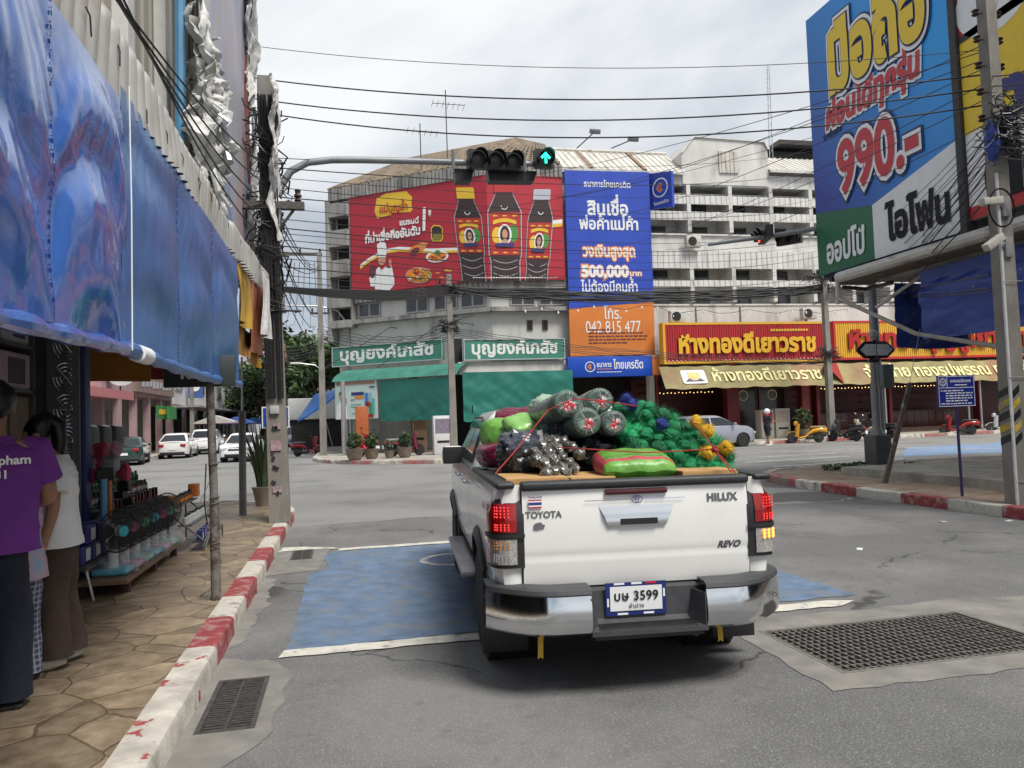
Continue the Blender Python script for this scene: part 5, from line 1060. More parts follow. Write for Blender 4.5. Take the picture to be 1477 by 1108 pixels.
aw = thing('cloth_awning', 'gold cloth awning with cream lettering under the yellow sign', 'awning', (32, 35.6, 2.8))
m = M(); m.grid(lambda u, v: (25.5 + 16.5 * u, 36.3 - .75 * v + .03 * math.sin(u * 47) * v, 4.0 - 1.14 * v - .04 * math.sin(math.pi * u * 6) ** 2 * v + .02 * math.sin(u * 75 + v * 6)), 120, 10, OLIVE, .012); obj('cloth', m, aw, world=True)
t = M(); sl_text(t, 'จำหน่าย ทองรูปพรรณ ทองคำแท่ง', 33.2, .38, .64, 12.2, CREAM, 36.3, 4.0, 35.55, 2.86); obj('lettering', t, aw, world=True)
t = M(); t.add([(24.5, 35.54, 3.95), (25.6, 35.5, 2.88), (25.7, 36.2, 4.0), (25.0, 36.2, 4.05)], [(0, 1, 2, 3)], mat('red_awning_flap', (.3, .02, .02), rough=.6, var=.2)); obj('awning_flap', t, label='red cloth corner between the two gold awnings', cat='awning')
PGRN = mat('pharmacy_green', (.05, .22, .16), rough=.5, var=.14, scale=.7)
def ph_sign(label, P, ex, w_, h_):
 t = thing('pharmacy_sign', label, 'shop sign', tuple(P)); m = M(); nn = ex.cross(EZ)
 m.prism([(0, 0), (w_, 0), (w_, h_), (0, h_)], P, ex, EZ, nn * -.2, PGRN); obj('panel', m, t, world=True); m = M()
 for a, b_, c_, d in ((0, 0, w_, .05), (0, h_ - .05, w_, h_), (0, .05, .05, h_ - .05), (w_ - .05, .05, w_, h_ - .05)): m.prism([(a, b_), (c_, b_), (c_, d), (a, d)], P + nn * .004, ex, EZ, nn * .03, SILVP)
 obj('frame', m, t, world=True); m = M(); text(m, 'บุญยงค์เภสัช', P + ex * (w_ * .5) + EZ * (h_ * .3), ex, EZ, h_ * .5, WHT, .035, fit=w_ * .86, lift=.012); obj('lettering', m, t, world=True)
ph_sign('left green pharmacy sign, slanting along the angled corner wall', CH(9.4, .55, 4.80), -DC, 6.8, 1.08)
ph_sign('right green pharmacy sign, facing straight out beside the tall blue banner', Vector((5.85, 37.45, 4.6)), EX, 5.2, 1.06)
m = M(); m.box((5.3, 37.9, 4.5), (5.85, 38.6, 5.75), SHADE); part('dark_opening', m)
m = M(); m.box((5.6, 37.6, 3.95), (11.1, 38.1, 4.55), WALLW); part('shop_lintel', m)
GAWN = mat('green_roof_sheet', (.05, .21, .16), rough=.5, var=.25, scale=1.5, c2=(.04, .1, .08), m2=(.55, .75), scale2=2, stretch=(1, 1, .4))
m = M()
def gaw(u, v):
 a = R(80) * v; off = .4 + 2.2 * math.sin(a); z = 3.75 + .85 * math.cos(a); p = CH(8.0 - 7.2 * u, off, z - .03); return p + NC * (.04 * (1 if int(u * 80) % 2 else 0))
m.grid(gaw, 80, 8, GAWN, -.01); obj('curved_awning', m, label='curved green ribbed metal awning over the pharmacy corner', cat='awning')
TEAL = mat('teal_tarpaulin', (.016, .165, .13), rough=.5, var=.14, scale=1.2, bump=.35, bscale=3)
def tarp(label, P, ex, w_, z0, z1, mt, seed, cat='tarpaulin', amp=.05, scal=True):
 rr = random.Random(seed); ph = [rr.uniform(0, 6) for _ in range(6)]; nn = ex.cross(EZ); m = M()
 def fn(u, v):
  d = amp * (1.3 * NZ.noise(Vector((u * 3 + v * 2.5, v * 1.6, seed))) + .8 * NZ.noise(Vector((u * 9 - v * 4, v * 3, seed + 4))) + .4 * NZ.noise(Vector((u * 24 + v * 9, v * 7, seed + 9)))) * (.4 + .6 * v); return P + ex * (w_ * u) + nn * d + EZ * (z1 + (z0 - z1) * v - (.05 * abs(math.sin(u * w_ * 7)) * v if scal else 0))
 m.grid(fn, 90, 24, mt, .01); return obj('tarpaulin', m, label=label, cat=cat)
tarp('teal tarpaulin hung under the curved pharmacy awning', CH(5.15, 2.5, 0), -DC, 4.2, 1.78, 3.8, TEAL, 1, amp=.03)
tarp('wrinkled teal tarpaulin hung on the right half of the pharmacy front', Vector((5.45, 35.5, 0)), EX, 5.35, 1.62, 3.9, TEAL, 2, amp=.08)
ps = thing('poster', 'pale pharmacy poster of a person in a white coat beside product packs', 'poster', tuple(CH(6.6, 2.52, 1.9)))
PP = lambda u, v, l=0: CH(7.85 - u, 2.52 + .006 * l, 1.92 + v)
m = M(); cbox(m, 5.35, 7.85, 2.42, 2.51, 1.92, 3.85, mat('poster_mint', (.5, .64, .6), rough=.4, var=.12, scale=.8)); obj('sheet', m, ps, world=True); m = M()
def pa(pts, mt, l): m.add([PP(x, y, l) for x, y in pts], [tuple(range(len(pts)))], mt)
pa([(.05, .02), (.75, .02), (.72, .6), (.55, .85), (.25, .85), (.1, .6)], WHT, 1); pa([(.36, .02), (.48, .02), (.46, .8), (.38, .8)], PGRN, 2); pa(oval(.42, 1.15, .13, .19), SKIN, 2); pa(oval(.41, 1.29, .16, .16), INK, 1); pa(oval(.66, .95, .06, .16), SKIN, 2)
for x0, z0, x1, z1, mt in ((1.0, 1.2, 1.75, 1.36, NVY), (1.2, 1.02, 1.75, 1.15, ORG), (.95, .95, 1.15, 1.0, NVY), (.95, .7, 1.6, .74, PGRN), (.95, .58, 1.5, .62, PGRN), (1.2, .42, 1.5, .48, ORG), (1.0, .25, 1.6, .29, PGRN), (2.1, 1.55, 2.4, 1.62, NVY), (1.8, .2, 2.0, 1.3, flat('pack_blue', (.05, .2, .6))), (2.05, .15, 2.2, .8, GRNP), (2.22, .2, 2.38, 1.0, flat('pack_teal', (.1, .45, .4))), (1.85, .6, 2.1, .85, DKR), (1.9, .05, 2.3, .22, DKR), (2.05, .9, 2.2, 1.3, flat('pack_aqua', (.2, .5, .7))), (.1, 1.75, 2.4, 1.9, flat('poster_top', (.3, .16, .12)))): pa([(x0, z0), (x1, z0), (x1, z1), (x0, z1)], mt, 2)
obj('printed_picture', m, ps, world=True)
# parked and passing vehicles
TAILR = mat('tail_lamp_red', (.3, .01, .012), rough=.15, coat=.5, var=.1); HEADL = mat('headlamp_glass', (.6, .62, .64), rough=.1, metal=.4, var=.2, scale=30)
def car(name, label, cat, paint, loc, rz, L=4.3, Wd=1.74, Hh=1.46, belt=.92, bonnet=.9, boot=.95, ys=(.35, .95, 2.75, 3.5), rear='hatch', group=None, plate=True):
 t = thing(name, label, cat, loc, rz, group); w2 = Wd / 2; ax = (.18 * L, .82 * L); r = .31 if Hh < 1.55 else .35; ra = r + .06
 def hwid(z, y):
  q = .90 + .10 * math.sin(math.pi * min(1, max(0, (z - .1) / .95))) ** .7; e = min(y, L - y); q *= 1 - .20 * max(0, 1 - e / .55) ** 2.2; return w2 * q
 def top(y):
  if y < ys[0]: return boot - .06 * (1 - y / max(.01, ys[0])) ** 2
  if y < ys[3]: return belt + (boot - belt) * max(0, 1 - (y - ys[0]) / 1.0) if boot > belt else belt
  return bonnet - (bonnet - .70) * ((y - ys[3]) / (L - ys[3])) ** 2.2
 def bot(y):
  z = .22 + .06 * max(0, 1 - min(y, L - y) / .4)
  for a in ax:
   if abs(y - a) < ra: z = max(z, r + math.sqrt(ra * ra - (y - a) ** 2) * .98)
  return z
 yc = sorted({L * k / 44 for k in range(45)} | {a + ra * math.cos(math.pi * k / 12) for a in ax for k in range(13)}); n = len(yc); b = M()
 for s in (-1, 1):
  g = M(); g.grid(lambda u, v, s=s: (lambda y: (lambda z: (s * hwid(z, y), y, z))(bot(y) + (top(y) - bot(y)) * v))(yc[int(round(u * (n - 1)))]), n - 1, 8, paint); b.add(g.v, g.f if s > 0 else [f[::-1] for f in g.f], paint)
  for a in ax: b.lathe([(.05, -.1), (ra + .02, -.1), (ra + .02, .1), (.05, .1)], BLACK, 16, (s * (w2 - .17), a, r + .03), Qx)
 for y0, y1 in ((0, ys[0] + .1), (ys[3] - .1, L)):
  b.grid(lambda u, v: (lambda y: ((2 * u - 1) * hwid(top(y), y), y, top(y) + .035 * (1 - (2 * u - 1) ** 2)))(y0 + (y1 - y0) * v), 10, 8, paint)
 for y, sg in ((0, -1), (L, 1)):
  g = M(); g.grid(lambda u, v: (lambda z: ((2 * u - 1) * hwid(z, y), y + sg * .09 * (1 - (2 * u - 1) ** 4) * math.sin(math.pi * min(1, .2 + v * .7)), z))(bot(y) + (top(y) - bot(y)) * v), 12, 8, paint); b.add(g.v, g.f if sg < 0 else [f[::-1] for f in g.f], paint)
 b.box((-w2 * .85, .1, .2), (w2 * .85, L - .1, .3), BLACK); obj('body', b, t)
 xr = w2 * .66
 lo = loop(belt - .02, ys[0], ys[3], w2 * .93, .12, 4); hi = loop(Hh - .07, ys[1], ys[2], xr + .05, .14, 4); h2 = loop(Hh - .02, ys[1] + .1, ys[2] - .15, xr - .03, .14, 4); h3 = loop(Hh, ys[1] + .3, ys[2] - .4, xr - .2, .12, 4); k = len(lo); c = M()
 c.add(lo + hi + h2 + h3, [(i * k + j, i * k + (j + 1) % k, (i + 1) * k + (j + 1) % k, (i + 1) * k + j) for i in range(3) for j in range(k)] + [tuple(3 * k + j for j in range(k))], paint); cb = obj('roof', c, t)
 def P(u, v, s=None, end=None):
  pass
 z0, z1 = belt + .04, Hh - .12; f0 = .08; f1 = .86
 for s in (-1, 1):
  ym = (ys[0] + ys[3]) / 2 + .0; xa, xb = w2 * .93 - .005, xr + .055
  for a0, a1, b0_, b1_ in ((ys[0] + .22, ym - .04, ys[1] + .12, ym - .05), (ym + .04, ys[3] - .16, ym + .03, ys[2] - .06)):
   q = [(s * (xa + (xb - xa) * f0), a0, z0), (s * (xa + (xb - xa) * f0), a1, z0), (s * (xa + (xb - xa) * f1), b1_, z1), (s * (xa + (xb - xa) * f1), b0_, z1)]; glass('side_window', q if s > 0 else q[::-1], cb, .012)
  m = M(); m.rbox((s * (w2 + .08) - .09, ys[3] - .5, belt + .02), (s * (w2 + .08) + .09, ys[3] - .38, belt + .16), paint, .04); obj('wing_mirror', m, t)
 def endglass(nm, yA, yB, sgn):
  xa, xb = w2 * .93 - .12, xr - .06; ya = yA + (yB - yA) * f0; yb = yA + (yB - yA) * f1
  q = [(-xa, ya, z0), (xa, ya, z0), (xb, yb, z1), (-xb, yb, z1)]; glass(nm, q if sgn < 0 else q[::-1], cb, .014)
 endglass('rear_window', ys[0], ys[1], -1); endglass('windscreen', ys[3], ys[2], 1)
 for s in (-1, 1):
  for a in ax: wheel(t, s * (w2 - .10), a, r, .19, mat('alloy_grey', (.25, .25, .26), rough=.4, metal=.6), 7)
  m = M(); m.rbox((s * w2 * .66 - .16, -.09, .70), (s * w2 * .66 + .13, .10, .86), TAILR, .03); obj('tail_light', m, t)
  m = M(); m.rbox((s * w2 * .66 - .17, L - .10, .58), (s * w2 * .66 + .14, L + .055, .70), HEADL, .03); obj('headlight', m, t)
 m = M(); m.rbox((-w2 * .75, -.10, .24), (w2 * .75, .05, .40), BLACK, .03); m.rbox((-w2 * .6, L - .05, .26), (w2 * .6, L + .09, .42), BLACK, .03); m.rbox((-w2 * .4, L - .04, .56), (w2 * .4, L + .085, .66), BLACK, .02); obj('bumper_grille', m, t)
 if plate:
  m = M(); m.box((-.21, -.115, .52 if rear == 'hatch' else .5), (.21, -.10, .64), PLATEM); m.box((-.21, L + .09, .42), (.21, L + .10, .54), PLATEM); obj('number_plate', m, t)
 return t
SILC = mat('silver_car_paint', (.34, .35, .40), rough=.25, var=.03, coat=.6, metal=.3); GRNC = mat('dark_green_car_paint', (.018, .05, .042), rough=.2, var=.05, coat=.7); PEARL = mat('pearl_car_paint', (.70, .69, .66), rough=.22, var=.03, coat=.6); WHTC = mat('clean_white_car_paint', (.75, .75, .75), rough=.22, var=.02, coat=.6)
SEDAN = dict(L=4.5, Wd=1.72, Hh=1.42, belt=.90, bonnet=.88, boot=.98, ys=(.85, 1.55, 2.75, 3.45))
car('silver_hatchback', 'silver hatchback parked nose to the right outside the red gold shop', 'car', SILC, (14.6, 33.0, 0), R(-86), L=4.0, Wd=1.70, Hh=1.50, belt=.98, bonnet=.98, ys=(.15, .7, 2.3, 3.25))
car('green_sedan', 'dark green sedan parked at the left of the far street', 'car', GRNC, (-10.6, 41.0, 0), R(8), **SEDAN)
car('pearl_hatchback', 'pearl white hatchback with a roof spoiler behind the dark green sedan', 'car', PEARL, (-9.9, 48.6, 0), R(2), L=4.4, Wd=1.80, Hh=1.50, belt=.98, bonnet=.98, boot=1.0, ys=(.2, .95, 2.6, 3.4))
car('white_suv', 'taller white car just beyond the pearl hatchback on the far street', 'car', WHTC, (-9.2, 54.5, 0), R(2), L=4.5, Wd=1.85, Hh=1.68, belt=1.08, bonnet=1.05, ys=(.15, .5, 2.7, 3.5))
car('white_sedan', 'white sedan driving toward the junction on the far street', 'car', WHTC, (-4.9, 44.2, 0), R(176), **SEDAN)
car('white_suv', 'white utility vehicle parked by the parasols at the far right', 'car', WHTC, (43.0, 42.2, 0), R(-80), L=4.6, Wd=1.85, Hh=1.85, belt=1.15, bonnet=1.1, ys=(.15, .35, 2.8, 3.4))
car('grey_pickup', 'pale car waiting at the far end of the side street under the trees', 'car', SILC, (-3.4, 62, 0), R(178), L=4.6, Wd=1.8, Hh=1.7, belt=1.1, bonnet=1.05, ys=(.15, .5, 2.7, 3.5))
def scooter(label, paint, loc, rz, seatc=None, group='motor scooters parked along the far kerb', lean=R(7), cream=False):
 seatc = seatc or BLACK; t = thing('motor_scooter', label, 'scooter', loc, 0, group, rot=(0, lean, rz)); WB = 1.22; r = .255
 for y, nm in ((0, 'rear_wheel'), (WB, 'front_wheel')):
  m = M(); m.lathe([(r * .66, -.05), (r * .92, -.05), (r, 0), (r * .92, .05), (r * .66, .05)], RUBBER, 20, (0, y, r), Qx); wo = obj('wheel', m, t); m = M(); m.lathe([(r * .68, -.03), (r * .68, .03), (.05, .05), (.05, -.05)], STEEL, 14, (0, y, r), Qx)
  obj('rim', m, wo)
 m = M(); prof = [(-.42, .60, .05), (-.30, .66, .12), (-.05, .66, .16), (.25, .60, .16), (.48, .46, .13), (.62, .33, .15), (.85, .28, .16), (.95, .30, .14)]
 vs = []; q = 10
 for y, zc, wx in prof:
  hh = .13 if y < .4 else .05
  for k in range(q): a = 2 * math.pi * k / q; vs.append((wx * math.cos(a), y, zc - .03 + hh * math.sin(a)))
 m.add(vs, [(i * q + k, i * q + (k + 1) % q, (i + 1) * q + (k + 1) % q, (i + 1) * q + k) for i in range(len(prof) - 1) for k in range(q)] + [tuple(range(q - 1, -1, -1)), tuple((len(prof) - 1) * q + k for k in range(q))], paint); obj('body', m, t)
 m = M(); m.grid(lambda u, v: ((2 * u - 1) * (.20 - .07 * v), .98 + .14 * (1 - (2 * u - 1) ** 2) - .12 * v, .30 + .62 * v), 8, 8, paint, .03); m.rbox((-.10, .93, .86), (.10, 1.12, 1.06), paint, .05); obj('front_shield', m, t)
 m = M(); m.grid(lambda u, v: ((2 * u - 1) * .075, WB + .30 * math.cos(R(30 + 130 * v)), r + .30 * math.sin(R(30 + 130 * v))), 4, 8, paint, .02); obj('mudguard', m, t)
 m = M(); m.rbox((-.14, -.34, .70), (.14, .40, .80), seatc, .045, 3); obj('seat', m, t)
 m = M(); m.tube([(0, WB, r), (0, WB - .12, .62), (0, WB - .25, 1.0)], .028, BLACK, 8); m.tube([(-.33, WB - .42, 1.04), (-.12, WB - .27, 1.02), (.12, WB - .27, 1.02), (.33, WB - .42, 1.04)], .017, BLACK, 8); obj('handlebar', m, t)
 for s in (-1, 1): m = M(); m.tube([(s * .22, WB - .34, 1.04), (s * .30, WB - .34, 1.24)], .008, BLACK, 6); m.ball((s * .31, WB - .35, 1.28), (.06, .015, .045), BLACK if not cream else CHROME, 10, 6); obj('mirror', m, t)
 m = M(); m.ball((0, 1.08, .97), (.075, .05, .06), HEADL, 12, 8); obj('headlight', m, t)
 m = M(); m.rbox((-.09, -.45, .60), (.09, -.38, .68), TAILR, .02); obj('tail_light', m, t)
 m = M(); m.box((-.10, -.50, .36), (.10, -.485, .52), PLATEM); m.tube([(0, -.4, .6), (0, -.49, .5)], .02, BLACK, 6); obj('number_plate', m, t)
 m = M(); m.tube([(.13, .25, .25), (.15, -.05, .27), (.15, -.38, .34)], [.025, .045, .05], BLACK, 10); obj('exhaust', m, t)
 m = M(); m.box((-.10, .0, .16), (.10, .6, .30), BLACK); m.tube([(-.12, .5, .2), (-.22, .55, .0)], .012, DSTEEL, 6); obj('engine', m, t)
 return t
YELP = mat('yellow_scooter_paint', (.72, .33, .008), rough=.25, coat=.6, var=.04); REDP = mat('red_scooter_paint', (.38, .012, .015), rough=.25, coat=.6, var=.05); CRMP = mat('cream_scooter_paint', (.6, .56, .45), rough=.3, coat=.5, var=.05); DGRP = mat('slate_scooter_paint', (.03, .032, .038), rough=.3, coat=.5, var=.1); WHP = mat('white_scooter_paint', (.62, .62, .62), rough=.3, coat=.5)
scooter('bright yellow scooter parked on its stand, leftmost of the far-kerb row', YELP, (22.3, 33.1, 0), R(72), mat('tan_seat', (.3, .2, .08), rough=.6), lean=R(5))
scooter('dark slate scooter parked next to the yellow scooter', DGRP, (23.9, 32.5, 0), R(25), lean=R(8))
scooter('cream scooter with a chrome mirror between two dark scooters', CRMP, (25.0, 32.6, 0), R(20), lean=R(8), cream=True)
scooter('black scooter with a red tail light, rightmost of the four beside the utility pole', mat('black_scooter_paint', (.012, .012, .014), rough=.3, coat=.5), (26.0, 32.9, 0), R(20), lean=R(8))
scooter('red scooter parked behind the blue notice board post', REDP, (31.6, 33.8, 0), R(60), lean=R(6))
scooter('white and red scooter parked at the far right behind the striped pole', WHP, (34.9, 34.3, 0), R(70), lean=R(6))
scooter('dark red motorbike parked by the utility pole at the street corner', mat('wine_scooter_paint', (.2, .012, .02), rough=.3, coat=.5), (-2.5, 43.6, 0), R(-62), group='motor scooters by the pharmacy', lean=R(6))
scooter('red motorbike parked on the pavement behind the flower pots', REDP, (1.2, 35.0, .16), R(20), group='motor scooters by the pharmacy', lean=R(7))
scooter('maroon and grey motorbike standing sideways under the teal tarpaulin', mat('maroon_scooter_paint', (.16, .02, .04), rough=.3, coat=.5), (2.1, 34.6, .16), R(-75), mat('grey_seat', (.2, .2, .2), rough=.6), group='motor scooters by the pharmacy', lean=R(6))
scooter('dark motorbike ridden away down the far street beside the trees', DGRP, (-4.1, 52, 0), R(-10), group='motor scooters by the pharmacy', lean=0)
# poles and lamps
CPOLE = mat('concrete_pole', (.23, .215, .19), rough=.9, var=.2, scale=3, bump=.4, bscale=40, c2=(.15, .145, .135), m2=(.52, .68), scale2=2.4, stretch=(1, 1, .35)); INSUL = mat('brown_insulator', (.035, .018, .014), rough=.3, var=.2)
def upole(label, base, h, r0, r1, arms=(), lean=(0, 0), square=True, group='concrete utility poles'):
 t = thing('utility_pole', label, 'utility pole', base, group=group); m = M(); n = 4 if square else 12; Q4 = Matrix.Rotation(R(45 if square else 0), 3, 'Z')
 k = math.sqrt(2) if square else 1
 vs = []
 for i in range(7):
  f = i / 6; r = (r0 + (r1 - r0) * f) * k
  for j in range(n): a = 2 * math.pi * j / n; vs.append(Q4 @ Vector((r * math.cos(a), r * math.sin(a), 0)) + Vector((lean[0] * f, lean[1] * f, h * f)))
 m.add(vs, [(i * n + j, i * n + (j + 1) % n, (i + 1) * n + (j + 1) % n, (i + 1) * n + j) for i in range(6) for j in range(n)] + [tuple(6 * n + j for j in range(n))], CPOLE); obj('shaft', m, t)
 for z, x0, x1, dy, th in arms:
  o = (lean[0] * z / h, lean[1] * z / h); m = M(); m.box((x0 + o[0], dy - th + o[1], z - th), (x1 + o[0], dy + th + o[1], z + th), DSTEEL); ao = obj('cross_arm', m, t)
  nn = max(2, int((x1 - x0) / .55))
  for q in range(nn): x = x0 + .1 + (x1 - x0 - .2) * q / (nn - 1); m = M(); m.lathe([(.02, 0), (.06, .03), (.035, .07), (.07, .1), (.04, .15), (.05, .2), (.02, .22)], INSUL, 8, (x + o[0], dy + o[1], z + th)); obj('insulator', m, ao)
 return t
p3 = onz(467, 657, .15)
upole('concrete utility pole with a double cross-arm at the far street corner', tuple(p3), 10.3, .17, .11, ((10.2, -2.0, .15, .0, .07), (7.2, -.5, .5, .12, .05)))
p1_ = onz(655, 655, .155); upole('concrete utility pole in front of the pharmacy with a thick wire bundle', tuple(p1_), 8.2, .16, .11, ((7.7, -.5, .6, .14, .06), (5.6, -.4, .4, .12, .05)))
p2_ = onz(1200, 632, .155); upole('slim concrete utility pole between the two gold-shop signs', tuple(p2_), 9.0, .15, .11, ((8.0, -.5, .9, .13, .05), (4.4, -.4, .4, .12, .05)))
m = M(); p = onz(497, 657, .155); m.tube([p, (p.x, p.y, 3.8)], .11, STEEL, 10); obj('awning_post', m, label='grey steel post holding the corner of the curved green awning', cat='post')
sl_ = thing('street_lamp', 'grey street lamp curving over the far street from behind the pharmacy corner', 'street lamp', (-.3, 43, 0)); m = M(); m.tube([(.35, 42.9, 0), (.35, 42.9, 6.4), (.3, 42.9, 7.2), (-.2, 42.9, 7.9), (-1.2, 42.9, 8.15), (-3.2, 42.9, 8.2)], [.09, .08, .07, .06, .05, .04], STEEL, 8); obj('post', m, sl_, world=True); m = M(); m.rbox((-3.9, 42.78, 8.14), (-3.0, 43.02, 8.28), STEEL, .06); obj('lamp_head', m, sl_, world=True)
for i, (px, y0, Y, X) in enumerate(((395, 628, 75, -2.2), (424, 596, 70, -2.0))):
 q = ony(px + 40, y0 - 90, Y); t = thing('street_lamp', ('far pale street lamp against the trees, lower of two', 'far pale street lamp against the trees, nearer the corner')[i], 'street lamp', (q.x, Y, 0)); m = M(); m.tube([(q.x, Y, 0), (q.x, Y, 6.5), (q.x - .6, Y, 7), (q.x - 2.0, Y, 7.2)], .06, STEEL, 6); obj('post', m, t, world=True); m = M(); m.rbox((q.x - 2.7, Y - .12, 7.12), (q.x - 1.9, Y + .12, 7.28), LITT, .05); obj('lamp_head', m, t, world=True)
def antenna(label, x, y, z0, z1, tines, w_, boom=None):
 m = M(); m.tube([(x, y, z0), (x, y, z1)], .03, DSTEEL, 6); b_ = boom or z1 - .4; m.tube([(x - w_ * .6, y, b_), (x + w_ * .8, y - .3, b_ - .15)], .02, DSTEEL, 5)
 for k in range(tines): t_ = k / max(1, tines - 1); xx = x - w_ * .6 + w_ * 1.4 * t_; m.tube([(xx, y - .45, b_ - .15 * t_), (xx, y + .45, b_ - .15 * t_)], .012, DSTEEL, 4)
 obj('tv_antenna', m, label=label, cat='antenna')
q = ony(645, 215, 40); antenna('tall television aerial with a long boom over the tiled roof', q.x, 40, q.z - .6, ony(643, 130, 40).z, 7, 1.2, ony(643, 150, 40).z)
q = ony(607, 225, 40); antenna('shorter television aerial left of the tall one on the tiled roof', q.x, 40, q.z - 1, ony(607, 178, 40).z, 6, 1.1)
m = M(); q = ony(1112, 225, 42); q1 = ony(1108, 95, 42)
for dx, dy in ((-.12, 0), (.12, 0), (0, .2)): m.tube([(q.x + dx, 42 + dy, q.z - 1), (q1.x + dx * .5, 42 + dy * .5, q1.z)], .025, STEEL, 5)
for k in range(12): z = q.z - 1 + (q1.z - q.z + 1) * k / 12; m.tube([(q.x - .12, 42, z), (q.x + .12, 42, z + .25), (q.x, 42.2, z + .4)], .012, STEEL, 4)
obj('radio_mast', m, label='thin lattice radio mast on the white roof', cat='mast')
for i, (a, b_) in enumerate((((832, 214), (858, 190)), ((882, 214), (913, 201)))):
 A = ony(*a, 37.6); B_ = ony(*b_, 35.6); t = thing('flood_lamp', ('flood lamp on a rod above the blue banner', 'flood lamp on a rod right of the blue banner top')[i], 'flood lamp', tuple(A)); m = M(); m.tube([A, B_], .03, DSTEEL, 6); obj('arm', m, t, world=True); m = M(); m.rbox((B_.x - .25, B_.y - .2, B_.z - .12), (B_.x + .25, B_.y + .15, B_.z + .12), mat('lamp_grey', (.2, .2, .21), rough=.5), .04, rot=(R(25), 0, 0)); obj('lamp_head', m, t, world=True)
ACM = mat('ac_casing', (.5, .49, .45), rough=.6, var=.1, c2=(.35, .32, .28), m2=(.55, .7))
for i, (x, z, y, lb) in enumerate(((18.0, 10.45, 37.6, 'air-conditioner outdoor unit on the middle ledge beside the blue banner'), (16.5, 6.32, 36.75, 'air-conditioner outdoor unit on top of the red gold-shop sign'), (24.6, 6.55, 37.5, 'air-conditioner outdoor unit on the wall above the joint of the gold signs'), (25.9, 8.6, 38.9, 'round air-conditioner fan in a dark balcony'), (27.6, 8.6, 38.9, 'air-conditioner outdoor unit in the rightmost visible balcony'))):
 t = thing('air_conditioner', lb, 'air conditioner', (x, y, z)); m = M(); m.rbox((x, y - .15, z), (x + .85, y + .2, z + .62), ACM, .03); obj('casing', m, t, world=True); m = M(); m.lathe([(.24, 0), (.24, .02), (.05, .03)], SHADE, 18, (x + .33, y - .16, z + .31), Matrix.Rotation(R(90), 3, 'X')); obj('fan_grille', m, t, world=True)
m = M(); BULB = mat('white_bulb', (.8, .8, .78), rough=.3)
for i in range(22):
 x = 9.0 + i * .85; y = 37.2; z = 7.0 + .12 * math.sin(i * 1.9) - (.25 if x > 16 else 0); m.ball((x, y - .6 * (x > 11), z), (.05, .05, .08), BULB, 6, 5)
m.tube([(9 + i * .85, 37.2 - .6 * (9 + i * .85 > 11), 7.1 + .12 * math.sin(i * 1.9) - (.25 if 9 + i * .85 > 16 else 0)) for i in range(22)], .012, BLACK, 4); obj('bulb_string', m, label='string of white bulbs strung across the building front', cat='string lights')
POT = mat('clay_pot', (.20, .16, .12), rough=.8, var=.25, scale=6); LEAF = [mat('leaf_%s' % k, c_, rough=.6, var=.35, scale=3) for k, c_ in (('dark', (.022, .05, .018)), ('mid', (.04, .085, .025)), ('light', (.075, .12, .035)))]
def leafball(m, c, r, n, size, rg, mats=LEAF, flat_=1):
 for _ in range(n):
  d = Vector((rg.gauss(0, 1), rg.gauss(0, 1), rg.gauss(0, 1))).normalized() * rg.uniform(.55, 1.0); p = Vector(c) + Vector((d.x * r[0], d.y * r[1], d.z * r[2])); a = Vector((rg.gauss(0, 1), rg.gauss(0, 1), rg.gauss(0, .6) * flat_)).normalized(); b_ = a.cross(Vector((rg.gauss(0, 1), rg.gauss(0, 1), rg.gauss(0, 1)))).normalized(); s_ = size * rg.uniform(.6, 1.3)
  m.add([p - a * s_, p + b_ * s_ * .45, p + a * s_, p - b_ * s_ * .45], [(0, 1, 2, 3)], mats[0] if d.z < -.1 and rg.random() < .7 else rg.choice(mats))  # darkest leaves favour the underside: crown shade put into leaf colour
rg = random.Random(17)
for i, (px, py, rr, lb) in enumerate(((512, 664, .36, 'round bush in a wide clay pot, nearest the kerb corner'), (536, 662, .32, 'round bush in a clay pot, second from the kerb corner'), (562, 661, .22, 'small clay pot with a sparse plant between two larger pots'), (584, 660, .32, 'clay pot with a leafy plant, rightmost of the four by the motorbikes'))):
 p = onz(px, py, .158); p.y = min(p.y, 34); t = thing('potted_plant', lb, 'potted plant', tuple(p), group='potted plants on the pharmacy corner'); m = M(); m.lathe([(rr * .6, 0), (rr * .85, .12), (rr * 1.0, .42 * rr / .34), (rr * 1.08, .46 * rr / .34), (rr * .9, .46 * rr / .34)], POT, 16); obj('pot', m, t); m = M(); leafball(m, (0, 0, .5 * rr / .34 + .28), (rr * .95, rr * .95, .34 * rr / .34), 260 if i != 2 else 40, .09, rg); obj('foliage', m, t)
def mach(label, p, w_, d_, h_, body, face, cat, name):
 t = thing(name, label, cat, tuple(p)); m = M(); m.rbox((-w_ / 2, -d_ / 2, 0), (w_ / 2, d_ / 2, h_), body, .03); obj('cabinet', m, t); m = M(); m.box((-w_ / 2 + .08, -d_ / 2 - .012, h_ * .55), (w_ / 2 - .08, -d_ / 2 - .003, h_ * .92), face); m.box((-w_ / 2 + .15, -d_ / 2 - .012, h_ * .3), (w_ / 2 - .15, -d_ / 2 - .003, h_ * .36), SHADE); obj('front_panel', m, t); return t
mach('white water vending machine beside the pharmacy utility pole', (4.35, 34.9, .16), .85, .6, 1.75, mat('machine_white', (.6, .6, .6), rough=.4, var=.06), mat('machine_face', (.2, .17, .22), rough=.4, var=.3, scale=9), 'vending machine', 'vending_machine')
mach('tall cardboard stand in the dark pharmacy doorway', (3.7, 38.9, .16), .7, .5, 2.0, mat('cardboard', (.36, .25, .15), rough=.85, var=.15), mat('cardboard_dark', (.25, .15, .09), rough=.85, var=.2), 'display stand', 'display_stand')
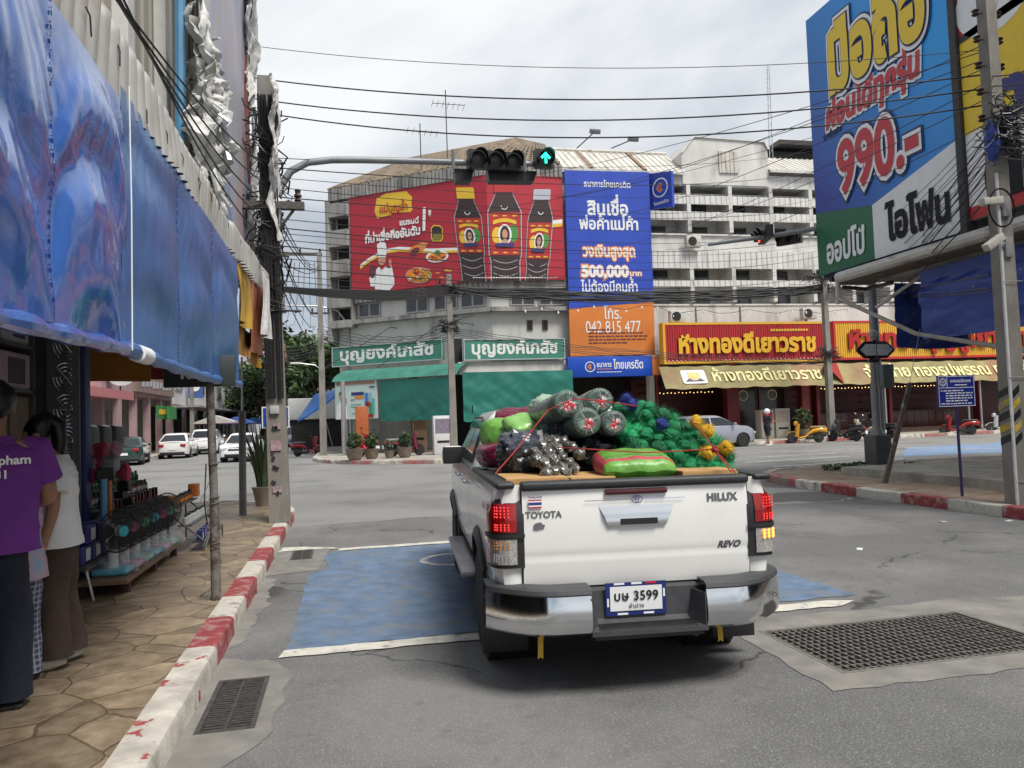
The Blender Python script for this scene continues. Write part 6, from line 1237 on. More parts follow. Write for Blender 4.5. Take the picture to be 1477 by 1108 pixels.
mach('cream and red coin machine left of the gold-shop door', (21.7, 36.9, .16), .75, .6, 1.5, mat('machine_cream', (.45, .42, .36), rough=.5, var=.1), REDINK, 'vending machine', 'vending_machine')
mach('cream coin machine with a printed sheet, right of the other one', (22.6, 36.9, .16), .85, .6, 1.55, mat('machine_cream', (.45, .42, .36), rough=.5, var=.1), mat('printed_sheet', (.4, .33, .28), rough=.6, var=.4, scale=14), 'vending machine', 'vending_machine')
m = M(); m.rbox((.55, 37.6, .16), (1.15, 38.3, 2.5), mat('orange_panel', (.36, .09, .02), rough=.6, var=.2), .03); obj('shop_door', m, label='orange-brown door leaf beside the pharmacy poster', cat='door')
WARM = mat('warm_bulb', (1, .62, .22), emit=1.6, var=0); COUN = mat('display_counter', (.10, .035, .03), rough=.3, var=.4, scale=2)
for i, (x0, x1, lb) in enumerate(((16.4, 20.0, 'glass display counter with a row of warm lamps, left of the gold-shop door'), (26.2, 30.0, 'glass display counter with warm lamps under the yellow sign, nearer the pole'), (30.6, 36.0, 'long display counter with warm lamps under the yellow sign, further right'))):
 t = thing('display_counter', lb, 'display counter', ((x0 + x1) / 2, 40, .36)); m = M(); m.rbox((x0, 39.6, .36), (x1, 40.3, 1.35), COUN, .03); 
 for k in range(5): m.box((x0, 40.9, 1.5 + k * .42), (x1, 41.15, 1.54 + k * .42), rb_)
 for k in range(int((x1 - x0) / .5)): m.box((x0 + k * .5, 39.58, .5), (x0 + k * .5 + .03, 39.6, 1.3), DSTEEL)
 obj('case', m, t, world=True); m = M()
 for k in range(int((x1 - x0) / .22)): m.ball((x0 + .1 + k * .22, 38.9, 2.75 + .02 * math.sin(k * 2.3)), .03, WARM, 6, 4)
 obj('lamp_row', m, t, world=True)
m = M(); m.box((20.9, 39.4, .36), (24.6, 39.5, 3.6), SHADE); obj('door_backing', m, bld, world=True)
for x0, lb in ((21.0, 'left'), (22.8, 'right')):
 m = M(); m.box((x0, 39.3, .36), (x0 + 1.7, 39.36, 3.3), mat('dark_door_glass', (.04, .025, .02), rough=.15, var=.3)); d_ = obj('door', m, bld, world=True); m = M()
 for a in ((x0, x0 + .09), (x0 + 1.61, x0 + 1.7)): m.box((a[0], 39.26, .36), (a[1], 39.3, 3.3), mat('bronze_frame', (.12, .05, .03), rough=.5))
 ringY(m, x0 + .85, 2.5, .24, .3, 39.27, CREAM); obj('frame', m, d_, world=True)
for x, lb in ((28.2, 'slim steel post under the yellow sign, nearest the utility pole'), (33.4, 'slim steel post under the yellow sign, behind the leaning board'), (34.2, 'slim steel post beside another under the yellow sign'), (39.4, 'steel post at the far right end of the gold awning')):
 m = M(); m.tube([(x, 35.8, .16), (x, 35.8, 3.0)], .05, STEEL, 8); obj('awning_post', m, label=lb, cat='post')
for i, (x, y, z, c_) in enumerate(((40.5, 37.5, 2.5, (.09, .17, .4)), (36.9, 44.0, 2.6, (.03, .06, .3)))):
 t = thing('parasol', ('pale blue market parasol over the white vehicle at the far right', 'navy market parasol behind the white vehicle')[i], 'parasol', (x, y, 0)); m = M(); m.lathe([(1.7, z - .35), (1.6, z - .25), (.05, z + .35), (.02, z + .36)], mat('parasol_%d' % i, c_, rough=.6, var=.15), 10, (x, y, 0)); obj('canopy', m, t, world=True); m = M(); m.tube([(x, y, 0), (x, y, z + .3)], .03, STEEL, 6); obj('pole', m, t, world=True)
p = onz(1135, 626, .16); t = thing('potted_plant', 'leafy plant in a pot behind the yellow scooter', 'potted plant', (23.4, 36.0, .16)); m = M(); m.lathe([(.2, 0), (.3, .45)], POT, 12); obj('pot', m, t); m = M(); leafball(m, (0, 0, 1.0), (.5, .5, .55), 200, .12, rg); obj('foliage', m, t)
# left side of the far street
PINK = mat('pink_wall', (.36, .24, .25), rough=.9, var=.12, scale=.8); PINKR = mat('pink_fascia', (.45, .16, .17), rough=.8, var=.15); BGREY = mat('grey_shutter', (.22, .21, .2), rough=.8, var=.25, scale=1)
b1 = thing('shophouse', 'pink two-storey shophouse with grey shutters and a letter board on the far street', 'building', (-14, 55, 0)); XF = -12.6
m = M(); m.box((-22, 44.8, 3.9), (XF, 62.0, 6.6), PINK); m.box((-22, 44.8, .1), (XF - 1.8, 62, 3.9), BGREY); 
for y in (44.8, 48.2, 51.6, 55, 58.4, 61.6): m.box((XF - .4, y, .1), (XF, y + .35, 3.9), PINK)
obj('wall', m, b1, world=True); m = M()
for y in (45.3, 48.7, 52.1, 55.5, 58.9):
 for k in range(14): m.box((XF - 1.79, y + k * .2, .15), (XF - 1.72 - .03 * (k % 2), y + k * .2 + .19, 3.0), BGREY)
obj('roller_shutter', m, b1, world=True); m = M(); m.box((XF, 51.0, 4.15), (XF + .25, 61.5, 5.5), mat('letter_board', (.22, .15, .13), rough=.8, var=.15)); 
for k in range(9): m.box((XF + .25, 52.2 + k * .95, 4.5 + .05 * (k % 3)), (XF + .28, 52.75 + k * .95, 5.0), SILVP)
obj('letter_board', m, b1, world=True)
b2 = thing('shophouse', 'cream shophouse with a pink-edged canopy at the left end of the far street', 'building', (-14, 41, 0)); m = M(); m.box((-22, 36.8, .1), (XF - .8, 44.7, 7.5), mat('cream_wall', (.55, .53, .48), rough=.9, var=.1)); obj('wall', m, b2, world=True); m = M(); m.box((XF - 1, 37, 3.5), (XF + 1.2, 46, 3.62), PINKR); m.box((XF + 1.2, 37, 3.4), (XF + 1.28, 46, 3.85), PINKR); obj('canopy', m, b2, world=True)
m = M()
for k in range(3): m.box((XF - .79, 38 + k * 2.4, 4.6), (XF - .74, 39.4 + k * 2.4, 6.2), PANE)
obj('window', m, b2, world=True)
b3 = thing('shophouse', 'long white shophouse row with dark open ground floor on the far street', 'building', (-14, 80, 0)); m = M(); m.box((-22, 62.2, 3.7), (XF - .2, 100, 7.6), mat('white_row_wall', (.55, .55, .54), rough=.9, var=.1, c2=(.38, .37, .35), m2=(.55, .75), scale2=.5)); m.box((-22, 62.2, .1), (XF - 3, 100, 3.7), SHADE); m.box((XF - .2, 62.2, 3.4), (XF + 1.8, 100, 3.55), GREYC)
for y in range(63, 100, 5): m.box((XF - .5, y, .1), (XF - .2, y + .3, 3.7), GREYC)
obj('wall', m, b3, world=True)
for y in range(64, 99, 5): m = M(); m.box((XF - .21, y, 4.8), (XF - .12, y + 2.6, 6.4), FRAME); m.box((XF - .12, y + .12, 4.9), (XF - .10, y + 2.48, 6.3), PANE); obj('window', m, b3, world=True)
m = M(); m.box((-22, 62.0, 7.6), (XF + .2, 100, 7.8), GREYC); obj('roof', m, b3, world=True)
b4 = thing('shophouse', 'taller pale block closing the row at the far end of the street', 'building', (-14, 110, 0)); m = M(); m.box((-24, 100.2, .1), (-12, 125, 11.5), mat('pale_block', (.5, .5, .5), rough=.9, var=.12)); obj('wall', m, b4, world=True); m = M()
for z in (4.6, 8.0): 
 for y in range(102, 124, 4): m.box((-12.0, y, z), (-11.93, y + 2.4, z + 1.6), PANE)
obj('window_band', m, b4, world=True)
m = M(); m.box((-12, 100.4, 3.4), (-10, 112, 3.55), mat('blue_canopy', (.03, .12, .4), rough=.6)); obj('canopy', m, b4, world=True)
b5 = thing('distant_block', 'grey building top showing above the trees', 'building', (-6, 130, 0)); m = M(); m.box((-9.5, 128, 0), (4, 140, 16.5), mat('far_grey_wall', (.33, .33, .34), rough=.9, var=.1)); obj('wall', m, b5, world=True); m = M()
for k in range(5): m.box((-9 + k * 2.4, 127.9, 13.5), (-7.4 + k * 2.4, 128.0, 15), PANE)
obj('window_band', m, b5, world=True)
m = M(); m.prism([(-.6, -.45), (.6, -.45), (.6, .45), (-.6, .45)], (XF + .6, 58, 2.9), (0, 1, 0), EZ, (.1, 0, 0), mat('green_banner', (.03, .2, .05), rough=.6, var=.4, scale=4)); m.prism([(-3, -.45), (3, -.45), (3, .45), (-3, .45)], (XF + .3, 58.6, 2.95), (0, 1, 0), EZ, (.08, 0, 0), mat('green_banner', (.03, .2, .05)))
m.prism([(-2.6, -.15), (-.6, -.15), (-.6, .2), (-2.6, .2)], (XF + .39, 58.6, 2.95), (0, 1, 0), EZ, (.01, 0, 0), YEL); obj('shop_banner', m, label='green and yellow shop banner under the pink shophouse', cat='banner')
t = thing('satellite_dish', 'round grey satellite dish on the cream canopy', 'satellite dish', (XF + .6, 46, 3.7)); m = M(); m.lathe([(.05, 0), (.4, .08), (.72, .25), (.74, .27), (.4, .11), (.05, .03)], mat('dish_grey', (.28, .28, .29), rough=.6, var=.1), 20, (0, 0, 1.1), Euler((R(70), 0, R(20))).to_matrix()); obj('dish', m, t); m = M(); m.tube([(0, 0, 0), (0, 0, 1.05)], .04, DSTEEL, 6); obj('mast', m, t)
for i, (x, y, h_) in enumerate(((-11.3, 62.5, 9), (-11.2, 90, 9))): upole(('concrete pole beside the green shop banner', 'concrete pole far down the street')[i], (x, y, .1), h_, .15, .1, ((8.4, -.6, .6, .12, .05),))
t = thing('hanging_sign', 'small blue hanging sign on the white shophouse row', 'shop sign', (XF + .8, 68, 4)); m = M(); m.box((XF, 68, 4.3), (XF + 1.2, 68.15, 5.9), mat('far_blue_sign', (.06, .1, .3), rough=.5, var=.3, scale=5)); obj('panel', m, t, world=True); m = M(); m.lathe([(.35, 0), (.35, .02)], WHT, 14, (XF + .6, 67.98, 5.2), Matrix.Rotation(R(90), 3, 'X')); obj('roundel', m, t, world=True)
rs = random.Random(9)
for i in range(9):
 x, y = rs.uniform(-10.5, -8.2), 62 + i * 5 + rs.uniform(-1, 1); t = thing('market_stall', 'market stall under a coloured awning far down the left of the street', 'market stall', (x, y, 0), group='far market stalls'); m = M(); c_ = rs.choice(((.05, .12, .42), (.45, .42, .4), (.4, .09, .06), (.06, .16, .4))); mt = mat('stall_cloth_%d' % i, c_, rough=.7, var=.2); m.prism([(-1.4, 2.2), (0, 2.7), (1.4, 2.2), (1.4, 2.1), (-1.4, 2.1)], (x, y - 1.2, 0), EX, EZ, (0, 2.4, 0), mt); obj('canopy', m, t, world=True); m = M()
 for a in (-1.2, 1.2): m.tube([(x + a, y, 0), (x + a, y, 2.2)], .03, STEEL, 5)
 m.box((x - 1.1, y - .7, .6), (x + 1.1, y + .7, .85), mat('stall_goods', (.25, .13, .07), rough=.9, var=.6, scale=6)); obj('table', m, t, world=True)
t = thing('parasol', 'tilted blue parasol at the pharmacy street corner', 'parasol', (-1.2, 47, 0)); m = M(); m.lathe([(1.75, -.5), (1.7, -.4), (.05, .25), (.02, .27)], mat('corner_parasol', (.04, .17, .5), rough=.5, var=.2), 8, (-1.5, 47, 3.3), Euler((R(6), R(-34), 0)).to_matrix()); obj('canopy', m, t, world=True); m = M(); m.tube([(-.6, 47, 0), (-1.4, 47, 3.4)], .03, STEEL, 6); obj('pole', m, t, world=True)
m = M(); m.rbox((-3.8, 55.5, 2.1), (.2, 59, 3.6), mat('white_canvas', (.6, .6, .58), rough=.8, var=.1), .1); m.box((-3.6, 55.7, .1), (0, 58.8, 2.1), SHADE); obj('canvas_kiosk', m, label='white canvas-topped kiosk behind the blue parasol', cat='kiosk')
t = thing('road_sign', 'blue square road sign with a white arch symbol behind the near pole', 'road sign', (-1.45, 19.2, 0)); q0 = ony(378, 618, 19.2); q1 = ony(414, 586, 19.2); m = M(); m.prism([(q0.x, q0.z), (q1.x + .05, q0.z), (q1.x + .05, q1.z), (q0.x, q1.z)], (0, 19.2, 0), EX, EZ, (0, .03, 0), WHITEINK); m.prism([(q0.x + .03, q0.z + .03), (q1.x + .02, q0.z + .03), (q1.x + .02, q1.z - .03), (q0.x + .03, q1.z - .03)], (0, 19.19, 0), EX, EZ, (0, .008, 0), mat('road_sign_blue', (.012, .06, .35), rough=.35, var=.05)); obj('panel', m, t, world=True)
m = M(); cx = q1.x - .12; m.box((cx - .06, 19.18, q0.z + .12), (cx + .1, 19.188, q1.z - .12), WHITEINK); m.lathe([(.08, 0), (.08, .008)], WHITEINK, 16, (cx + .02, 19.188, q1.z - .13), Matrix.Rotation(R(90), 3, 'X')); m.box((cx - .02, 19.17, q0.z + .12), (cx + .06, 19.18, q1.z - .2), mat('road_sign_blue', (.012, .06, .35))); obj('symbol', m, t, world=True); m = M(); m.tube([((q0.x + q1.x) / 2, 19.25, 0), ((q0.x + q1.x) / 2, 19.25, q1.z)], .035, STEEL, 8); obj('post', m, t, world=True)
BARK = mat('tree_bark', (.09, .065, .045), rough=.95, var=.3, scale=4, bump=.4)
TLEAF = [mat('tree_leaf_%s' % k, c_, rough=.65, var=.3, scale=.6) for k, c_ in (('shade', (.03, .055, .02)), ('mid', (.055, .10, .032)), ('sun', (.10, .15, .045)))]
def tree(label, x, y, h, cr, seed, nl=2600, ls=.34):
 rg = random.Random(seed); t = thing('tree', label, 'tree', (x, y, 0), group='trees at the end of the far street'); m = M(); tips = []
 m.tube([(0, 0, 0), (.1, 0, h * .2), (.05, .1, h * .42)], [.38, .28, .22], BARK, 8)
 for k in range(9):
  a = k * 2.4 + rg.uniform(-.4, .4); l = cr * rg.uniform(.45, .9); e_ = Vector((l * math.cos(a), l * math.sin(a), h * rg.uniform(.5, .9))); m.tube([(.05, .1, h * rg.uniform(.25, .42)), e_ * .55 + Vector((0, 0, h * .12)), e_], [.15, .09, .03], BARK, 6); tips.append(e_)
 obj('trunk', m, t); m = M()
 cl = [(e_ + Vector((rg.gauss(0, .5), rg.gauss(0, .5), rg.gauss(0, .4))), cr * rg.uniform(.26, .46)) for e_ in tips for _ in range(3)] + [(Vector((0, 0, h * .85)), cr * .5)]
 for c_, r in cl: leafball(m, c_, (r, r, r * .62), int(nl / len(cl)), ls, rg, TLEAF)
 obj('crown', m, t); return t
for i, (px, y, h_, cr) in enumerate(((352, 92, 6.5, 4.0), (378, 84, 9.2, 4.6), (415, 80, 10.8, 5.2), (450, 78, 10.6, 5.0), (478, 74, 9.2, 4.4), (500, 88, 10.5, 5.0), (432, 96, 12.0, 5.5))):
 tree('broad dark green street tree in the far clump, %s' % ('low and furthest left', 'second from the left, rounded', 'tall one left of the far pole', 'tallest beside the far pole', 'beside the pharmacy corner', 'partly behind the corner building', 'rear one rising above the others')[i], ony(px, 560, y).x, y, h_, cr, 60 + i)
# left shop building, awnings and tarpaulins
XA = -1.15
SHEETB = mat('beige_ribbed_wall', (.34, .32, .28), rough=.7, var=.15, scale=1, c2=(.22, .2, .17), m2=(.5, .7), scale2=1, stretch=(3, 3, .4))
lb = thing('shophouse', 'beige ribbed-metal shophouse overhanging the left pavement above the blue tarpaulins', 'building', (-4, 5, 0))
m = M(); m.box((-9, -4, 4.12), (-2.05, 13.6, 11.5), SHEETB); n = 150
for k in range(n): y = -4 + 17.6 * k / n; m.box((-2.05, y, 4.12), (-2.05 + (.03 if k % 3 else .06), y + .1, 11.5), SHEETB)
for y in (2.5, 7.6, 9.2): m.box((-2.05, y, 4.1), (-1.88, y + .22, 11.5), mat('white_column', (.55, .54, .52), rough=.7, var=.1))
obj('upper_wall', m, lb, world=True)
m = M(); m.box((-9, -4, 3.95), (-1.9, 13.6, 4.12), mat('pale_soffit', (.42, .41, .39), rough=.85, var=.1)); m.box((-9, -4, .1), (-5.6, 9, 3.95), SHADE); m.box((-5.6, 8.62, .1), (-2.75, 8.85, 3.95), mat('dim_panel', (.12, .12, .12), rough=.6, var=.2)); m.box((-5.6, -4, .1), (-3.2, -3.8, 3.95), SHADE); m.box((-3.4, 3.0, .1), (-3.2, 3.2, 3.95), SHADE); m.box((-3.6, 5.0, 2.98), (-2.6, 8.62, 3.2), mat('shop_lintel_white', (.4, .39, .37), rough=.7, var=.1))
obj('lower_wall', m, lb, world=True)
m = M(); m.rbox((-2.68, 8.63, .15), (-2.58, 8.80, 3.9), mat('blue_post', (.012, .03, .13), rough=.5, var=.15), .02); obj('corner_post', m, lb, world=True)
GALV = mat('old_galvanised_sheet', (.40, .395, .375), rough=.55, metal=.25, var=.16, scale=5, c2=(.27, .23, .19), m2=(.55, .72), scale2=3.2, stretch=(1, 1, .5))
def fascia(label, y0, y1, zb, zt, seed):
 rg = random.Random(seed); t = thing('metal_awning', label, 'awning', (XA, (y0 + y1) / 2, zb((y0 + y1) / 2))); m = M(); n = int((y1 - y0) / .0175)
 ph = [rg.uniform(0, 6) for _ in range(4)]
 def fn(u, v):
  y = y0 + (y1 - y0) * u; c = math.sin(2 * math.pi * (y - y0) / .165); c = math.copysign(abs(c) ** .6, c); b_, t_ = zb(y) + .02 * math.sin(y * 2.3 + ph[0]) + .012 * math.sin(y * 7 + ph[1]), zt(y) + .015 * math.sin(y * 3.1 + ph[2])
  if v < .6: s = v / .6; return (XA + .045 * c - .03 * math.sin(y * 1.7 + ph[3]) * (1 - s), y, b_ + (t_ - b_) * s)
  a = (v - .6) / .4; r = .13; an = R(90) * min(1, a * 2)
  if a <= .5: return (XA + .045 * c - r * (1 - math.cos(an)), y, t_ + r * math.sin(an) * .8 + .01 * math.sin(v * 90))
  return (XA - r - (a - .5) * 2 * .62, y, t_ + r * .8 + .02 * c + (a - .5) * .18)
 m.grid(fn, n, 16, GALV); obj('sheet', m, t, world=True)
 for k in range(int((y1 - y0) / .55)):
  m = M(); y = y0 + .3 + k * .55 + rg.uniform(-.1, .1); z = (zb(y) + zt(y)) / 2 + rg.uniform(-.1, .15); m.tube([(XA + .035, y, z + .04), (XA + .05, y + rg.uniform(-.02, .03), z), (XA + .045, y + rg.uniform(-.02, .05), z - rg.uniform(.03, .09))], .004, BLACK, 4); obj('tie_wire', m, t, world=True)
 m = M(); m.tube([(XA - .06, y0, zb(y0) + .04), (XA - .06, y1, zb(y1) + .04)], .02, DSTEEL, 6)
 for k in range(int((y1 - y0) / 1.5) + 1): y = y0 + .1 + k * 1.5; m.tube([(XA - .06, y, zb(y) + .1), (-2.0, y, zb(y) + .45)], .018, DSTEEL, 6)
 obj('frame', m, t, world=True)
fascia('dented ribbed metal awning over the two blue tarpaulins', -1.5, 8.72, lambda y: 3.35 + .018 * y, lambda y: 3.78, 1)
fascia('ribbed metal awning over the orange and yellow cloths', 8.76, 16.2, lambda y: 3.52 + .06 * (y - 8.7), lambda y: 3.84 + .05 * (y - 8.7), 2)
VIN = mat('blue_vinyl', (.035, .13, .46), rough=.19, var=.12, scale=2, spec=.7, bump=.12, bscale=9, coat=.4); VIN2 = mat('blue_vinyl_worn', (.04, .14, .38), rough=.34, var=.14, scale=2, spec=.6, bump=.3, bscale=8, c2=(.06, .16, .33), m2=(.5, .7), scale2=1)
def swag(label, y0, y1, zt, zb, mt, seed, seams, amp, sag):
 rg = random.Random(seed); t = thing('blue_tarpaulin', label, 'tarpaulin', (XA, (y0 + y1) / 2, zb)); ph = [rg.uniform(0, 6) for _ in range(10)]
 sm = [y0] + list(seams) + [y1]
 def disp(y, v):
  q = Vector((y * 1.3, v * 1.8, seed)); y0_, v0_ = y, v; v = v + .10 * NZ.noise(q) + .03 * NZ.noise(q * 3.3)
  i = max(k for k in range(len(sm) - 1) if y >= sm[k] - 1e-6); a, b_ = sm[i], sm[i + 1]; w = (y - a) / (b_ - a); c = 4 * w * (1 - w)
  fold = math.sin((v * 11 + 2.6 * c * sag + ph[i]) + .6 * math.sin(5 * w + ph[5])) * .55 + math.sin(v * 19 + 4.5 * c * sag + ph[i + 1]) * .3
  fine = .16 * NZ.noise(Vector((y * 7, v * 5 + y * 2.5, seed))) + .09 * NZ.noise(Vector((y * 17, v * 11 - y * 6, seed))) + .04 * NZ.noise(Vector((y * 40, v * 22, seed)))
  v = max(0, min(1, v0_)); edge = min(1, 5 * v + .1)
  ray_ = math.sin((w - .5) * 30 / (.25 + v) + ph[9]) * .12 * (1 - v)
  return amp * (fold * (.35 + .65 * c) + fine + ray_) * edge + .05 * math.sin(math.pi * v) * c
 m = M(); m.grid(lambda u, v: (XA + .03 + disp(y0 + (y1 - y0) * u, v), y0 + (y1 - y0) * u, zt(y0 + (y1 - y0) * u) + (zb + .01 * (y0 + (y1 - y0) * u) - .03 * math.sin(math.pi * u) - zt(y0 + (y1 - y0) * u)) * v), int((y1 - y0) * 34), 60, mt); obj('sheet', m, t, world=True)
 m = M(); m.tube([(XA + .03 + .01 * math.sin(k * 2), y0 + (y1 - y0) * k / 30, zb + .01 * (y0 + (y1 - y0) * k / 30) - .03 * math.sin(math.pi * k / 30) - .03) for k in range(31)], [.038 + .006 * math.sin(k * 1.7) for k in range(31)], mt, 10); obj('rolled_hem', m, t, world=True)
 for s_ in seams:
  m = M()
  for k in range(46): v = k / 46; z = zt(s_) + (zb - zt(s_)) * v; m.box((XA + .032 + disp(s_, v), s_ - .003, z - .018), (XA + .036 + disp(s_, v), s_ + .003, z), NAVY, rot=(.3 * (-1) ** k, 0, 0))
  obj('stitched_seam', m, t, world=True)
swag('glossy creased blue tarpaulin nearest the eye at the left', .6, 4.40, lambda y: 3.42, 2.08, VIN, 3, (1.9, 3.35), .040, 1.5)
swag('flatter blue tarpaulin between the white cord and the yellow cloth', 4.36, 8.95, lambda y: 3.5, 2.08, VIN2, 8, (5.75, 7.2), .024, .35)
m = M(); m.tube([(XA + .07, 4.37, 3.5), (XA + .075, 4.37, 2.85), (XA + .07, 4.37, 2.08)], .004, WHITEINK, 6); obj('cord', m, label='white cord hanging between the two blue tarpaulins', cat='cord')
m = M(); m.tube([(XA + .03, 4.62, 2.09), (XA + .03, 4.85, 2.09)], .05, WHITEINK, 12); obj('tape_wrap', m, label='white tape wrapped round the rolled hem of the blue tarpaulin', cat='tape')
def hang(label, y0, y1, z1, z0, mt, seed, x=XA - .02, flare=.0, cat='cloth'):
 rg = random.Random(seed); ph = [rg.uniform(0, 6) for _ in range(4)]; m = M()
 def fn(u, v): y = y0 + (y1 - y0) * u; return (x + flare * v * v + .035 * math.sin(u * 9 + ph[0]) * (.3 + v) + .015 * math.sin(u * 23 + v * 5 + ph[1]), y + .05 * math.sin(v * 4 + ph[2]), z1(y) + (z0(y) - z1(y)) * v)
 m.grid(fn, 24, 26, mt, .008); return obj('hanging_cloth', m, label=label, cat=cat)
YCL = mat('yellow_vinyl', (.45, .27, .03), rough=.45, var=.2, scale=3, bump=.3, bscale=8); OCL = mat('orange_vinyl', (.36, .12, .06), rough=.5, var=.25, scale=2, bump=.3, bscale=8, c2=(.42, .2, .09), m2=(.5, .7), scale2=2); SCL = mat('salmon_vinyl', (.42, .17, .12), rough=.5, var=.2, scale=2, bump=.3, bscale=6, c2=(.5, .36, .24), m2=(.5, .66), scale2=1.2)
WFILM = mat('torn_white_plastic', (.55, .55, .53), rough=.45, var=.2, scale=4, bump=.5, bscale=10, c2=(.36, .35, .33), m2=(.5, .68), scale2=3)
hang('yellow vinyl strip right of the blue tarpaulins', 9.3, 10.5, lambda y: 3.6, lambda y: 2.9, YCL, 1)
hang('white plastic strip hanging over the orange cloth', 11.2, 11.9, lambda y: 3.85, lambda y: 2.95, WFILM, 2, XA + .08)
hang('orange vinyl panel left of the near concrete pole', 10.5, 12.4, lambda y: 3.7, lambda y: 2.72, OCL, 3, flare=-.05)
hang('salmon vinyl panel at the far end of the metal awning', 12.9, 15.9, lambda y: 3.8 + .04 * (y - 12.9), lambda y: 2.95, SCL, 4, flare=.1)
hang('yellow-orange lower cloth behind the tarpaulin corner', 9.0, 12.6, lambda y: 2.98, lambda y: 2.58, mat('yellow_orange_vinyl', (.42, .2, .02), rough=.5, var=.2, bump=.3, bscale=8), 5, XA - .12)
t = thing('cloth_banner', 'orange and dark red cloth banner hanging under the awning at the back of the stall', 'banner', (-2.6, 11.1, 2.3)); CBO = mat('cloth_orange', (.34, .13, .012), rough=.7, var=.25, scale=3, stretch=(.3, 1, 6)); CBR = mat('cloth_dark_red', (.20, .012, .012), rough=.7, var=.15)
for nm, x0, x1, mt in (('orange_half', -3.6, -2.52, CBO), ('red_half', -2.52, -1.9, CBR)): m = M(); m.grid(lambda u, v: (x0 + (x1 - x0) * u, 11.1 + .02 * math.sin(u * 8 + v), 3.35 - 1.0 * v - .03 * u), 12, 6, mt, .006); obj(nm, m, t, world=True)
t = thing('name_board', 'small dark board with white letters hanging under the corner of the blue tarpaulin', 'sign', (-1.2, 7.62, 2.06)); m = M(); m.rbox((-1.62, 7.60, 2.05), (-.99, 7.66, 2.34), mat('dark_board', (.03, .035, .035), rough=.5), .008); obj('panel', m, t, world=True); m = M(); text(m, 'หายา', (-1.3, 7.60, 2.13), EX, EZ, .11, WHITEINK, .03, lift=.006); obj('lettering', m, t, world=True)
PRT = mat('faded_print', (.42, .43, .50), rough=.55, var=.12, scale=2, stretch=(1, .6, .15), c2=(.16, .27, .48), m2=(.5, .6), scale2=1.1)
def _p():
 tt = PRT.node_tree; b = tt.nodes['Principled BSDF']; L = tt.links.new; src = b.inputs['Base Color'].links[0].from_socket; tc = [n_ for n_ in tt.nodes if n_.type == 'TEX_COORD'][0]
 mp = tt.nodes.new('ShaderNodeMapping'); mp.inputs['Scale'].default_value = (1, 1.1, .12); mp.inputs['Rotation'].default_value = (.25, 0, 0); L(tc.outputs['Object'], mp.inputs[0]); nz = tt.nodes.new('ShaderNodeTexNoise'); nz.inputs['Scale'].default_value = 2.2; nz.inputs['Detail'].default_value = 8; L(mp.outputs[0], nz.inputs['Vector'])
 rp = tt.nodes.new('ShaderNodeValToRGB'); rp.color_ramp.elements[0].position = .46; rp.color_ramp.elements[1].position = .62; rp.color_ramp.elements[0].color = (0, 0, 0, 1); rp.color_ramp.elements[1].color = (1, 1, 1, 1); L(nz.outputs['Fac'], rp.inputs[0])
 mi = tt.nodes.new('ShaderNodeMix'); mi.data_type = 'RGBA'; L(rp.outputs[0], mi.inputs[0]); L(src, mi.inputs[6]); mi.inputs[7].default_value = (.46, .38, .38, 1); L(mi.outputs[2], b.inputs['Base Color'])
_p()
t = thing('torn_billboard', 'faded torn billboard along the upper left wall with ragged white edges', 'billboard', (-1.5, 12, 4.2)); m = M(); m.grid(lambda u, v: (-1.5 + .03 * math.sin(u * 7 + v * 9), 9.9 + 3.6 * u, 4.3 + 6.2 * v), 20, 24, PRT, .02); obj('printed_sheet', m, t, world=True); m = M()
m.box((-1.62, 13.5, 4.2), (-1.46, 13.62, 10.6), mat('rusty_frame', (.16, .06, .05), rough=.8, var=.3)); m.box((-1.62, 9.8, 4.2), (-1.5, 9.92, 10.6), STEEL); m.box((-1.62, 9.8, 4.15), (-1.5, 13.6, 4.25), STEEL); obj('frame', m, t, world=True)
def rag(par, cx, y0, y1, z0, z1, seed, mt=WFILM, dx=.12, x0=-1.44, world=True):
 rg = random.Random(seed); ph = [rg.uniform(0, 6) for _ in range(6)]; m = M()
 o_ = Vector((seed * 7.3, seed * 3.1, 0))
 def fn(u, v):
  ed = .55 * NZ.noise(Vector((v * 3.1, 0, 0)) + o_) + .35 * NZ.noise(Vector((v * 9.7, 1, u * 2)) + o_) + .2 * NZ.noise(Vector((v * 27, 2, u * 3)) + o_); w = (y1 - y0) * (1 + ed) * (1 - .5 * v ** 3)
  d = NZ.noise(Vector((u * 1.6, v * 3.2, 5)) + o_) * 1.0 + .5 * NZ.noise(Vector((u * 5, v * 6, 9)) + o_) + .22 * NZ.noise(Vector((u * 11, v * 17, 2)) + o_)
  return (x0 + dx * 1.3 * d, (y0 + y1) / 2 + w * (u - .5) + .25 * NZ.noise(Vector((v * 2.5, 7, 0)) + o_), z1 + (z0 - z1) * v + .25 * (NZ.noise(Vector((u * 6, 3, 0)) + o_)) * v)
 m.grid(fn, 24, 60, mt, .004); obj('torn_sheet', m, par, world=True)
rag(t, 0, 13.5, 14.5, 5.0, 9.6, 1); rag(t, 0, 13.6, 14.3, 4.6, 6.6, 2, dx=.18); rag(t, 0, 13.3, 14.0, 7.2, 9.8, 3, dx=.2); rag(t, 0, 12.9, 14.2, 4.7, 5.7, 4, dx=.12)
t = thing('torn_wrapping', 'bundle of torn white plastic sheeting hanging in front of the upper wall', 'plastic sheeting', (-1.5, 9.3, 3.9))
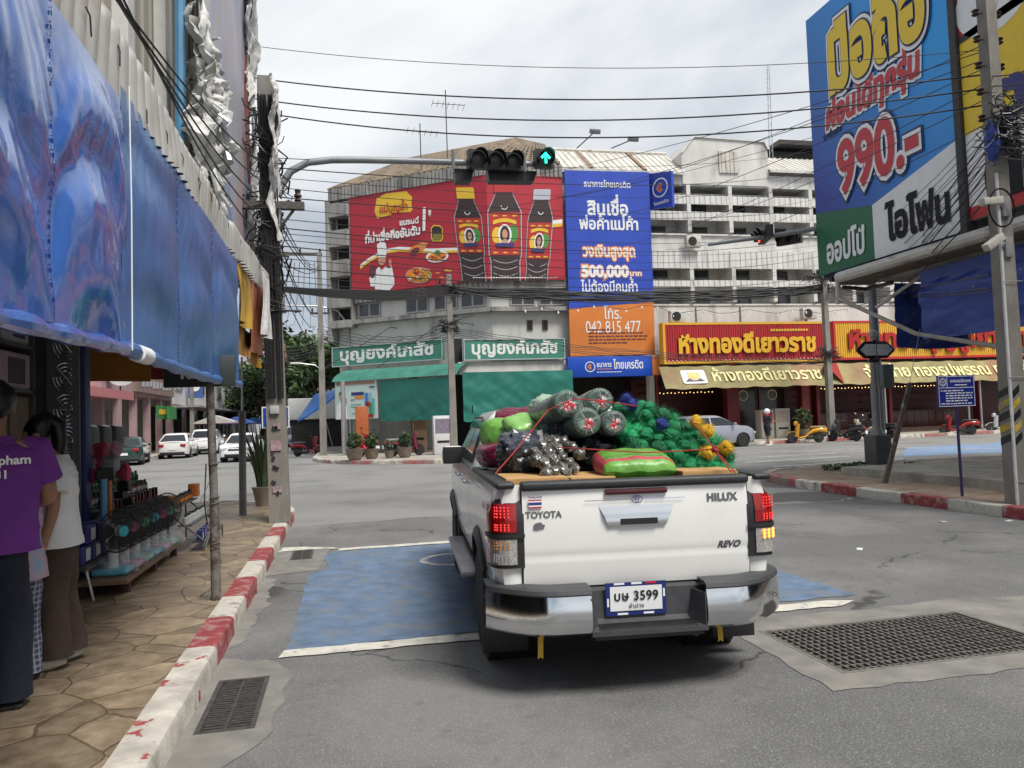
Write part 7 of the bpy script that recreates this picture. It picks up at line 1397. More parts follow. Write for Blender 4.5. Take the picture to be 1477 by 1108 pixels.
for k, (y0, y1, z0, z1, dx) in enumerate(((8.9, 9.7, 4.0, 6.0, .2), (9.2, 10.0, 4.2, 5.7, .25), (8.7, 9.5, 4.8, 6.4, .2), (9.4, 9.9, 3.9, 5.0, .15), (9.0, 9.4, 5.4, 7.6, .12), (9.6, 10.4, 3.95, 5.4, .2), (8.6, 9.0, 4.3, 5.3, .2), (9.3, 9.7, 5.2, 6.2, .3))): rag(t, 0, y0, y1, z0, z1, 10 + k, dx=dx, x0=-1.5)
m = M(); rg = random.Random(5)
for k in range(26): y, z = rg.uniform(8.9, 9.9), rg.uniform(4.5, 6.0); a = rg.uniform(0, 6); m.tube([(-1.4 + rg.uniform(-.1, .15), y, z), (-1.38 + rg.uniform(-.1, .15), y + .1 * math.cos(a), z - rg.uniform(.1, .3))], rg.uniform(.02, .06), rg.choice((WFILM, WFILM, STEEL)), 7)
obj('tied_roll', m, t, world=True)
m = M(); m.tube([(-1.7, 8.95, 4.2), (-1.65, 8.95, 9.5)], .06, mat('blue_pipe', (.09, .25, .42), rough=.4, var=.15), 8); obj('water_pipe', m, label='light blue water pipe running up the wall beside the torn sheeting', cat='pipe')
t = thing('rusty_post', 'rusty iron post standing on the pavement under the blue tarpaulin corner', 'post', (-1.14, 7.27, .15)); RUST = mat('rusted_paint', (.16, .145, .13), rough=.8, var=.3, scale=9, c2=(.07, .045, .035), m2=(.47, .58), scale2=7, bump=.3, bscale=30)
m = M(); m.tube([(-1.14, 7.27, .148), (-1.14, 7.27, .95)], .042, RUST, 12); m.tube([(-1.14, 7.27, .95), (-1.19, 7.27, 3.4)], .036, RUST, 12); obj('shaft', m, t, world=True); m = M(); rg = random.Random(2)
for k in range(9):
 z = rg.choice((.55, .6, .95, 1.0, 1.3)); m.tube([(-1.14 + .045 * math.cos(a_), 7.27 + .045 * math.sin(a_), z + .01 * a_) for a_ in [i * .7 for i in range(10)]] + [(-1.14 - rg.uniform(.05, .12), 7.24, z - rg.uniform(.1, .45))], .004, mat('old_string', (.2, .19, .17), rough=.9), 4)
m.tube([(-1.2, 7.25, 1.35), (-1.22, 7.25, 1.0), (-1.19, 7.25, .75)], .006, BLACK, 5); obj('tied_string', m, t, world=True)
m = M(); m.tube([(-1.75, 14.11, .148), (-1.73, 14.11, 1.95)], .062, mat('grey_painted_post', (.13, .13, .13), rough=.6, var=.15), 12); m.tube([(-1.73, 14.11, 1.95), (-1.72, 14.11, 2.9)], .02, STEEL, 6); obj('grey_post', m, label='plain grey steel post between the rusty post and the concrete pole', cat='post')
cp = upole('weathered concrete utility pole wrapped in cables beside the near kerb', (-1.03, 12.86, .15), 7.2, .155, .115, ((5.05, -.52, .56, -.16, .06),), lean=(-.1, 0))
m = M(); m.tube([(-1.1, 12.7, 4.6), (-.7, 12.7, 5.15)], .025, DSTEEL, 6); m.rbox((-1.14, 12.66, 1.86), (-1.0, 12.72, 1.99), mat('meter_grey', (.4, .4, .4), rough=.5), .01); obj('meter_box', m, cp, world=True)
m = M(); rg = random.Random(12)
for k in range(3): m = M(); z = (1.28, .62, 1.62)[k]; m.box((-1.14 + .02 * k, 12.69, z), (-.98, 12.694, z + (.16, .1, .1)[k]), mat('peeling_poster', (.36, .25, .26), rough=.9, var=.4, scale=20)); obj('poster_scrap', m, cp, world=True)
for k in range(8): m = M(); m.poly([(rg.uniform(.02, .05) * math.cos(a), rg.uniform(.02, .05) * math.sin(a)) for a in [i * 1.05 for i in range(6)]], (rg.uniform(-1.12, -.97), 12.69, rg.uniform(.5, 1.7)), EX, EZ, mat('old_glue_mark', (.03, .025, .04), rough=.9)); obj('glue_mark', m, cp, world=True)
m = M(); rg = random.Random(41)
for k in range(110):                                                                 # tangle of service cables on the pole
 z0 = rg.uniform(3.6, 7.0); c_ = Vector((-1.1, 12.82, z0)); pts = []; a = rg.uniform(0, 6); rr = rg.uniform(.1, .24) if k % 4 else rg.uniform(.2, .5); L_ = rg.uniform(.4, 1.5)
 for q in range(10): pts.append((c_.x + rr * math.cos(a + q * rg.uniform(.2, .5)) * (.8 if k % 3 else 1), c_.y - .02 + .6 * rr * math.sin(a + q * .4), max(3.5, z0 - L_ * q / 9 + rg.uniform(-.05, .05))))
 m.tube(pts, rg.choice((.008, .012, .016)), BLACK, 5)
for k in range(16): x = -1.1 + rg.uniform(-.15, .12); m.tube([(x, 12.70 + rg.uniform(-.05, .05), 7.0), (x + .04, 12.66, 5.2), (x + .05, 12.66, 3.6), (x + .06, 12.67, 2.1)], .014, BLACK, 5)
obj('cable_tangle', m, label='dense tangle of black service cables wound round the near concrete pole', cat='cable tangle', kind='stuff')
t = thing('torn_wrapping', 'torn white plastic draped over the top of the near concrete pole', 'plastic sheeting', (-1.0, 12.7, 5))
for k, (y0, y1, z0, z1) in enumerate(((12.3, 12.9, 5.4, 7.2), (12.5, 12.8, 4.6, 6.8))): rag(t, 0, y0, y1, z0, z1, 30 + k, dx=.1, x0=-.98 + .03 * k)
t = thing('potted_plant', 'tall sword-leaved plant in a clay pot behind the concrete pole', 'potted plant', (-1.55, 15.6, .15)); m = M(); m.lathe([(.14, 0), (.2, .3), (.23, .36), (.2, .36)], POT, 14); obj('pot', m, t); m = M(); rg = random.Random(6); SW = mat('sword_leaf', (.035, .06, .025), rough=.5, var=.35, scale=5, stretch=(1, 1, 6))
for k in range(34):
 a = rg.uniform(0, 6.28); r0 = rg.uniform(.02, .12); ln = rg.uniform(.7, 1.35); sp = rg.uniform(.08, .5); tw_ = Vector((-math.sin(a), math.cos(a), 0)); o = Vector((r0 * math.cos(a), r0 * math.sin(a), .33)); pts = []
 for q in range(7): f = q / 6; c_ = o + Vector((math.cos(a) * sp * f ** 1.6, math.sin(a) * sp * f ** 1.6, ln * f)); w = .038 * (1 - f ** 2.5) + .002; pts += [c_ - tw_ * w, c_ + Vector((math.cos(a), math.sin(a), 0)) * .008, c_ + tw_ * w]
 m.add(pts, [(q * 3 + j, q * 3 + j + 1, q * 3 + j + 4, q * 3 + j + 3) for q in range(6) for j in (0, 1)], SW)
obj('foliage', m, t)
# goods under the awning
def carton(label, a, b_, mt, band=None, rz=0):
 t = thing('carton', label, 'carton', ((a[0] + b_[0]) / 2, (a[1] + b_[1]) / 2, a[2]), rot=(0, 0, rz)); w, d, h = (b_[i] - a[i] for i in range(3)); m = M(); m.rbox((-w / 2, -d / 2, 0), (w / 2, d / 2, h), mt, .008, 1); obj('box', m, t)
 if band: m = M(); m.box((w / 2 + .001, -d * .1, h * .15), (w / 2 + .004, d * .35, h * .85), band); m.box((-w * .2, -d / 2 - .004, h * .25), (w * .35, -d / 2 - .001, h * .75), band); obj('printed_panel', m, t)
SHELF = mat('shelf_steel', (.09, .09, .09), rough=.5, metal=.4, var=.2)
t = thing('shelf_rack', 'tall steel shelf rack stacked with cartons in the shade of the shop', 'shelf', (-3.3, 7.2, .15)); m = M()
for x in (-3.75, -2.92):
 for y in (5.0, 6.6, 8.2): m.box((x - .02, y - .02, .15), (x + .02, y + .02, 2.95), SHELF)
obj('frame', m, t, world=True)
for z in (.55, 1.12, 1.52, 2.08, 2.5): m = M(); m.box((-3.77, 4.98, z - .03), (-2.9, 8.22, z), SHELF); obj('shelf', m, t, world=True)
PKB = mat('pink_print_carton', (.36, .26, .30), rough=.6, var=.2, scale=3); WHB = mat('white_carton', (.38, .37, .35), rough=.7, var=.12); BRB = mat('brown_carton', (.16, .12, .085), rough=.85, var=.15); DKB2 = mat('dark_carton', (.04, .04, .045), rough=.6, var=.3, scale=6)
carton('white carton with a navy panel on the top shelf', (-3.5, 7.55, 2.5), (-2.93, 8.15, 2.9), WHB, NVY); carton('white carton beside the shop lintel on the top shelf', (-3.5, 6.7, 2.5), (-2.95, 7.4, 2.85), WHB, NVY)
carton('pink printed oven carton on the second shelf', (-3.5, 7.35, 2.08), (-2.93, 8.18, 2.42), PKB, DKB2); carton('pink printed oven carton further in on the second shelf', (-3.5, 6.3, 2.08), (-2.94, 7.2, 2.42), PKB, DKB2)
for i, (y0, y1) in enumerate(((7.75, 8.18), (7.25, 7.7), (6.7, 7.2))): carton('plain brown carton on the middle shelf, %s' % ('nearest the corner post', 'second from the corner post', 'third from the corner post')[i], (-3.5, y0, 1.52), (-2.94, y1, 2.02), BRB)
carton('dark printed carton on the lower shelf beside the woman', (-3.4, 7.4, 1.12), (-2.95, 8.1, 1.46), DKB2, SILVP); carton('brown carton on the bottom shelf', (-3.4, 7.2, .55), (-2.95, 8.1, 1.05), BRB)
for i, z in enumerate((2.55, 2.22, 1.9, 1.58)):
 t = thing('fan_guard', 'wire fan guard hanging on the grey panel, %s from the top' % ('first', 'second', 'third', 'fourth')[i], 'fan guard', (-2.72, 8.5, z), group='fan guards on the panel'); m = M(); Qf = Euler((R(90), 0, R(60))).to_matrix()
 for rr in (.15, .11, .07): m.tube([Qf @ Vector((rr * math.cos(2 * math.pi * k / 20), rr * math.sin(2 * math.pi * k / 20), 0)) for k in range(21)], .004, CHROME, 4)
 for k in range(8): m.tube([(0, 0, 0), Qf @ Vector((.15 * math.cos(.785 * k), .15 * math.sin(.785 * k), 0))], .003, CHROME, 4)
 obj('guard_ring', m, t)
m = M(); m.box((-2.92, 8.56, .6), (-2.62, 8.6, 2.9), mat('grey_display_panel', (.13, .13, .135), rough=.5, var=.15)); obj('display_panel', m, lb, world=True)
WPL = mat('fan_white_plastic', (.75, .75, .72), rough=.4, var=.05); NETB = mat('black_fan_guard', (.012, .012, .013), rough=.5, var=0); BLADE = mat('fan_blade', (.03, .03, .032), rough=.3, alpha=.82, var=.2)
HUBS = {'cyan': mat('fan_cyan', (.06, .42, .52), rough=.4, var=.05), 'pink': mat('fan_pink', (.55, .12, .26), rough=.4, var=.05), 'green': mat('fan_green', (.1, .42, .16), rough=.4, var=.05)}
BASES = {'cyan': mat('fan_base_cyan', (.12, .5, .66), rough=.35, var=.1), 'pink': mat('fan_base_pink', (.7, .32, .46), rough=.35, var=.1), 'green': mat('fan_base_green', (.3, .62, .46), rough=.35, var=.1)}
WRAP = mat('crumpled_clear_wrap', (.8, .85, .86), rough=.15, alpha=.2, var=.1, spec=.8, bump=.7, bscale=22)
def fan(lbl, hub, base, y, x=-2.2, rz=R(52)):
 t = thing('stand_fan', lbl, 'fan', (x, y, .30), group='stand fans in plastic wrap'); Qz = Matrix.Rotation(rz, 3, 'Z'); Qh = Qz @ Matrix.Rotation(R(90), 3, 'X')
 m = M(); m.rbox((-.16, -.15, 0), (.16, .15, .06), BASES[base], .03, 3); obj('base', m, t); m = M(); m.lathe([(.05, .05), (.045, .2), (.038, .34), (.05, .36), (.05, .42)], WPL, 12); m.rbox((-.06, -.05, .34), (.06, .14, .46), WPL, .03, 2, rot=(0, 0, rz)); obj('stem', m, t)
 hc = Vector((0, 0, .41)) + Qz @ Vector((0, -.08, 0)); m = M(); m.ball((0, 0, 0), (.07, .12, .07), WPL, 12, 8, Q=Qz); m.v = [tuple(Vector(v) + hc + Qz @ Vector((0, .08, 0))) for v in m.v]; obj('motor_housing', m, t)
 m = M()
 for rr, dz in ((.205, 0), (.20, .03), (.20, -.03), (.15, .055), (.10, .065), (.15, -.05)): m.tube([hc + Qh @ Vector((rr * math.cos(2 * math.pi * k / 28), rr * math.sin(2 * math.pi * k / 28), dz)) for k in range(29)], .005 if rr > .2 else .0025, NETB, 5)
 for k in range(72): a = 2 * math.pi * k / 72; m.tube([hc + Qh @ Vector((.05 * math.cos(a), .05 * math.sin(a), .07)), hc + Qh @ Vector((.14 * math.cos(a + .25), .14 * math.sin(a + .25), .058)), hc + Qh @ Vector((.2 * math.cos(a + .35), .2 * math.sin(a + .35), .03)), hc + Qh @ Vector((.2 * math.cos(a + .35), .2 * math.sin(a + .35), -.03))], .0016, NETB, 4, False)
 g_ = obj('guard', m, t); m = M()
 for k in range(5):
  a0 = k * 1.257; m.add([hc + Qh @ Vector((r * math.cos(a0 + q), r * math.sin(a0 + q), .02 * (q - .4))) for r in (.05, .12, .18) for q in (0, .5, 1.0)], [(i * 3 + j, i * 3 + j + 1, i * 3 + j + 4, i * 3 + j + 3) for i in (0, 1) for j in (0, 1)], BLADE)
 obj('blade', m, t); m = M(); m.lathe([(.055, .068), (.052, .076), (.02, .08)], HUBS[hub], 18, hc, Qh); obj('hub_badge', m, t)
 m = M(); sd = random.Random(int(y * 100)); ph = [sd.uniform(0, 6) for _ in range(5)]; m.ball((0, 0, .07), (.23, .21, .10), WRAP, 26, 12, lambda d: 1 + .12 * math.sin(9 * d.x + ph[0] + 5 * d.y) + .08 * math.sin(17 * d.y + ph[1] + 9 * d.z) + .06 * math.sin(29 * d.x + ph[2])); obj('plastic_wrap', m, t); return t
for i, (h_, b_, y) in enumerate((('cyan', 'cyan', 8.12), ('pink', 'pink', 8.46), ('green', 'green', 8.83), ('cyan', 'cyan', 9.22), ('pink', 'pink', 9.58), ('green', 'green', 9.92))): fan('fan with %s badge and wrapped base, %s in the row from the shop' % (h_, ('first', 'second', 'third', 'fourth', 'fifth', 'sixth')[i]), h_, b_, y, -2.2 + .01 * i)
t = thing('plank_bench', 'low timber plank bench carrying the row of fans', 'bench', (-2.3, 9, .15)); m = M(); m.rbox((-2.5, 7.75, .255), (-1.98, 10.2, .295), mat('weathered_plank', (.2, .13, .085), rough=.85, var=.3, stretch=(10, 1, 10)), .006, 1); obj('plank', m, t, world=True)
for y in (7.95, 9.0, 10.0):
 for x in (-2.42, -2.04): m = M(); m.box((x - .03, y - .04, .15), (x + .03, y + .04, .255), mat('dark_timber', (.07, .035, .025), rough=.85, var=.3)); obj('leg', m, t, world=True)
t = thing('stepped_stand', 'stepped display stand covered in small bottles and packets', 'display stand', (-2.8, 10.3, .15)); TI_ = [(-3.05, 1.22), (-2.93, 1.10), (-2.81, .98), (-2.69, .86), (-2.57, .74), (-2.47, .62)]; m = M()
for x, z in TI_: m.box((x - .07, 9.0, z - .03), (x + .06, 11.6, z), SHELF)
obj('shelf', m, t, world=True); m = M()
for y in (9.02, 10.3, 11.58): m.prism([(-3.1, .15), (-2.42, .15), (-2.42, .58), (-3.1, 1.2)], (0, y, 0), EX, EZ, (0, .03, 0), SHELF)
obj('frame', m, t, world=True)
PK = {k: mat('pack_' + k, c_, rough=.35, var=.15, scale=20) for k, c_ in (('black', (.015, .015, .016)), ('green', (.04, .28, .05)), ('white', (.5, .5, .48)), ('brown', (.09, .045, .02)), ('red', (.36, .02, .02)), ('orange', (.55, .16, .02)), ('navy', (.02, .03, .14)), ('clear', (.4, .42, .42)))}
def bottle_mesh(c1, c2, r, h, kind):
 m = M()
 if kind == 'b': m.lathe([(r, 0), (r, h * .62), (r * .5, h * .74), (r * .45, h * .8)], PK[c1], 10); m.lathe([(r * 1.02, h * .15), (r * 1.02, h * .5)], PK[c2], 10); m.lathe([(r * .5, h * .8), (r * .5, h)], PK['black' if c1 != 'black' else 'white'], 8)
 else: m.rbox((-r, -r * .6, 0), (r, r * .6, h), PK[c1], .004, 1); m.box((r * .9, -r * .4, h * .2), (r + .003, r * .4, h * .8), PK[c2])
 me = bpy.data.meshes.new('bottle'); me.from_pydata(m.v, [], m.f); [me.materials.append(x) for x in m.ms]; me.polygons.foreach_set('material_index', m.mi); return me
rg = random.Random(77)
def row(x, z, y0, y1, n, c1, c2, kind, lb, gr, r=.03, h=.13):
 me = bottle_mesh(c1, c2, r, h, kind)
 for k in range(n):
  o = bpy.data.objects.new('bottle' if kind == 'b' else 'packet', me); COL.objects.link(o); o.location = (x + rg.uniform(-.008, .008), y0 + (y1 - y0) * (k + .5) / n, z); o.rotation_euler = (0, 0, rg.uniform(-.2, .2)); o.scale = (1, 1, rg.uniform(.92, 1.06)); tag(o, lb, 'bottle' if kind == 'b' else 'packet', gr)
for (x, z), (c1, c2, kd) in zip(TI_, (('white', 'black', 'b'), ('green', 'white', 'b'), ('green', 'black', 'b'), ('brown', 'white', 'b'), ('black', 'red', 'k'), ('red', 'white', 'k'))): row(x - .01, z, 9.1, 11.55, 17, c1, c2, kd, 'small %s %s standing on the stepped stand' % (c1, 'bottle' if kd == 'b' else 'packet'), '%s %ss on the stepped stand' % (c1, 'bottle' if kd == 'b' else 'packet'), .034, .14)
t = thing('tiered_rack', 'low three-tier metal rack of small cans at the edge of the pavement', 'display rack', (-1.95, 10.9, .15)); m = M(); TR = [(-2.12, .70), (-1.95, .48), (-1.80, .27)]
for x, z in TR: m.box((x - .08, 10.2, z - .015), (x + .08, 11.6, z), SHELF)
for y in (10.2, 11.6):
 for x in (-2.2, -1.72): m.tube([(x, y, .15), (x, y, .75 if x < -2 else .3)], .012, SHELF, 6)
 m.tube([(-2.2, y, .7), (-1.72, y, .27)], .012, SHELF, 6)
obj('frame', m, t, world=True)
for (x, z), (c1, c2, kd) in zip(TR, (('brown', 'orange', 'b'), ('clear', 'white', 'b'), ('navy', 'white', 'k'))): row(x, z, 10.25, 11.55, 13, c1, c2, kd, 'small %s %s on the low three-tier rack' % (c1, 'can' if kd == 'b' else 'packet'), '%s cans on the low rack' % c1, .036, .13)
m = M(); m.rbox((-2.2, 10.05, .70), (-2.05, 10.2, .86), PK['orange'], .01); obj('packet', m, label='bright orange box at the near end of the low rack', cat='packet')
m = M(); m.rbox((-2.15, 11.5, .72), (-2.02, 11.66, .9), PK['orange'], .01); obj('packet', m, label='orange and navy box at the far top of the low rack', cat='packet')
NB = mat('navy_print_box', (.035, .04, .20), rough=.45, var=.3, scale=12)
for i, (y, z) in enumerate(((7.75, .45), (8.05, .45), (8.35, .45), (7.9, .62), (8.25, .62))): carton('navy printed box in the stack beside the ladder, %s' % ('bottom nearest', 'bottom middle', 'bottom furthest', 'upper nearer', 'upper further')[i], (-2.62, y, z), (-2.36, y + .27, z + .16), NB, WHITEINK)
t = thing('step_table', 'folding steel step table under the navy boxes', 'table', (-2.5, 8, .15)); m = M(); m.box((-2.7, 7.6, .42), (-2.28, 8.7, .45), SHELF); obj('top', m, t, world=True)
for x, y in ((-2.3, 7.65), (-2.66, 7.65), (-2.3, 8.66), (-2.66, 8.66)): m = M(); m.tube([(x, y, .43), (x + (.06 if x > -2.5 else -.04), y, .15)], .014, STEEL, 6); obj('leg', m, t, world=True)
m = M(); m.tube([(-2.42, 8.62, .74), (-2.42, 8.63, 1.18)], .035, mat('light_blue_tube', (.12, .35, .6), rough=.4, var=.08), 10); obj('hanging_tube', m, label='light blue tube-shaped pack hanging at the stall beside the woman', cat='packet')
m = M(); m.tube([(-2.37, 8.66, .76), (-2.37, 8.66, 1.16)], .02, PK['orange'], 8); obj('hanging_tube', m, label='thin orange pack hanging beside the light blue one', cat='packet')
t = thing('stall_table', 'dark stall table heaped with boxed tools behind the fans', 'table', (-2.8, 8.9, .15)); m = M(); m.box((-3.1, 8.75, .8), (-2.5, 9.0, .84), SHELF); obj('top', m, t, world=True); m = M()
for x in (-3.05, -2.55): m.box((x - .02, 8.8, .15), (x + .02, 8.95, .8), SHELF)
obj('leg', m, t, world=True)
for i in range(44):
 x, y = rg.uniform(-3.0, -2.42), rg.uniform(8.7, 9.05) if i % 2 else rg.uniform(8.95, 9.6); z = .46 + (i % 11) * .075; s_ = rg.uniform(.05, .09); m = M(); m.rbox((x - s_, y - s_ * .8, z), (x + s_, y + s_ * .8, z + rg.uniform(.07, .15)), PK[rg.choice(('black', 'black', 'black', 'clear', 'white', 'brown', 'navy'))], .008, 1, rot=(rg.uniform(-.2, .2), rg.uniform(-.2, .2), rg.uniform(-.6, .6))); obj('packed_tool', m, label='small dark packed item in the heap behind the fans', cat='packet', group='packed items heaped behind the fans')
TOY = [mat('soft_%s' % k, c_, rough=.8, var=.2) for k, c_ in (('pink', (.45, .2, .26)), ('beige', (.42, .34, .27)), ('grey', (.25, .25, .26)), ('rose', (.4, .05, .1)))]
for i in range(12): m = M(); x, y, z = -2.55 + rg.uniform(-.25, .15), 8.95 + rg.uniform(-.15, .6), 1.2 + (i // 4) * .13; r0 = rg.uniform(.06, .09); m.ball((x, y, z), (r0, r0, r0 * 1.2), rg.choice(TOY), 12, 8, lambda d: 1 + .12 * math.sin(5 * d.x + i) + .1 * math.sin(7 * d.z + i)); obj('wrapped_bag', m, label='small soft wrapped bag piled on the stall above the bottles', cat='bag', group='soft bags on the stall')
for i in range(3): m = M(); y = 9.5 + i * .5; m.rbox((-3.1, y, 1.4), (-2.8, y + .4, 1.75), PK['black'], .06, 3); obj('black_bag', m, label='black padded case on top of the stepped stand', cat='case', group='black cases on the stand')
# people
def skin_into(m, mt, joints, bones, levels=2):
 nm = list(joints); me = bpy.data.meshes.new('skeleton'); me.from_pydata([joints[k][0] for k in nm], [(nm.index(a), nm.index(b_)) for a, b_ in bones], []); o = bpy.data.objects.new('skeleton', me); COL.objects.link(o); o.modifiers.new('skin', 'SKIN').use_smooth_shade = True
 for k, v in zip(nm, me.skin_vertices[0].data): r = joints[k][1]; v.radius = (r, r) if not isinstance(r, tuple) else r; v.use_root = (k == nm[0])
 sb = o.modifiers.new('sub', 'SUBSURF'); sb.levels = levels; dg = bpy.context.evaluated_depsgraph_get(); dg.update(); e = bpy.data.meshes.new_from_object(o.evaluated_get(dg)); m.add([v.co.copy() for v in e.vertices], [tuple(p.vertices) for p in e.polygons], mt); bpy.data.objects.remove(o); bpy.data.meshes.remove(e); bpy.data.meshes.remove(me)
SKN = mat('warm_skin', (.30, .155, .095), rough=.55, var=.1, scale=8); HAIR = mat('black_hair', (.008, .007, .007), rough=.4, var=.3, scale=30, stretch=(8, 8, 1)); EYEW = mat('eye_white', (.6, .58, .55), rough=.3); LIP = mat('lip', (.25, .07, .06), rough=.5)
def person(label, loc, rz, H, pose, build=1.0, group=None):
 k = H / 1.75; t = thing('person', label, 'person', loc, rz, group); V = lambda x, y, z: Vector((x, y, z)) * k; b = build
 hx_ = pose.get('hipx', 0); J = {'pelvis': (V(hx_, 0, .95), .125 * k * b), 'spine': (V(0, .01, 1.12), .12 * k * b), 'chest': (V(0, .0, 1.30), .135 * k * b), 'neck0': (V(0, .0, 1.46), .07 * k), 'neck': (V(*pose.get('neck', (0, .02, 1.53))), .055 * k)}
 hd = Vector(pose.get('head', (0, .03, 1.64))); fw = Vector(pose.get('look', (0, 1, 0))).normalized()
 J['jaw'] = (V(*(hd + Vector((0, 0, -.06)) + fw * .015)), .072 * k); J['skull'] = (V(*(hd + Vector((0, 0, .03)) - fw * .012)), .094 * k); J['crown'] = (V(*(hd + Vector((0, 0, .085)))), .07 * k); J['nose'] = (V(*(hd + fw * .098 + Vector((0, 0, -.012)))), .014 * k)
 B = [('pelvis', 'spine'), ('spine', 'chest'), ('chest', 'neck0'), ('neck0', 'neck'), ('neck', 'jaw'), ('jaw', 'skull'), ('skull', 'crown'), ('skull', 'nose')]
 for s, n in ((-1, 'l'), (1, 'r')):
  sh = pose.get('sh' + n, (s * .185, 0, 1.41)); el = pose.get('el' + n, (s * .24, .0, 1.12)); wr = pose.get('wr' + n, (s * .25, .06, .88)); ft = pose.get('ft' + n, (s * .10, 0)); hand = (Vector(wr) + (Vector(wr) - Vector(el)).normalized() * .07)
  J.update({'sh' + n: (V(*sh), .062 * k * b), 'el' + n: (V(*el), .045 * k * b), 'wr' + n: (V(*wr), .030 * k), 'ha' + n: (V(*hand), (.042 * k, .020 * k)), 'hi' + n: (V(hx_ + s * .095, 0, .90), .10 * k * b), 'kn' + n: (V((hx_ + s * .10) * .5 + ft[0] * .5, ft[1] * .5 + .03, .49), .062 * k * b), 'an' + n: (V(ft[0], ft[1] - .02, .08), .042 * k), 'he' + n: (V(ft[0], ft[1] - .03, .04), .035 * k), 'to' + n: (V(ft[0] + s * .01, ft[1] + .16, .03), .03 * k)})
  B += [('chest', 'sh' + n), ('sh' + n, 'el' + n), ('el' + n, 'wr' + n), ('wr' + n, 'ha' + n), ('pelvis', 'hi' + n), ('hi' + n, 'kn' + n), ('kn' + n, 'an' + n), ('an' + n, 'he' + n), ('he' + n, 'to' + n)]
 m = M(); skin_into(m, SKN, J, B)
 for s, n in ((-1, 'l'), (1, 'r')):                                  # five fingers rooted in the palm
  P = Vector(J['ha' + n][0]); d = (P - Vector(J['wr' + n][0])).normalized(); sd = d.cross(Vector((0, 1, .2))).normalized(); up = sd.cross(d).normalized()
  for j, ln in enumerate((.072, .082, .077, .06)):
   o = P + sd * (j - 1.5) * .019 * k + d * .02 * k; m.tube([o, o + (d * ln * .45 + up * .006 * s) * k, o + (d * ln * .8 + up * .022) * k, o + (d * ln + up * .04) * k], [.0095 * k, .009 * k, .008 * k, .006 * k], SKN, 7)
  o = P - sd * .03 * k - d * .03 * k; m.tube([o, o + (-sd * .022 + d * .025 + up * .015) * k, o + (-sd * .026 + d * .055 + up * .028) * k], [.011 * k, .010 * k, .007 * k], SKN, 7)
 hp = V(*hd); sdv = fw.cross(Vector((0, 0, 1))).normalized()
 for s in (-1, 1):
  m.ball(hp + (fw * .083 + sdv * s * .034 + Vector((0, 0, .018))) * k, .012 * k, EYEW, 8, 6); m.ball(hp + (fw * .092 + sdv * s * .034 + Vector((0, 0, .018))) * k, .006 * k, INK, 6, 5); m.ball(hp + (sdv * s * .094 - fw * .01) * k, (.012 * k, .026 * k, .034 * k), SKN, 8, 6)
 m.ball(hp + (fw * .082 + Vector((0, 0, -.058))) * k, (.022 * k, .012 * k, .007 * k), LIP, 8, 6); obj('body', m, t, angle=60)
 return t, J, k, hp, fw
def cloth_loft(m, rings, mt, n=28, wob=.0, seed=0, closed=False):
 rg = random.Random(seed); ph = [rg.uniform(0, 6) for _ in range(6)]; vs = []
 for i, (c_, rx, ry) in enumerate(rings):
  for j in range(n): a = 2 * math.pi * j / n; w = 1 + wob * (math.sin(5 * a + i * .7 + ph[0]) * .5 + math.sin(9 * a - i * 1.1 + ph[1]) * .35 + math.sin(3 * a + i * 1.9 + ph[2]) * .4); vs.append(Vector(c_) + Vector((rx * w * math.cos(a), ry * w * math.sin(a), 0)))
 return m.add(vs, [(i * n + j, i * n + (j + 1) % n, (i + 1) * n + (j + 1) % n, (i + 1) * n + j) for i in range(len(rings) - 1) for j in range(n)] + ([tuple((len(rings) - 1) * n + j for j in range(n))] if closed else []), mt)
def interp(rings, n):
 o = []
 for i in range(len(rings) - 1):
  for k in range(n): f = k / n; o.append((Vector(rings[i][0]).lerp(Vector(rings[i + 1][0]), f), rings[i][1] + (rings[i + 1][1] - rings[i][1]) * f, rings[i][2] + (rings[i + 1][2] - rings[i][2]) * f))
 o.append((Vector(rings[-1][0]), rings[-1][1], rings[-1][2])); return o
def trousers(t, J, k, mt, hip=.155, knee=.10, hem=.085, seed=1, zhem=.06, waist=1.0):
 m = M(); V = lambda v: Vector(v)
 for s, n in ((-1, 'l'), (1, 'r')):
  h, kn, an = V(J['hi' + n][0]), V(J['kn' + n][0]), V(J['an' + n][0]); cloth_loft(m, interp([(h + Vector((-s * .03, 0, .08)) * k, .11 * k, hip * k * .95), (h + Vector((-s * .02, 0, -.08)) * k, .115 * k, .13 * k), (kn, knee * k, knee * k * 1.05), (Vector((an.x, an.y, zhem * k)), hem * k, hem * 1.1 * k)], 9), mt, 30, .055, seed + (n == 'l'))
 p = V(J['pelvis'][0]); cloth_loft(m, interp([(p + Vector((0, 0, -.12)) * k, .185 * k, .13 * k), (p + Vector((0, 0, 0)), .185 * k, .135 * k), (p + Vector((0, 0, .10)) * k, .165 * k, .12 * k)], 3), mt, 28, .01, seed); return obj('trousers', m, t, angle=60)
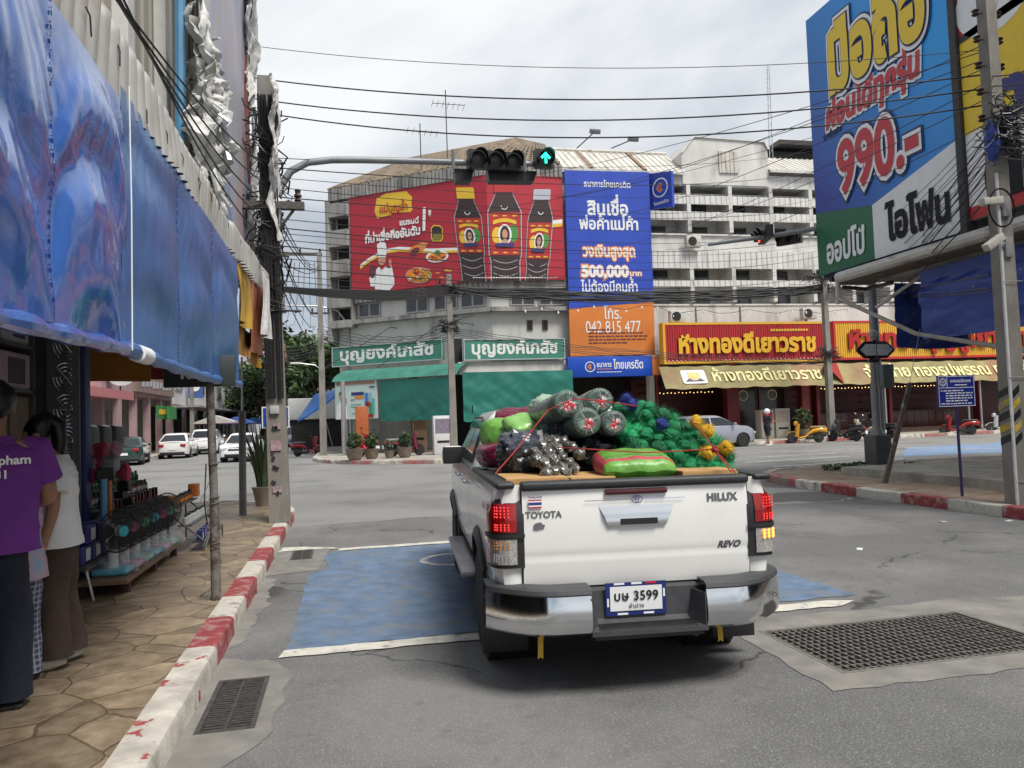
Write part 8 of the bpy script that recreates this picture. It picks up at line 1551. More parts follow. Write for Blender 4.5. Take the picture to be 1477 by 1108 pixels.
def tee(t, J, k, mt, wb=1.0, hemz=.90, seed=3, sleeve=.55, flare=1.0, neck=.085, slv=.85):
 m = M(); c = Vector(J['chest'][0]); p = Vector(J['pelvis'][0]); nk = Vector(J['neck0'][0])
 shw = abs(J['shr'][0].x)
 cloth_loft(m, interp([(Vector((p.x, p.y, hemz * k)), .20 * k * wb * flare, .145 * k * wb * flare), (p.lerp(c, .5), .185 * k * wb, .13 * k * wb), (c + Vector((0, 0, 0)), .20 * k * wb, .135 * k * wb), (c + Vector((0, 0, .09)) * k, .195 * k * wb, .115 * k * wb), (nk + Vector((0, 0, -.03)) * k, .165 * k, .098 * k), (nk + Vector((0, 0, -.008)) * k, .115 * k, .085 * k), (nk + Vector((0, 0, .02)) * k, neck * k, .075 * k)], 7), mt, 44, .042, seed)
 for n in 'lr':
  s_, e_ = Vector(J['sh' + n][0]), Vector(J['el' + n][0]); d = e_ - s_; a = s_ - Vector((math.copysign(.06, s_.x), 0, -.01)) * k; m.tube([a, s_, s_ + d * sleeve * .5, s_ + d * sleeve, s_ + d * sleeve * .97], [.07 * k * slv, .08 * k * wb * slv, .082 * k * wb * slv, .09 * k * wb * slv, .055 * k], mt, 18)
 return obj('t_shirt', m, t, angle=60)
def hair(t, hp, fw, k, mt=HAIR, tail=None, seed=1):
 m = M(); sdv = fw.cross(Vector((0, 0, 1))).normalized(); Q = Matrix((sdv, fw, Vector((0, 0, 1)))).transposed()
 m.ball(hp + (Vector((0, 0, .045)) - fw * .022) * k, (.108 * k, .116 * k, .115 * k), mt, 26, 16, lambda d: (1 if d.y < .35 or d.z > .35 else .8) * (1 + .03 * math.sin(14 * d.x + 3 * d.z)), Q)
 if tail: m.tube([hp + Q @ Vector(p) * k for p in tail], [.05 * k, .055 * k, .05 * k, .04 * k, .02 * k][:len(tail)], mt, 12)
 obj('hair', m, t, angle=60)
PURP = mat('purple_cotton', (.15, .028, .24), rough=.85, var=.12, scale=6, bump=.2, bscale=30); DENIM = mat('dark_denim', (.012, .016, .03), rough=.9, var=.25, scale=40); WTEE = mat('white_cotton', (.68, .68, .67), rough=.85, var=.05, bump=.25, bscale=14); BRWN = mat('brown_cloth', (.055, .035, .026), rough=.9, var=.2, scale=8); SANDAL = mat('black_rubber_sandal', (.025, .024, .024), rough=.7); CROC = mat('cream_clog', (.55, .52, .45), rough=.6, var=.05)
MA = R(14)
t, J, k, hp, fw = person('person in a purple T-shirt and dark jeans seen from behind at the left edge', (-1.94, 4.88, .15), MA, 1.78, dict(head=(0, .03, 1.64), look=(-.2, 1, 0), shr=(.205, 0, 1.41), elr=(.262, .10, 1.11), wrr=(.10, .32, 1.06), ell=(-.27, .1, 1.14), wrl=(-.12, .3, 1.05), ftr=(.09, -.02), ftl=(-.17, .04), hipx=-.03), 1.12)
trousers(t, J, k, DENIM, .16, .105, .095, 1, .05); sh = tee(t, J, k, PURP, 1.26, .84, 4, .62, slv=.82); hair(t, hp, fw, k)
m = M(); text(m, 'pham', (.125, 0, 1.325 * k), EX, EZ, .042, WHITEINK, .03, lift=.004); text(m, '531', (.05, 0, 1.25 * k), EX, EZ, .04, WHITEINK, .03, lift=.004); m.v = [(x, y - .022 - .176 * math.sqrt(max(.05, 1 - (x / .265) ** 2)), z) for x, y, z in m.v]; obj('lettering', m, sh)
m = M(); m.grid(lambda u, v: (-.07 + .05 * u - .14 * v, -.168 - .025 * math.sin(3 * v), 1.47 * k - .40 * v), 4, 10, mat('black_strap', (.01, .01, .01), rough=.8), .01); obj('bag_strap', m, t)
for n, s in (('l', -1), ('r', 1)):
 m = M(); a = Vector(J['an' + n][0]); m.rbox((a.x - .05, a.y - .08, 0), (a.x + .055, a.y + .23, .03), SANDAL, .02, 2); m.grid(lambda u, v: (a.x - .06 + .12 * u, a.y + .06 + .11 * v, .03 + .06 * math.sin(math.pi * u)), 8, 4, SANDAL, .008); obj('sandal', m, t)
m = M(); m.box((-.02, -.152, .72 * k), (.10, -.146, .82 * k), DENIM); obj('back_pocket', m, t)
WA = R(100)
t, J, k, hp, fw = person('person in a white T-shirt and wide brown trousers looking down beside the stall', (-1.86, 5.62, .15), WA, 1.62, dict(neck=(0, .07, 1.52), head=(0, .13, 1.61), look=(-.1, 1, -.55), shl=(-.19, -.01, 1.39), ell=(-.265, -.02, 1.11), wrl=(-.275, .05, .86), shr=(.175, .02, 1.40), elr=(.21, .12, 1.13), wrr=(.1, .3, 1.02), ftl=(-.10, .02), ftr=(.10, -.05)), .92)
trousers(t, J, k, BRWN, .14, .11, .10, 6, .085); tee(t, J, k, WTEE, 1.02, .84, 7, .6, 1.12, slv=1.0); hair(t, hp, fw, k, tail=[(0, -.10, .07), (0, -.16, .0), (0, -.17, -.12), (0, -.15, -.24), (0, -.13, -.32)])
m = M(); wv = Vector(J['wrl'][0]); m.lathe([(.034, -.008), (.036, 0), (.034, .008)], mat('gold_bracelet', (.6, .35, .2), rough=.4, metal=.5), 16, wv); obj('bracelet', m, t)
for n in 'lr':
 m = M(); a = Vector(J['an' + n][0]); m.ball((a.x, a.y + .08, .045), (.058, .145, .055), CROC, 16, 10, lambda d: 1 if d.z > -.4 else .9)
 for q in range(5): m.ball((a.x - .03 + .015 * q, a.y + .15 + .02 * (q % 2), .085 - .006 * abs(q - 2)), .007, INK, 6, 4)
 obj('clog', m, t)
PLAID = mat('plaid_cotton', (.06, .075, .14), rough=.9, var=.1)
def _pl():
 tt = PLAID.node_tree; b = tt.nodes['Principled BSDF']; L = tt.links.new; tc = [n_ for n_ in tt.nodes if n_.type == 'TEX_COORD'][0]; src = b.inputs['Base Color'].links[0].from_socket
 for ax_, sc_ in (('X', 9), ('Z', 9)):
  w = tt.nodes.new('ShaderNodeTexWave'); w.bands_direction = ax_; w.inputs['Scale'].default_value = sc_; w.inputs['Distortion'].default_value = .4; L(tc.outputs['Object'], w.inputs['Vector']); r = tt.nodes.new('ShaderNodeMapRange'); r.inputs[1].default_value = .55; r.inputs[2].default_value = .95; r.inputs[4].default_value = .6; L(w.outputs['Fac'], r.inputs[0])
  mi = tt.nodes.new('ShaderNodeMix'); mi.data_type = 'RGBA'; L(r.outputs[0], mi.inputs[0]); L(src, mi.inputs[6]); mi.inputs[7].default_value = (.42, .44, .5, 1); src = mi.outputs[2]
 L(src, b.inputs['Base Color'])
_pl()
PAST = mat('pastel_print', (.48, .36, .42), rough=.85, var=.15, scale=5, c2=(.28, .4, .55), m2=(.5, .6), scale2=7)
t, J, k, hp, fw = person('child in a pastel top and checked trousers half hidden between the two adults', (-1.98, 5.30, .15), R(60), 1.36, dict(look=(0, 1, -.3), ell=(-.22, .06, 1.14), wrl=(-.15, .2, 1.0), ftl=(-.09, 0), ftr=(.09, .02)), .85)
trousers(t, J, k, PLAID, .15, .11, .10, 9, .06); tee(t, J, k, PAST, 1.1, .80, 10, .6, 1.1); hair(t, hp, fw, k)
for n in 'lr': m = M(); a = Vector(J['an' + n][0]); m.rbox((a.x - .045, a.y - .06, 0), (a.x + .045, a.y + .18, .05), SANDAL, .02, 2); obj('shoe', m, t)
DKT = mat('dark_tee', (.03, .03, .034), rough=.9); KHK = mat('black_shorts', (.015, .015, .017), rough=.9)
t, J, k, hp, fw = person('person in a white helmet and dark clothes walking past the silver hatchback', (19.35, 32.7, 0), R(-80), 1.66, dict(elr=(.2, .1, 1.14), wrr=(.1, .3, 1.15), ell=(-.2, .1, 1.14), wrl=(-.1, .3, 1.12), ftl=(-.1, .15), ftr=(.1, -.15)))
trousers(t, J, k, KHK, .15, .1, .11, 2, .45); tee(t, J, k, DKT, 1.05, .88, 2, .6); m = M(); m.ball(hp + Vector((0, 0, .03)), (.135, .15, .14), WHITEINK, 16, 10); m.box((hp.x - .1, hp.y + .08, hp.z - .02), (hp.x + .1, hp.y + .15, hp.z + .06), GLASSD); obj('helmet', m, t)
for n in 'lr': m = M(); a = Vector(J['an' + n][0]); m.rbox((a.x - .045, a.y - .06, 0), (a.x + .045, a.y + .2, .05), LITT, .02, 2); obj('shoe', m, t)
t, J, k, hp, fw = person('person in dark clothes standing by the dark motorbike on the far street', (-4.6, 51.3, 0), R(10), 1.68, {}); trousers(t, J, k, DENIM, seed=3); tee(t, J, k, DKT, 1.05, .9, 5); hair(t, hp, fw, k)
# right-hand corner: billboards, scaffold, tarpaulins
XB = 12.2
SKYB = mat('print_sky_blue', (.02, .26, .72), rough=.45, var=.05); DPB = mat('print_royal_blue', (.02, .055, .36), rough=.45, var=.08)
BGRAD = bpy.data.materials.new('print_blue_blend'); BGRAD.use_nodes = True
def _bg():
 t = BGRAD.node_tree; L = t.links.new; b = t.nodes['Principled BSDF']; b.inputs['Roughness'].default_value = .42; tc = t.nodes.new('ShaderNodeTexCoord'); sp_ = t.nodes.new('ShaderNodeSeparateXYZ'); L(tc.outputs['Object'], sp_.inputs[0])
 a = t.nodes.new('ShaderNodeMath'); a.operation = 'MULTIPLY_ADD'; a.inputs[1].default_value = -.13; a.inputs[2].default_value = .35; L(sp_.outputs[1], a.inputs[0]); c = t.nodes.new('ShaderNodeMath'); c.operation = 'MULTIPLY_ADD'; c.inputs[1].default_value = .09; L(sp_.outputs[2], c.inputs[0]); L(a.outputs[0], c.inputs[2])
 r = t.nodes.new('ShaderNodeValToRGB'); r.color_ramp.elements[0].position = .25; r.color_ramp.elements[0].color = (.02, .045, .32, 1); r.color_ramp.elements[1].position = 1.0; r.color_ramp.elements[1].color = (.02, .34, .82, 1); L(c.outputs[0], r.inputs[0]); L(r.outputs[0], b.inputs['Base Color'])
_bg()
EYr = Vector((0, -1, 0))          # reading direction on faces that look toward -X
def fx_poly(m, pts, mt, l=1): m.add([(XB - .006 * l, y, z) for y, z in pts], [tuple(range(len(pts)))], mt)
t = thing('billboard', 'tall blue phone-shop billboard with a red price on the right-hand corner', 'billboard', (XB + .1, 15.3, 5.05)); YF_, YN_ = 17.72, 12.98
m = M(); m.box((XB, YN_, 5.08), (XB + .12, YF_, 11.9), BGRAD); obj('panel', m, t, world=True)
m = M(); fx_poly(m, [(YF_, 6.75), (YF_, 5.08), (15.55, 5.08), (15.55, 6.35)], mat('print_bottle_green', (.012, .13, .055), rough=.45, var=.08)); fx_poly(m, [(15.55, 6.35), (15.55, 5.08), (YN_, 5.08), (YN_, 6.95)], WHT); obj('colour_field', m, t, world=True)
m = M(); PY = mat('headline_yellow', (.8, .55, .02), rough=.4, var=0); PR = mat('price_red', (.52, .02, .03), rough=.4, var=0); PW_ = mat('outline_white', (.8, .8, .8), rough=.4, var=0); PN = mat('outline_navy', (.01, .015, .1), rough=.4, var=0); PK_ = mat('print_black', (.008, .008, .01), rough=.8, var=0)
def rt_(s, px, py, h, w_, mt, bold, o=None, lift=.014, skew=0):
 p = onx(px, py, XB - .012); text(m, s, p, EYr, EZ, h, mt, bold, fit=w_, lift=lift, outline=o, skew=skew)
rt_('มือถือ', 1262, 92, 1.25, 3.35, PY, .05, [(.14, PN), (.115, PW_), (.072, PN)]); rt_('ผ่อนได้ทุกรุ่น', 1254, 150, .52, 3.3, PR, .05, [(.13, PW_)], skew=.12); rt_('990.-', 1266, 256, 1.12, 2.75, PR, .03, [(.115, PN), (.085, PW_)]); rt_('จ่ายแค่', 1201, 196, .13, .75, PK_, .02)
rt_('ออปโป้', 1220, 372, .52, 1.5, PW_, .035, skew=.05); rt_('ไอโฟน', 1325, 332, .62, 1.9, PK_, .045)
obj('lettering', m, t, world=True); m = M()
for k in range(9): y = 15.9 - k * .1; m.add([(XB - .02, y, 7.02 + .0 * k), (XB - .02, y - .08, 7.02), (XB - .02, y - .08, 7.07), (XB - .02, y, 7.07)], [(0, 1, 2, 3)], PW_)
obj('small_print', m, t, world=True)
FRD = mat('billboard_frame', (.05, .045, .045), rough=.7, var=.2)
m = M(); m.box((XB - .08, YN_ - .22, 4.9), (XB + .15, YN_ - .06, 13), FRD); m.box((XB + .13, YN_, 5.0), (XB + .3, YF_, 5.2), FRD)
for y in (13.5, 15.3, 17.4): m.box((XB + .14, y, 4.9), (XB + .3, y + .12, 11.8), FRD)
obj('frame', m, t, world=True)
t = thing('billboard', 'near right billboard in red, yellow and white bands above the striped pole', 'billboard', (XB + .1, 10.5, 5.0)); YA_, YB_ = 12.74, 6.0; m = M(); m.box((XB, YB_, 5.25), (XB + .12, YA_, 13.5), WHT); obj('panel', m, t, world=True)
RDP = mat('print_red', (.5, .02, .025), rough=.45, var=.06); YLP = mat('print_bright_yellow', (.75, .52, .02), rough=.45, var=.06)
m = M(); fx_poly(m, [(YA_, 13.5), (YA_, 8.95), (YB_, 9.4), (YB_, 13.5)], RDP); fx_poly(m, [(YA_, 8.8), (YA_, 6.95), (YB_, 7.3), (YB_, 9.1)], YLP); fx_poly(m, [(YA_, 5.5), (YA_, 5.25), (YB_, 5.25), (YB_, 5.75)], RDP); fx_poly(m, [(YA_, 8.95), (YA_, 8.8), (YB_, 9.1), (YB_, 9.4)], FRD, 2)
c_ = onx(1432, -10, XB); fx_poly(m, [(c_.y + .9 * math.cos(2 * math.pi * k / 28), c_.z + .75 * math.sin(2 * math.pi * k / 28)) for k in range(28)], WHT, 2); obj('colour_field', m, t, world=True)
m = M(); p = onx(1474, 158, XB - .012); text(m, 'ตา', p, EYr, EZ, .75, NVY, .05, align='l' if 0 else 'c', lift=.014); p = onx(1478, 268, XB - .012); text(m, 'ติด', p, EYr, EZ, .85, PK_, .06, lift=.014); obj('lettering', m, t, world=True)
rb2 = thing('corner_shop', 'open-fronted corner shop behind the right billboards with blue tarpaulins', 'building', (16, 8, .3)); m = M(); m.box((12.6, -6, 4.75), (24, 15.4, 11.2), mat('right_block_wall', (.30, .29, .27), rough=.9, var=.15)); m.box((12.3, -6, 4.55), (24, 15.6, 4.75), GREYC); obj('upper_wall', m, rb2, world=True); m = M()
for x, y in ((13.0, 9.0), (18, 15.0), (23.5, 15.0), (13, 3)): m.box((x - .15, y - .15, .3), (x + .15, y + .15, 4.55), GREYC)
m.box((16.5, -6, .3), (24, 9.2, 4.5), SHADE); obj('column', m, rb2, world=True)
m = M(); GUT = mat('rusty_gutter', (.5, .48, .44), rough=.5, metal=.3, var=.2, scale=3, c2=(.24, .15, .1), m2=(.56, .7), scale2=4, stretch=(1, .3, 1)); m.tube([(11.75, 4, 4.78), (11.75, 16.3, 4.78)], .13, GUT, 10); obj('gutter', m, rb2, world=True); m = M(); m.box((11.8, 4, 4.62), (12.6, 16.4, 4.68), mat('rusty_soffit', (.12, .085, .06), rough=.9, var=.35))
for k in range(9): y = 15.9 - k * 1.3; m.tube([(11.8, y, 4.72), (12.7, y, 4.9)], .03, DSTEEL, 6)
m.tube([(11.85, 16.3, 4.55), (12.5, 16.3, 4.5), (12.5, 15.4, 4.5)], .05, DSTEEL, 6); m.tube([(11.7, 16.35, 4.3), (12.2, 14.4, 3.2), (12.25, 11, 2.4)], .05, mat('pale_strut', (.36, .33, .28), rough=.8, var=.25), 8); m.tube([(11.95, 15.3, 3.9), (12.5, 14.3, 4.55)], .04, GUT, 7); m.tube([(11.75, 16.35, 4.7), (11.72, 16.35, 4.15)], .06, GUT, 7)
for k in range(22): y = 16 - k * .5; m.tube([(XB + .1, y, 5.05), (XB - .1 - .1 * (k % 3), y + .2, 4.86 + .03 * (k % 2))], .015, BLACK, 5)
obj('frame', m, rb2, world=True)
TAR = mat('blue_tarpaulin', (.015, .045, .26), rough=.4, var=.15, scale=2, bump=.3, bscale=7, c2=(.2, .25, .42), m2=(.66, .7), scale2=9)
def side_tarp(label, p0, p1, z0, z1, seed):
 m = M(); o_ = Vector((seed * 5.1, 0, 0)); p0, p1 = Vector(p0), Vector(p1); e = p1 - p0; nn = Vector((-e.y, e.x, 0)).normalized()
 m.grid(lambda u, v: p0 + e * u + nn * (.09 * NZ.noise(Vector((u * 3, v * 4, 0)) + o_) + .04 * NZ.noise(Vector((u * 9, v * 14, 3)) + o_)) + EZ * (z1 + (z0 - z1) * v - .05 * math.sin(math.pi * u) * v), 40, 26, TAR, .008); return obj('blue_tarpaulin', m, label=label, cat='tarpaulin')
side_tarp('scuffed blue tarpaulin left of the striped utility pole', (12.15, 14.15, 0), (12.15, 10.4, 0), 3.05, 4.5, 1); side_tarp('darker blue tarpaulin in shade behind the strut', (12.6, 15.5, 0), (14.6, 15.5, 0), 3.0, 4.5, 2); side_tarp('blue tarpaulin right of the striped utility pole', (12.15, 10.3, 0), (12.15, 5.5, 0), 3.05, 4.5, 3)
rp_ = upole('tall concrete utility pole with yellow and black stripes and a mass of wiring', (9.55, 9.42, .165), 7.6, .125, .088, lean=(-.02, 0))
STY = mat('hazard_yellow', (.5, .36, .03), rough=.8, var=.25, c2=(.25, .23, .2), m2=(.5, .65), scale2=8)
m = M()
for k in range(5): z = .85 + k * .17; m.prism([(-.122, z), (.0, z + .1), (.0, z + .2), (-.122, z + .1)], (9.55, 9.42 - .126, .165), EX, EZ, (0, -.003, 0), STY if k % 2 else INK); m.prism([(-.122, z + .1), (.122, z), (.122, z + .1), (-.122, z + .2)], (9.55 - .126, 9.42, .165), Vector((0, 1, 0)), EZ, (-.003, 0, 0), STY if k % 2 else INK)
obj('hazard_stripe', m, rp_, world=True); m = M(); m.tube([(9.40, 9.30, .165), (9.41, 9.31, 2.6), (9.43, 9.33, 5.0)], .022, mat('white_conduit', (.6, .6, .6), rough=.4), 8)
for z in (.5, 2.0, 3.4): m.tube([(9.38, 9.28, z), (9.72, 9.28, z)], .006, STEEL, 4)
obj('conduit', m, rp_, world=True)
for k in range(5):
 z = 5.85 + k * .4; m = M()
 for s in (-1, 1): m.lathe([(.03, -.05), (.055, -.03), (.03, 0), (.055, .03), (.03, .05)], INSUL, 9, (9.53 + s * .2, 9.42, z)); m.tube([(9.53, 9.42, z), (9.53 + s * .2, 9.42, z)], .012, DSTEEL, 5)
 obj('insulator', m, rp_, world=True)
m = M(); m.tube([(9.6, 9.42, 7.3), (9.75, 9.42, 7.9), (9.7, 9.3, 8.6), (9.2, 9.1, 9.2)], .04, STEEL, 8); obj('lamp_bracket', m, rp_, world=True)
for i, (z, dx, lbl) in enumerate(((4.55, -.35, 'beige security camera on the right pole, upper one pointing left'), (3.95, -.3, 'beige security camera on the right pole, lower one tilted down'))):
 t = thing('security_camera', lbl, 'camera', (9.4, 9.25, z)); m = M(); m.rbox((-.34, -.06, -.05), (.0, .06, .06), mat('camera_beige', (.45, .43, .38), rough=.5), .015, rot=(0, R(-6 if not i else -32), 0)); obj('housing', m, t); m = M(); m.tube([(0, 0, 0), (.12, .1, -.1)], .02, STEEL, 6); m.rbox((.06, .02, -.2), (.18, .14, .1), mat('mount_grey', (.25, .25, .25), rough=.5), .01); obj('bracket', m, t)
m = M(); m.tube([(9.35 + .22 * math.cos(a), 9.2, 4.45 + .28 * math.sin(a)) for a in [k * .35 for k in range(60)]], .012, BLACK, 5); obj('cable_coil', m, label='coil of black cable hung on the right utility pole', cat='cable coil')
m = M(); rg = random.Random(3); m.ball((9.32, 9.25, 5.45), (.11, .1, .3), mat('blue_net_bag', (.03, .06, .28), rough=.5, var=.4, scale=20), 20, 16, lambda d: 1 + .25 * NZ.noise(d * 4)); obj('blue_wrap', m, label='blue plastic-wrapped splice box tied to the right utility pole', cat='splice box')
m = M()
for k in range(70):
 z = rg.uniform(5.3, 6.0); a = rg.uniform(0, 6.28); pts = [(9.5 + rg.uniform(-.05, .05), 9.25, z)]
 for q in range(7): pts.append((pts[-1][0] + rg.uniform(-.16, .16), pts[-1][1] + rg.uniform(-.12, .08), pts[-1][2] + rg.uniform(-.12, .1)))
 m.tube(pts, rg.choice((.006, .009, .013)), BLACK, 4)
obj('cable_tangle', m, label='dense knot of black cables round the right utility pole', cat='cable tangle', kind='stuff')
LANT = mat('lantern_black', (.02, .02, .022), rough=.4, metal=.4, var=.2)
t = thing('lantern_post', 'black hexagonal street lantern on a grey post with a square base', 'street lamp', (12.68, 16.45, .165)); m = M(); m.rbox((12.45, 16.22, .16), (12.91, 16.68, .95), mat('lantern_base', (.07, .07, .072), rough=.6, var=.2), .05); m.lathe([(.2, .95), (.14, 1.05), (.1, 1.12), (.1, 2.2), (.075, 2.25), (.075, 2.8)], mat('lantern_shaft', (.2, .19, .185), rough=.5, metal=.3, var=.2), 14, (12.68, 16.45, 0)); obj('post', m, t, world=True)
m = M(); hx = [(-.5, 0), (-.3, .17), (.3, .17), (.5, 0), (.3, -.17), (-.3, -.17)]; c_ = (12.76, 16.45, 3.03)
for a, b_ in zip(hx, hx[1:] + hx[:1]): m.tube([(c_[0] + a[0], c_[1], c_[2] + a[1]), (c_[0] + b_[0], c_[1], c_[2] + b_[1])], .045, LANT, 6)
m.tube([(c_[0], c_[1], c_[2] - .25), (c_[0], c_[1], c_[2] + .25)], .055, LANT, 8); m.lathe([(.1, 2.72), (.16, 2.78), (.08, 2.84)], LANT, 10, (c_[0] - .05, c_[1], 0)); obj('lantern_frame', m, t, world=True); m = M(); m.prism([(-.45, 0), (-.29, .14), (.29, .14), (.45, 0), (.29, -.14), (-.29, -.14)], (c_[0], c_[1] - .05, c_[2]), EX, EZ, (0, .10, 0), mat('lantern_glass', (.62, .63, .62), rough=.35, var=.15, scale=6)); obj('lantern_glass', m, t, world=True); m = M(); m.ball((c_[0] - .05, c_[1], 3.42), .11, mat('beige_globe', (.42, .38, .3), rough=.4), 14, 10); obj('globe', m, t, world=True)
PG = mat('signal_pole_grey', (.24, .25, .26), rough=.5, metal=.3, var=.15)
SIGB = mat('signal_black', (.014, .015, .016), rough=.5, var=.2); LENS = mat('dark_signal_lens', (.03, .03, .03), rough=.3, var=.2); GLIT = mat('lit_green_arrow', (.02, .95, .55), emit=3.0, var=0); RLIT = mat('lit_red_disc', (1, .12, .05), emit=1.0, var=0)
def visor(m, c, r, d, ln=.22):
 q = d.to_track_quat('Z', 'Y').to_matrix(); n = 14; up = Vector((0, 0, 1)); sd = d.cross(up).normalized(); u_ = sd.cross(d).normalized()
 vs = []
 for i in range(n + 1): a = R(-35) + R(250) * i / n; p = Vector(c) + (sd * math.cos(a) + u_ * math.sin(a)) * r; vs += [p, p + d * (ln * (.55 + .45 * max(0, math.sin(a))))]
 m.add(vs, [(2 * i, 2 * i + 1, 2 * i + 3, 2 * i + 2) for i in range(n)], SIGB)
def head(t, c, d, nx, lit=None, r=.135, hz=True, back=True):
 d = Vector(d).normalized(); sd = EZ.cross(d).normalized(); c = Vector(c); w_ = .33; B = Matrix((sd, EZ.cross(sd).normalized() * 1, EZ)).transposed()
 m = M(); L_ = nx * w_ if hz else w_; m.prism([(-.02, -w_ / 2), (L_ - .02, -w_ / 2), (L_ - .02, w_ / 2), (-.02, w_ / 2)], c - sd * (w_ / 2 - .02), sd, EZ, -d * .18, SIGB); b_ = obj('housing', m, t, world=True)
 for i in range(nx):
  p = c + sd * (i * w_); m = M(); visor(m, p + d * .002, .15, d); obj('visor', m, b_, world=True); m = M(); q = d.to_track_quat('Z', 'Y').to_matrix(); mt = RLIT if lit == ('red', i) else LENS; m.lathe([(r, 0), (r, .012), (r * .6, .03), (.01, .035)], mt, 18, p, q); obj('lens', m, b_, world=True)
  if lit == ('arrow', i):
   m = M()
   for a in ([(-.02, -.10), (.02, -.10), (.02, .05), (-.02, .05)], [(0, .105), (-.095, .01), (-.065, -.02), (0, .05)], [(0, .105), (0, .05), (.065, -.02), (.095, .01)]): m.poly(a, p + d * .05, sd, EZ, GLIT)
   obj('lit_arrow', m, b_, world=True)
tl = thing('traffic_light', 'overhead traffic light on a curved arm with a lit green arrow', 'traffic light', (-1.15, 13.35, .15)); m = M(); m.tube([(-1.12, 13.35, .15), (-1.1, 13.35, 4.9), (-1.06, 13.35, 5.35), (-.95, 13.35, 5.72), (-.78, 13.35, 5.98), (-.5, 13.35, 6.14), (-.1, 13.35, 6.2), (.4, 13.35, 6.22), (3.75, 13.35, 6.27)], [.09, .08, .075, .07, .065, .062, .06, .06, .045], PG, 12); obj('arm', m, tl, world=True)
q = ony(690, 232, 13.15); head(tl, (q.x - .0, 13.15, q.z + .04), (.1, -1, -.10), 3); q = ony(786, 230, 13.15); head(tl, (q.x, 13.15, q.z + .02), (.1, -1, -.10), 1, ('arrow', 0))
m = M(); a = ony(655, 243, 13.4); b_ = ony(690, 243, 13.4); m.prism([(0, 0), (.36, 0), (.30, -.22), (.03, -.22)], (a.x, 13.4, a.z), EX, EZ, (0, .25, 0), SIGB); a = ony(703, 243, 13.4); m.prism([(0, 0), (.92, -.02), (.86, -.2), (.03, -.22)], (a.x, 13.4, a.z), EX, EZ, (0, .25, 0), SIGB); obj('rear_housing', m, tl, world=True)
m = M(); m.tube([(2.0, 13.3, 6.1), (2.0, 13.3, 6.45)], .03, PG, 6); m.tube([(3.3, 13.3, 6.1), (3.3, 13.3, 6.45)], .03, PG, 6); obj('bracket', m, tl, world=True)
tl = thing('traffic_light', 'side-on traffic light on a pole behind the lantern post, one red disc lit', 'traffic light', (13.35, 17.2, .165)); m = M(); m.tube([(13.35, 17.2, .165), (13.35, 17.2, 6.1), (13.25, 17.25, 6.35), (12.9, 17.4, 6.42), (11.4, 18.3, 6.3), (9.9, 19.3, 6.25)], [.13, .10, .08, .07, .06, .045], PG, 12); m.rbox((13.2, 16.98, .16), (13.5, 17.4, .5), GREYC, .03); obj('arm', m, tl, world=True)
dv = Vector((-.9, .28, -.05)); q = ony(1100, 345, 19.0); head(tl, (q.x - .1, 19.0, q.z + .03), dv, 3, ('red', 0)); q = ony(1128, 345, 18.6); head(tl, (q.x, 18.6, q.z), (-.75, -.6, -.05), 2)
m = M(); m.rbox((13.3, 16.9, 2.1), (13.62, 17.08, 2.7), mat('control_box', (.12, .14, .14), rough=.5), .02); obj('control_box', m, tl, world=True)
a, b_ = onz(1276, 697, .17), onz(1310, 555, .17); top = ony(1312, 552, a.y + .5); t = thing('leaning_board', 'long dark steel channel leaning over on the right pavement, tied by a wire', 'board', tuple(a)); m = M(); d = (top - a).normalized(); s_ = Vector((1, 0, 0)); m.prism([(-.06, 0), (.06, 0), (.06, .02), (-.045, .02), (-.045, .05), (-.06, .05)], a, s_, Vector((0, -1, 0)), top - a, mat('weathered_channel', (.10, .075, .06), rough=.8, var=.4, scale=6, c2=(.3, .28, .25), m2=(.56, .68), scale2=5)); obj('channel', m, t, world=True); m = M(); m.tube([top, ony(1327, 475, a.y + 1.0)], .006, STEEL, 4); m.tube([a, a + Vector((-.05, -.05, -.0))], .01, STEEL, 4); obj('tie_wire', m, t, world=True)
ib = onz(1388, 716, .165); t = thing('notice_sign', 'blue municipal notice board on a thin violet post in the right pavement', 'sign', tuple(ib)); NBL = mat('notice_blue', (.012, .03, .27), rough=.45, var=.05); YI = ib.y; c0 = ony(1352, 588, YI); c1 = ony(1403, 541, YI); W_, H_ = c1.x - c0.x, c1.z - c0.z
m = M(); m.prism([(0, 0), (W_, 0), (W_, H_), (0, H_)], (c0.x, YI - .03, c0.z), EX, EZ, (0, .02, 0), NBL); obj('panel', m, t, world=True); m = M(); PVIO = mat('violet_post', (.03, .015, .09), rough=.5, var=.15); m.tube([(ib.x, YI, .165), ((c0.x + c1.x) / 2, YI, c1.z)], .022, PVIO, 8); obj('post', m, t, world=True)
m = M(); PT = lambda u, v: Vector((c0.x + W_ * u, YI - .034, c0.z + H_ * v))
def bar(u0, v0, u1, v1): m.add([PT(u0, v0), PT(u1, v0), PT(u1, v1), PT(u0, v1)], [(0, 1, 2, 3)], WHITEINK)
for r_0 in ((.02, .02, .98, .04), (.02, .96, .98, .98), (.02, .04, .035, .96), (.965, .04, .98, .96), (.035, .60, .965, .62), (.245, .62, .26, .96)): bar(*r_0)
rg = random.Random(14)
for k, v in enumerate((.50, .42, .34, .26, .18, .09)):
 u = .07 if k in (0, 5) else .2
 while u < (.62 if k == 0 else .9 if k not in (4,) else .7): l_ = rg.uniform(.04, .12); bar(u, v, min(.93, u + l_), v + .035); u += l_ + .025
text(m, 'เทศบาลเมืองเลย', PT(.61, .78), EX, EZ, H_ * .085, WHITEINK, .02, fit=W_ * .56, lift=.003)
bar(.45, .68, .78, .71)
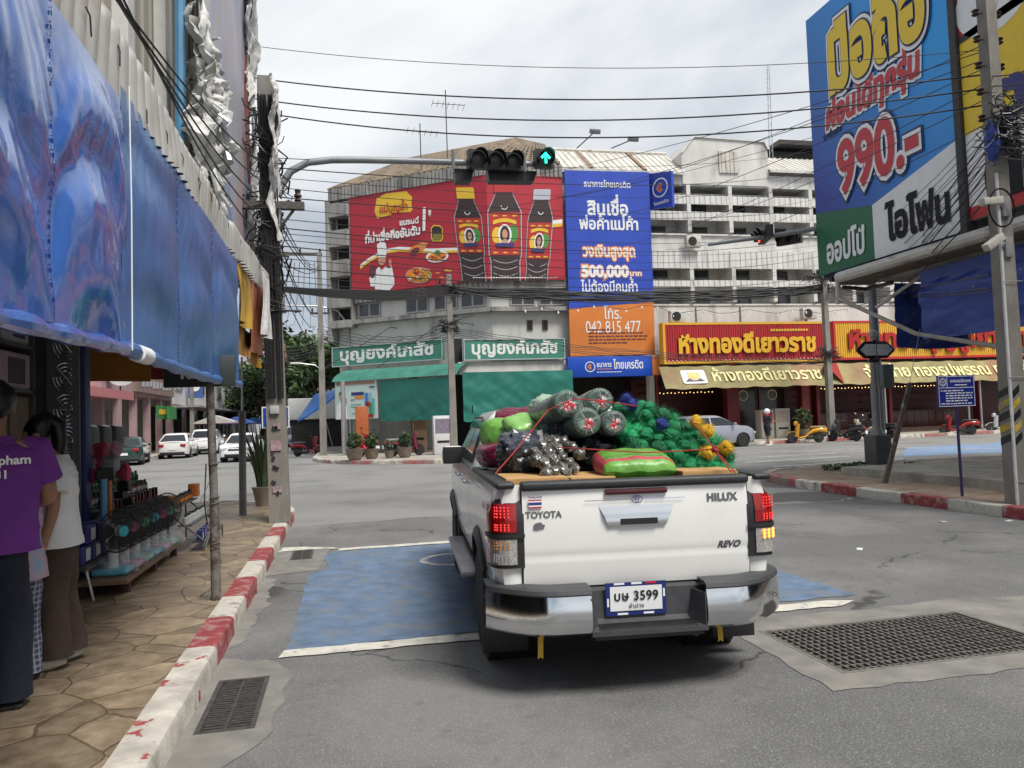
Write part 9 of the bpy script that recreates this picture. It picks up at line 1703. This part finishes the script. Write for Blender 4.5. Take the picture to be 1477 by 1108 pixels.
for rr_ in (.10, .075, .03):
 for k in range(20):
  a0, a1 = 2 * math.pi * k / 20, 2 * math.pi * (k + 1) / 20; P_ = lambda a_, r0: PT(.14, .79) + Vector((r0 * H_ * 1.3 * math.cos(a_), 0, r0 * H_ * 1.3 * math.sin(a_))); m.add([P_(a0, rr_ - .014), P_(a1, rr_ - .014), P_(a1, rr_), P_(a0, rr_)], [(0, 1, 2, 3)], WHITEINK)
obj('lettering', m, t, world=True)
rg = random.Random(4)
for i, (px, py) in enumerate(((1216, 676), (1237, 674), (1248, 680), (1200, 678), (1316, 675), (1225, 680))):
 p = onz(px, py, .165); m = M(); leafball(m, (p.x, p.y, p.z + .06), (.25, .2, .09), 120, .05, rg, [LEAF[1], LEAF[2]]); obj('weeds', m, label='low green weeds growing in the pavement behind the right kerb', cat='weeds', kind='stuff')
# overhead wires
WIREM = mat('black_cable', (.012, .012, .013), rough=.6, var=0)
def wire(a, b_, sag, r, label, group, jig=0, seed=0):
 a, b_ = Vector(a), Vector(b_); n = 26; rg = random.Random(seed); pts = []
 for k in range(n + 1): f = k / n; p = a.lerp(b_, f); p.z -= sag * 4 * f * (1 - f); p += Vector((0, rg.uniform(-jig, jig), rg.uniform(-jig, jig))); pts.append(p)
 m = M(); m.tube(pts, r, WIREM, 5, False); return obj('overhead_wire', m, label=label, cat='wire', group=group)
for i, (yl, yr, r) in enumerate(((66, 60, .006), (112, 148, .013), (142, 172, .013), (160, 196, .013))): 
 a = ony(362, yl, 14.5); b_ = ony(1420, (72, 108, 128, 152)[i], 9.6); wire(a, b_, .35 + .05 * i, r, 'high power line spanning the junction to the striped pole, %s from the top' % ('first', 'second', 'third', 'fourth')[i], 'high power lines')
A0 = lambda py, x=395: ony(x, py, 12.85)
for i, (yl, yr) in enumerate(((228, 206), (242, 236), (256, 252), (270, 276), (284, 290), (300, 306), (315, 322), (328, 330), (336, 344), (345, 352), (354, 360), (362, 372), (372, 380), (384, 388), (396, 398), (404, 404))):
 wire(A0(yl), ony(1198, yr + 6, 33.8), .5 + .05 * (i % 4), (.007, .010, .006)[i % 3], 'service wire strung from the near pole across the corner building front', 'service wires across the building', 0, i)
for i in range(12):
 wire(ony(640 + i, 413 + i * .9, 34.6), ony(1196, 411 + i * .9, 33.8), .3 + .015 * i, .028, 'cable of the black bundle between the two far utility poles', 'bundled cables between the far poles', .03, 40 + i)
 wire(ony(398, 414 + i * .5, 12.8), ony(648, 413 + i * .9, 34.6), .12 + .01 * i, .014, 'cable of the black bundle from the near pole to the pharmacy pole', 'bundled cables from the near pole', .006, 60 + i)
for i in range(9): wire(ony(1198, 409 + i * 1.6, 33.8), ony(1428, (415, 420, 396, 190, 210, 225, 240, 262, 280)[i], 9.5), (.3, .3, .3, .9, 1.0, 1.0, 1.1, 1.2, 1.2)[i], .012, 'cable running from the slim far pole up to the striped pole', 'cables to the striped pole', .01, 80 + i)
for i, (x0, y0, Y0, x1, y1, Y1) in enumerate(((800, 285, 37, 1425, 62, 9.6), (830, 320, 37, 1425, 96, 9.6), (700, 300, 37, 1425, 84, 9.6), (880, 355, 37, 1425, 118, 9.6), (940, 330, 37, 1428, 140, 9.6), (960, 360, 37, 1430, 175, 9.6), (660, 262, 36, 1425, 72, 9.6), (600, 310, 38, 1200, 190, 20))): wire(ony(x0, y0, Y0), ony(x1, y1, Y1), .5, .008, 'thin drop wire rising from the building front to the striped pole', 'drop wires to the striped pole', 0, i)
for i in range(10): wire(ony(1428, 175 + i * 9, 9.5), ony(1180 + 5 * i, 395 + 4 * i, 24), .25 + .05 * (i % 3), .006, 'thin black wire slanting down across the blue billboard', 'wires crossing the blue billboard', .01, 120 + i)
for i in range(9): wire(ony(1430, 110 + i * 14, 9.4), ony(1620, 20 + i * 22, 5.5), .15, .009, 'wire leaving the striped pole out of the frame to the right', 'wires leaving the striped pole', 0, 140 + i)
for i in range(5): wire((XA - .25, 2.5 + .3 * i, 4.12 + i * .16), A0(240 + i * 26, 385), .25 + .04 * i, .009, 'cable sagging along the left wall toward the near pole', 'cables along the left wall', .004, 160 + i)
for i in range(8): wire(ony(400, 300 + i * 14, 12.85), ony(455 + 4 * (i % 3), (380, 384, 388, 452, 456, 380, 470, 500)[i], 41.2), .4, .012, 'wire from the near pole to the cross-armed pole at the far corner', 'wires to the far corner pole', 0, 180 + i)
for i in range(7): wire(ony(418 + i * 7, 379, 41.2), ony(400 + i * 12, 470, 95), .6, .018, 'line running down the far street from the cross-armed pole', 'lines down the far street', 0, 200 + i)
for i in range(6): wire(ony(466, 470 + i * 5, 41.2), ony(655, 474 + i * 3, 34.6), .5, .014, 'low cable between the far corner pole and the pharmacy pole', 'low cables by the pharmacy', .04, 220 + i); 
for i in range(5): wire(ony(655, 474 + i * 3, 34.6), ony(1198, 518 + i * 2, 33.8), .35, .014, 'low cable between the pharmacy pole and the slim far pole', 'low cables over the shop signs', .04, 230 + i)
for i in range(5): wire(ony(398, 505 + i * 4, 12.85), ony(466, 480 + i * 4, 41.2), .3, .01, 'low drop wire from the near pole toward the far corner pole', 'low drop wires', 0, 240 + i)
m = M(); rg = random.Random(8)
for cx, cy, cz, sx in ((p1_.x, p1_.y - .1, 6.0, .9), (p1_.x, p1_.y - .1, 7.7, .7), (p2_.x, p2_.y - .1, 4.25, 1.0), (p2_.x - .4, p2_.y - .1, 8.1, 1.2)):
 for k in range(26):
  pts = [(cx + rg.uniform(-sx, sx) * .4, cy, cz + rg.uniform(-.2, .2))]
  for q in range(7): pts.append((pts[-1][0] + rg.uniform(-.3, .3), cy + rg.uniform(-.2, .1), pts[-1][2] + rg.uniform(-.16, .14)))
  m.tube(pts, .014, WIREM, 4)
obj('cable_tangle', m, label='loose knots of cable on the two far utility poles', cat='cable tangle', kind='stuff')
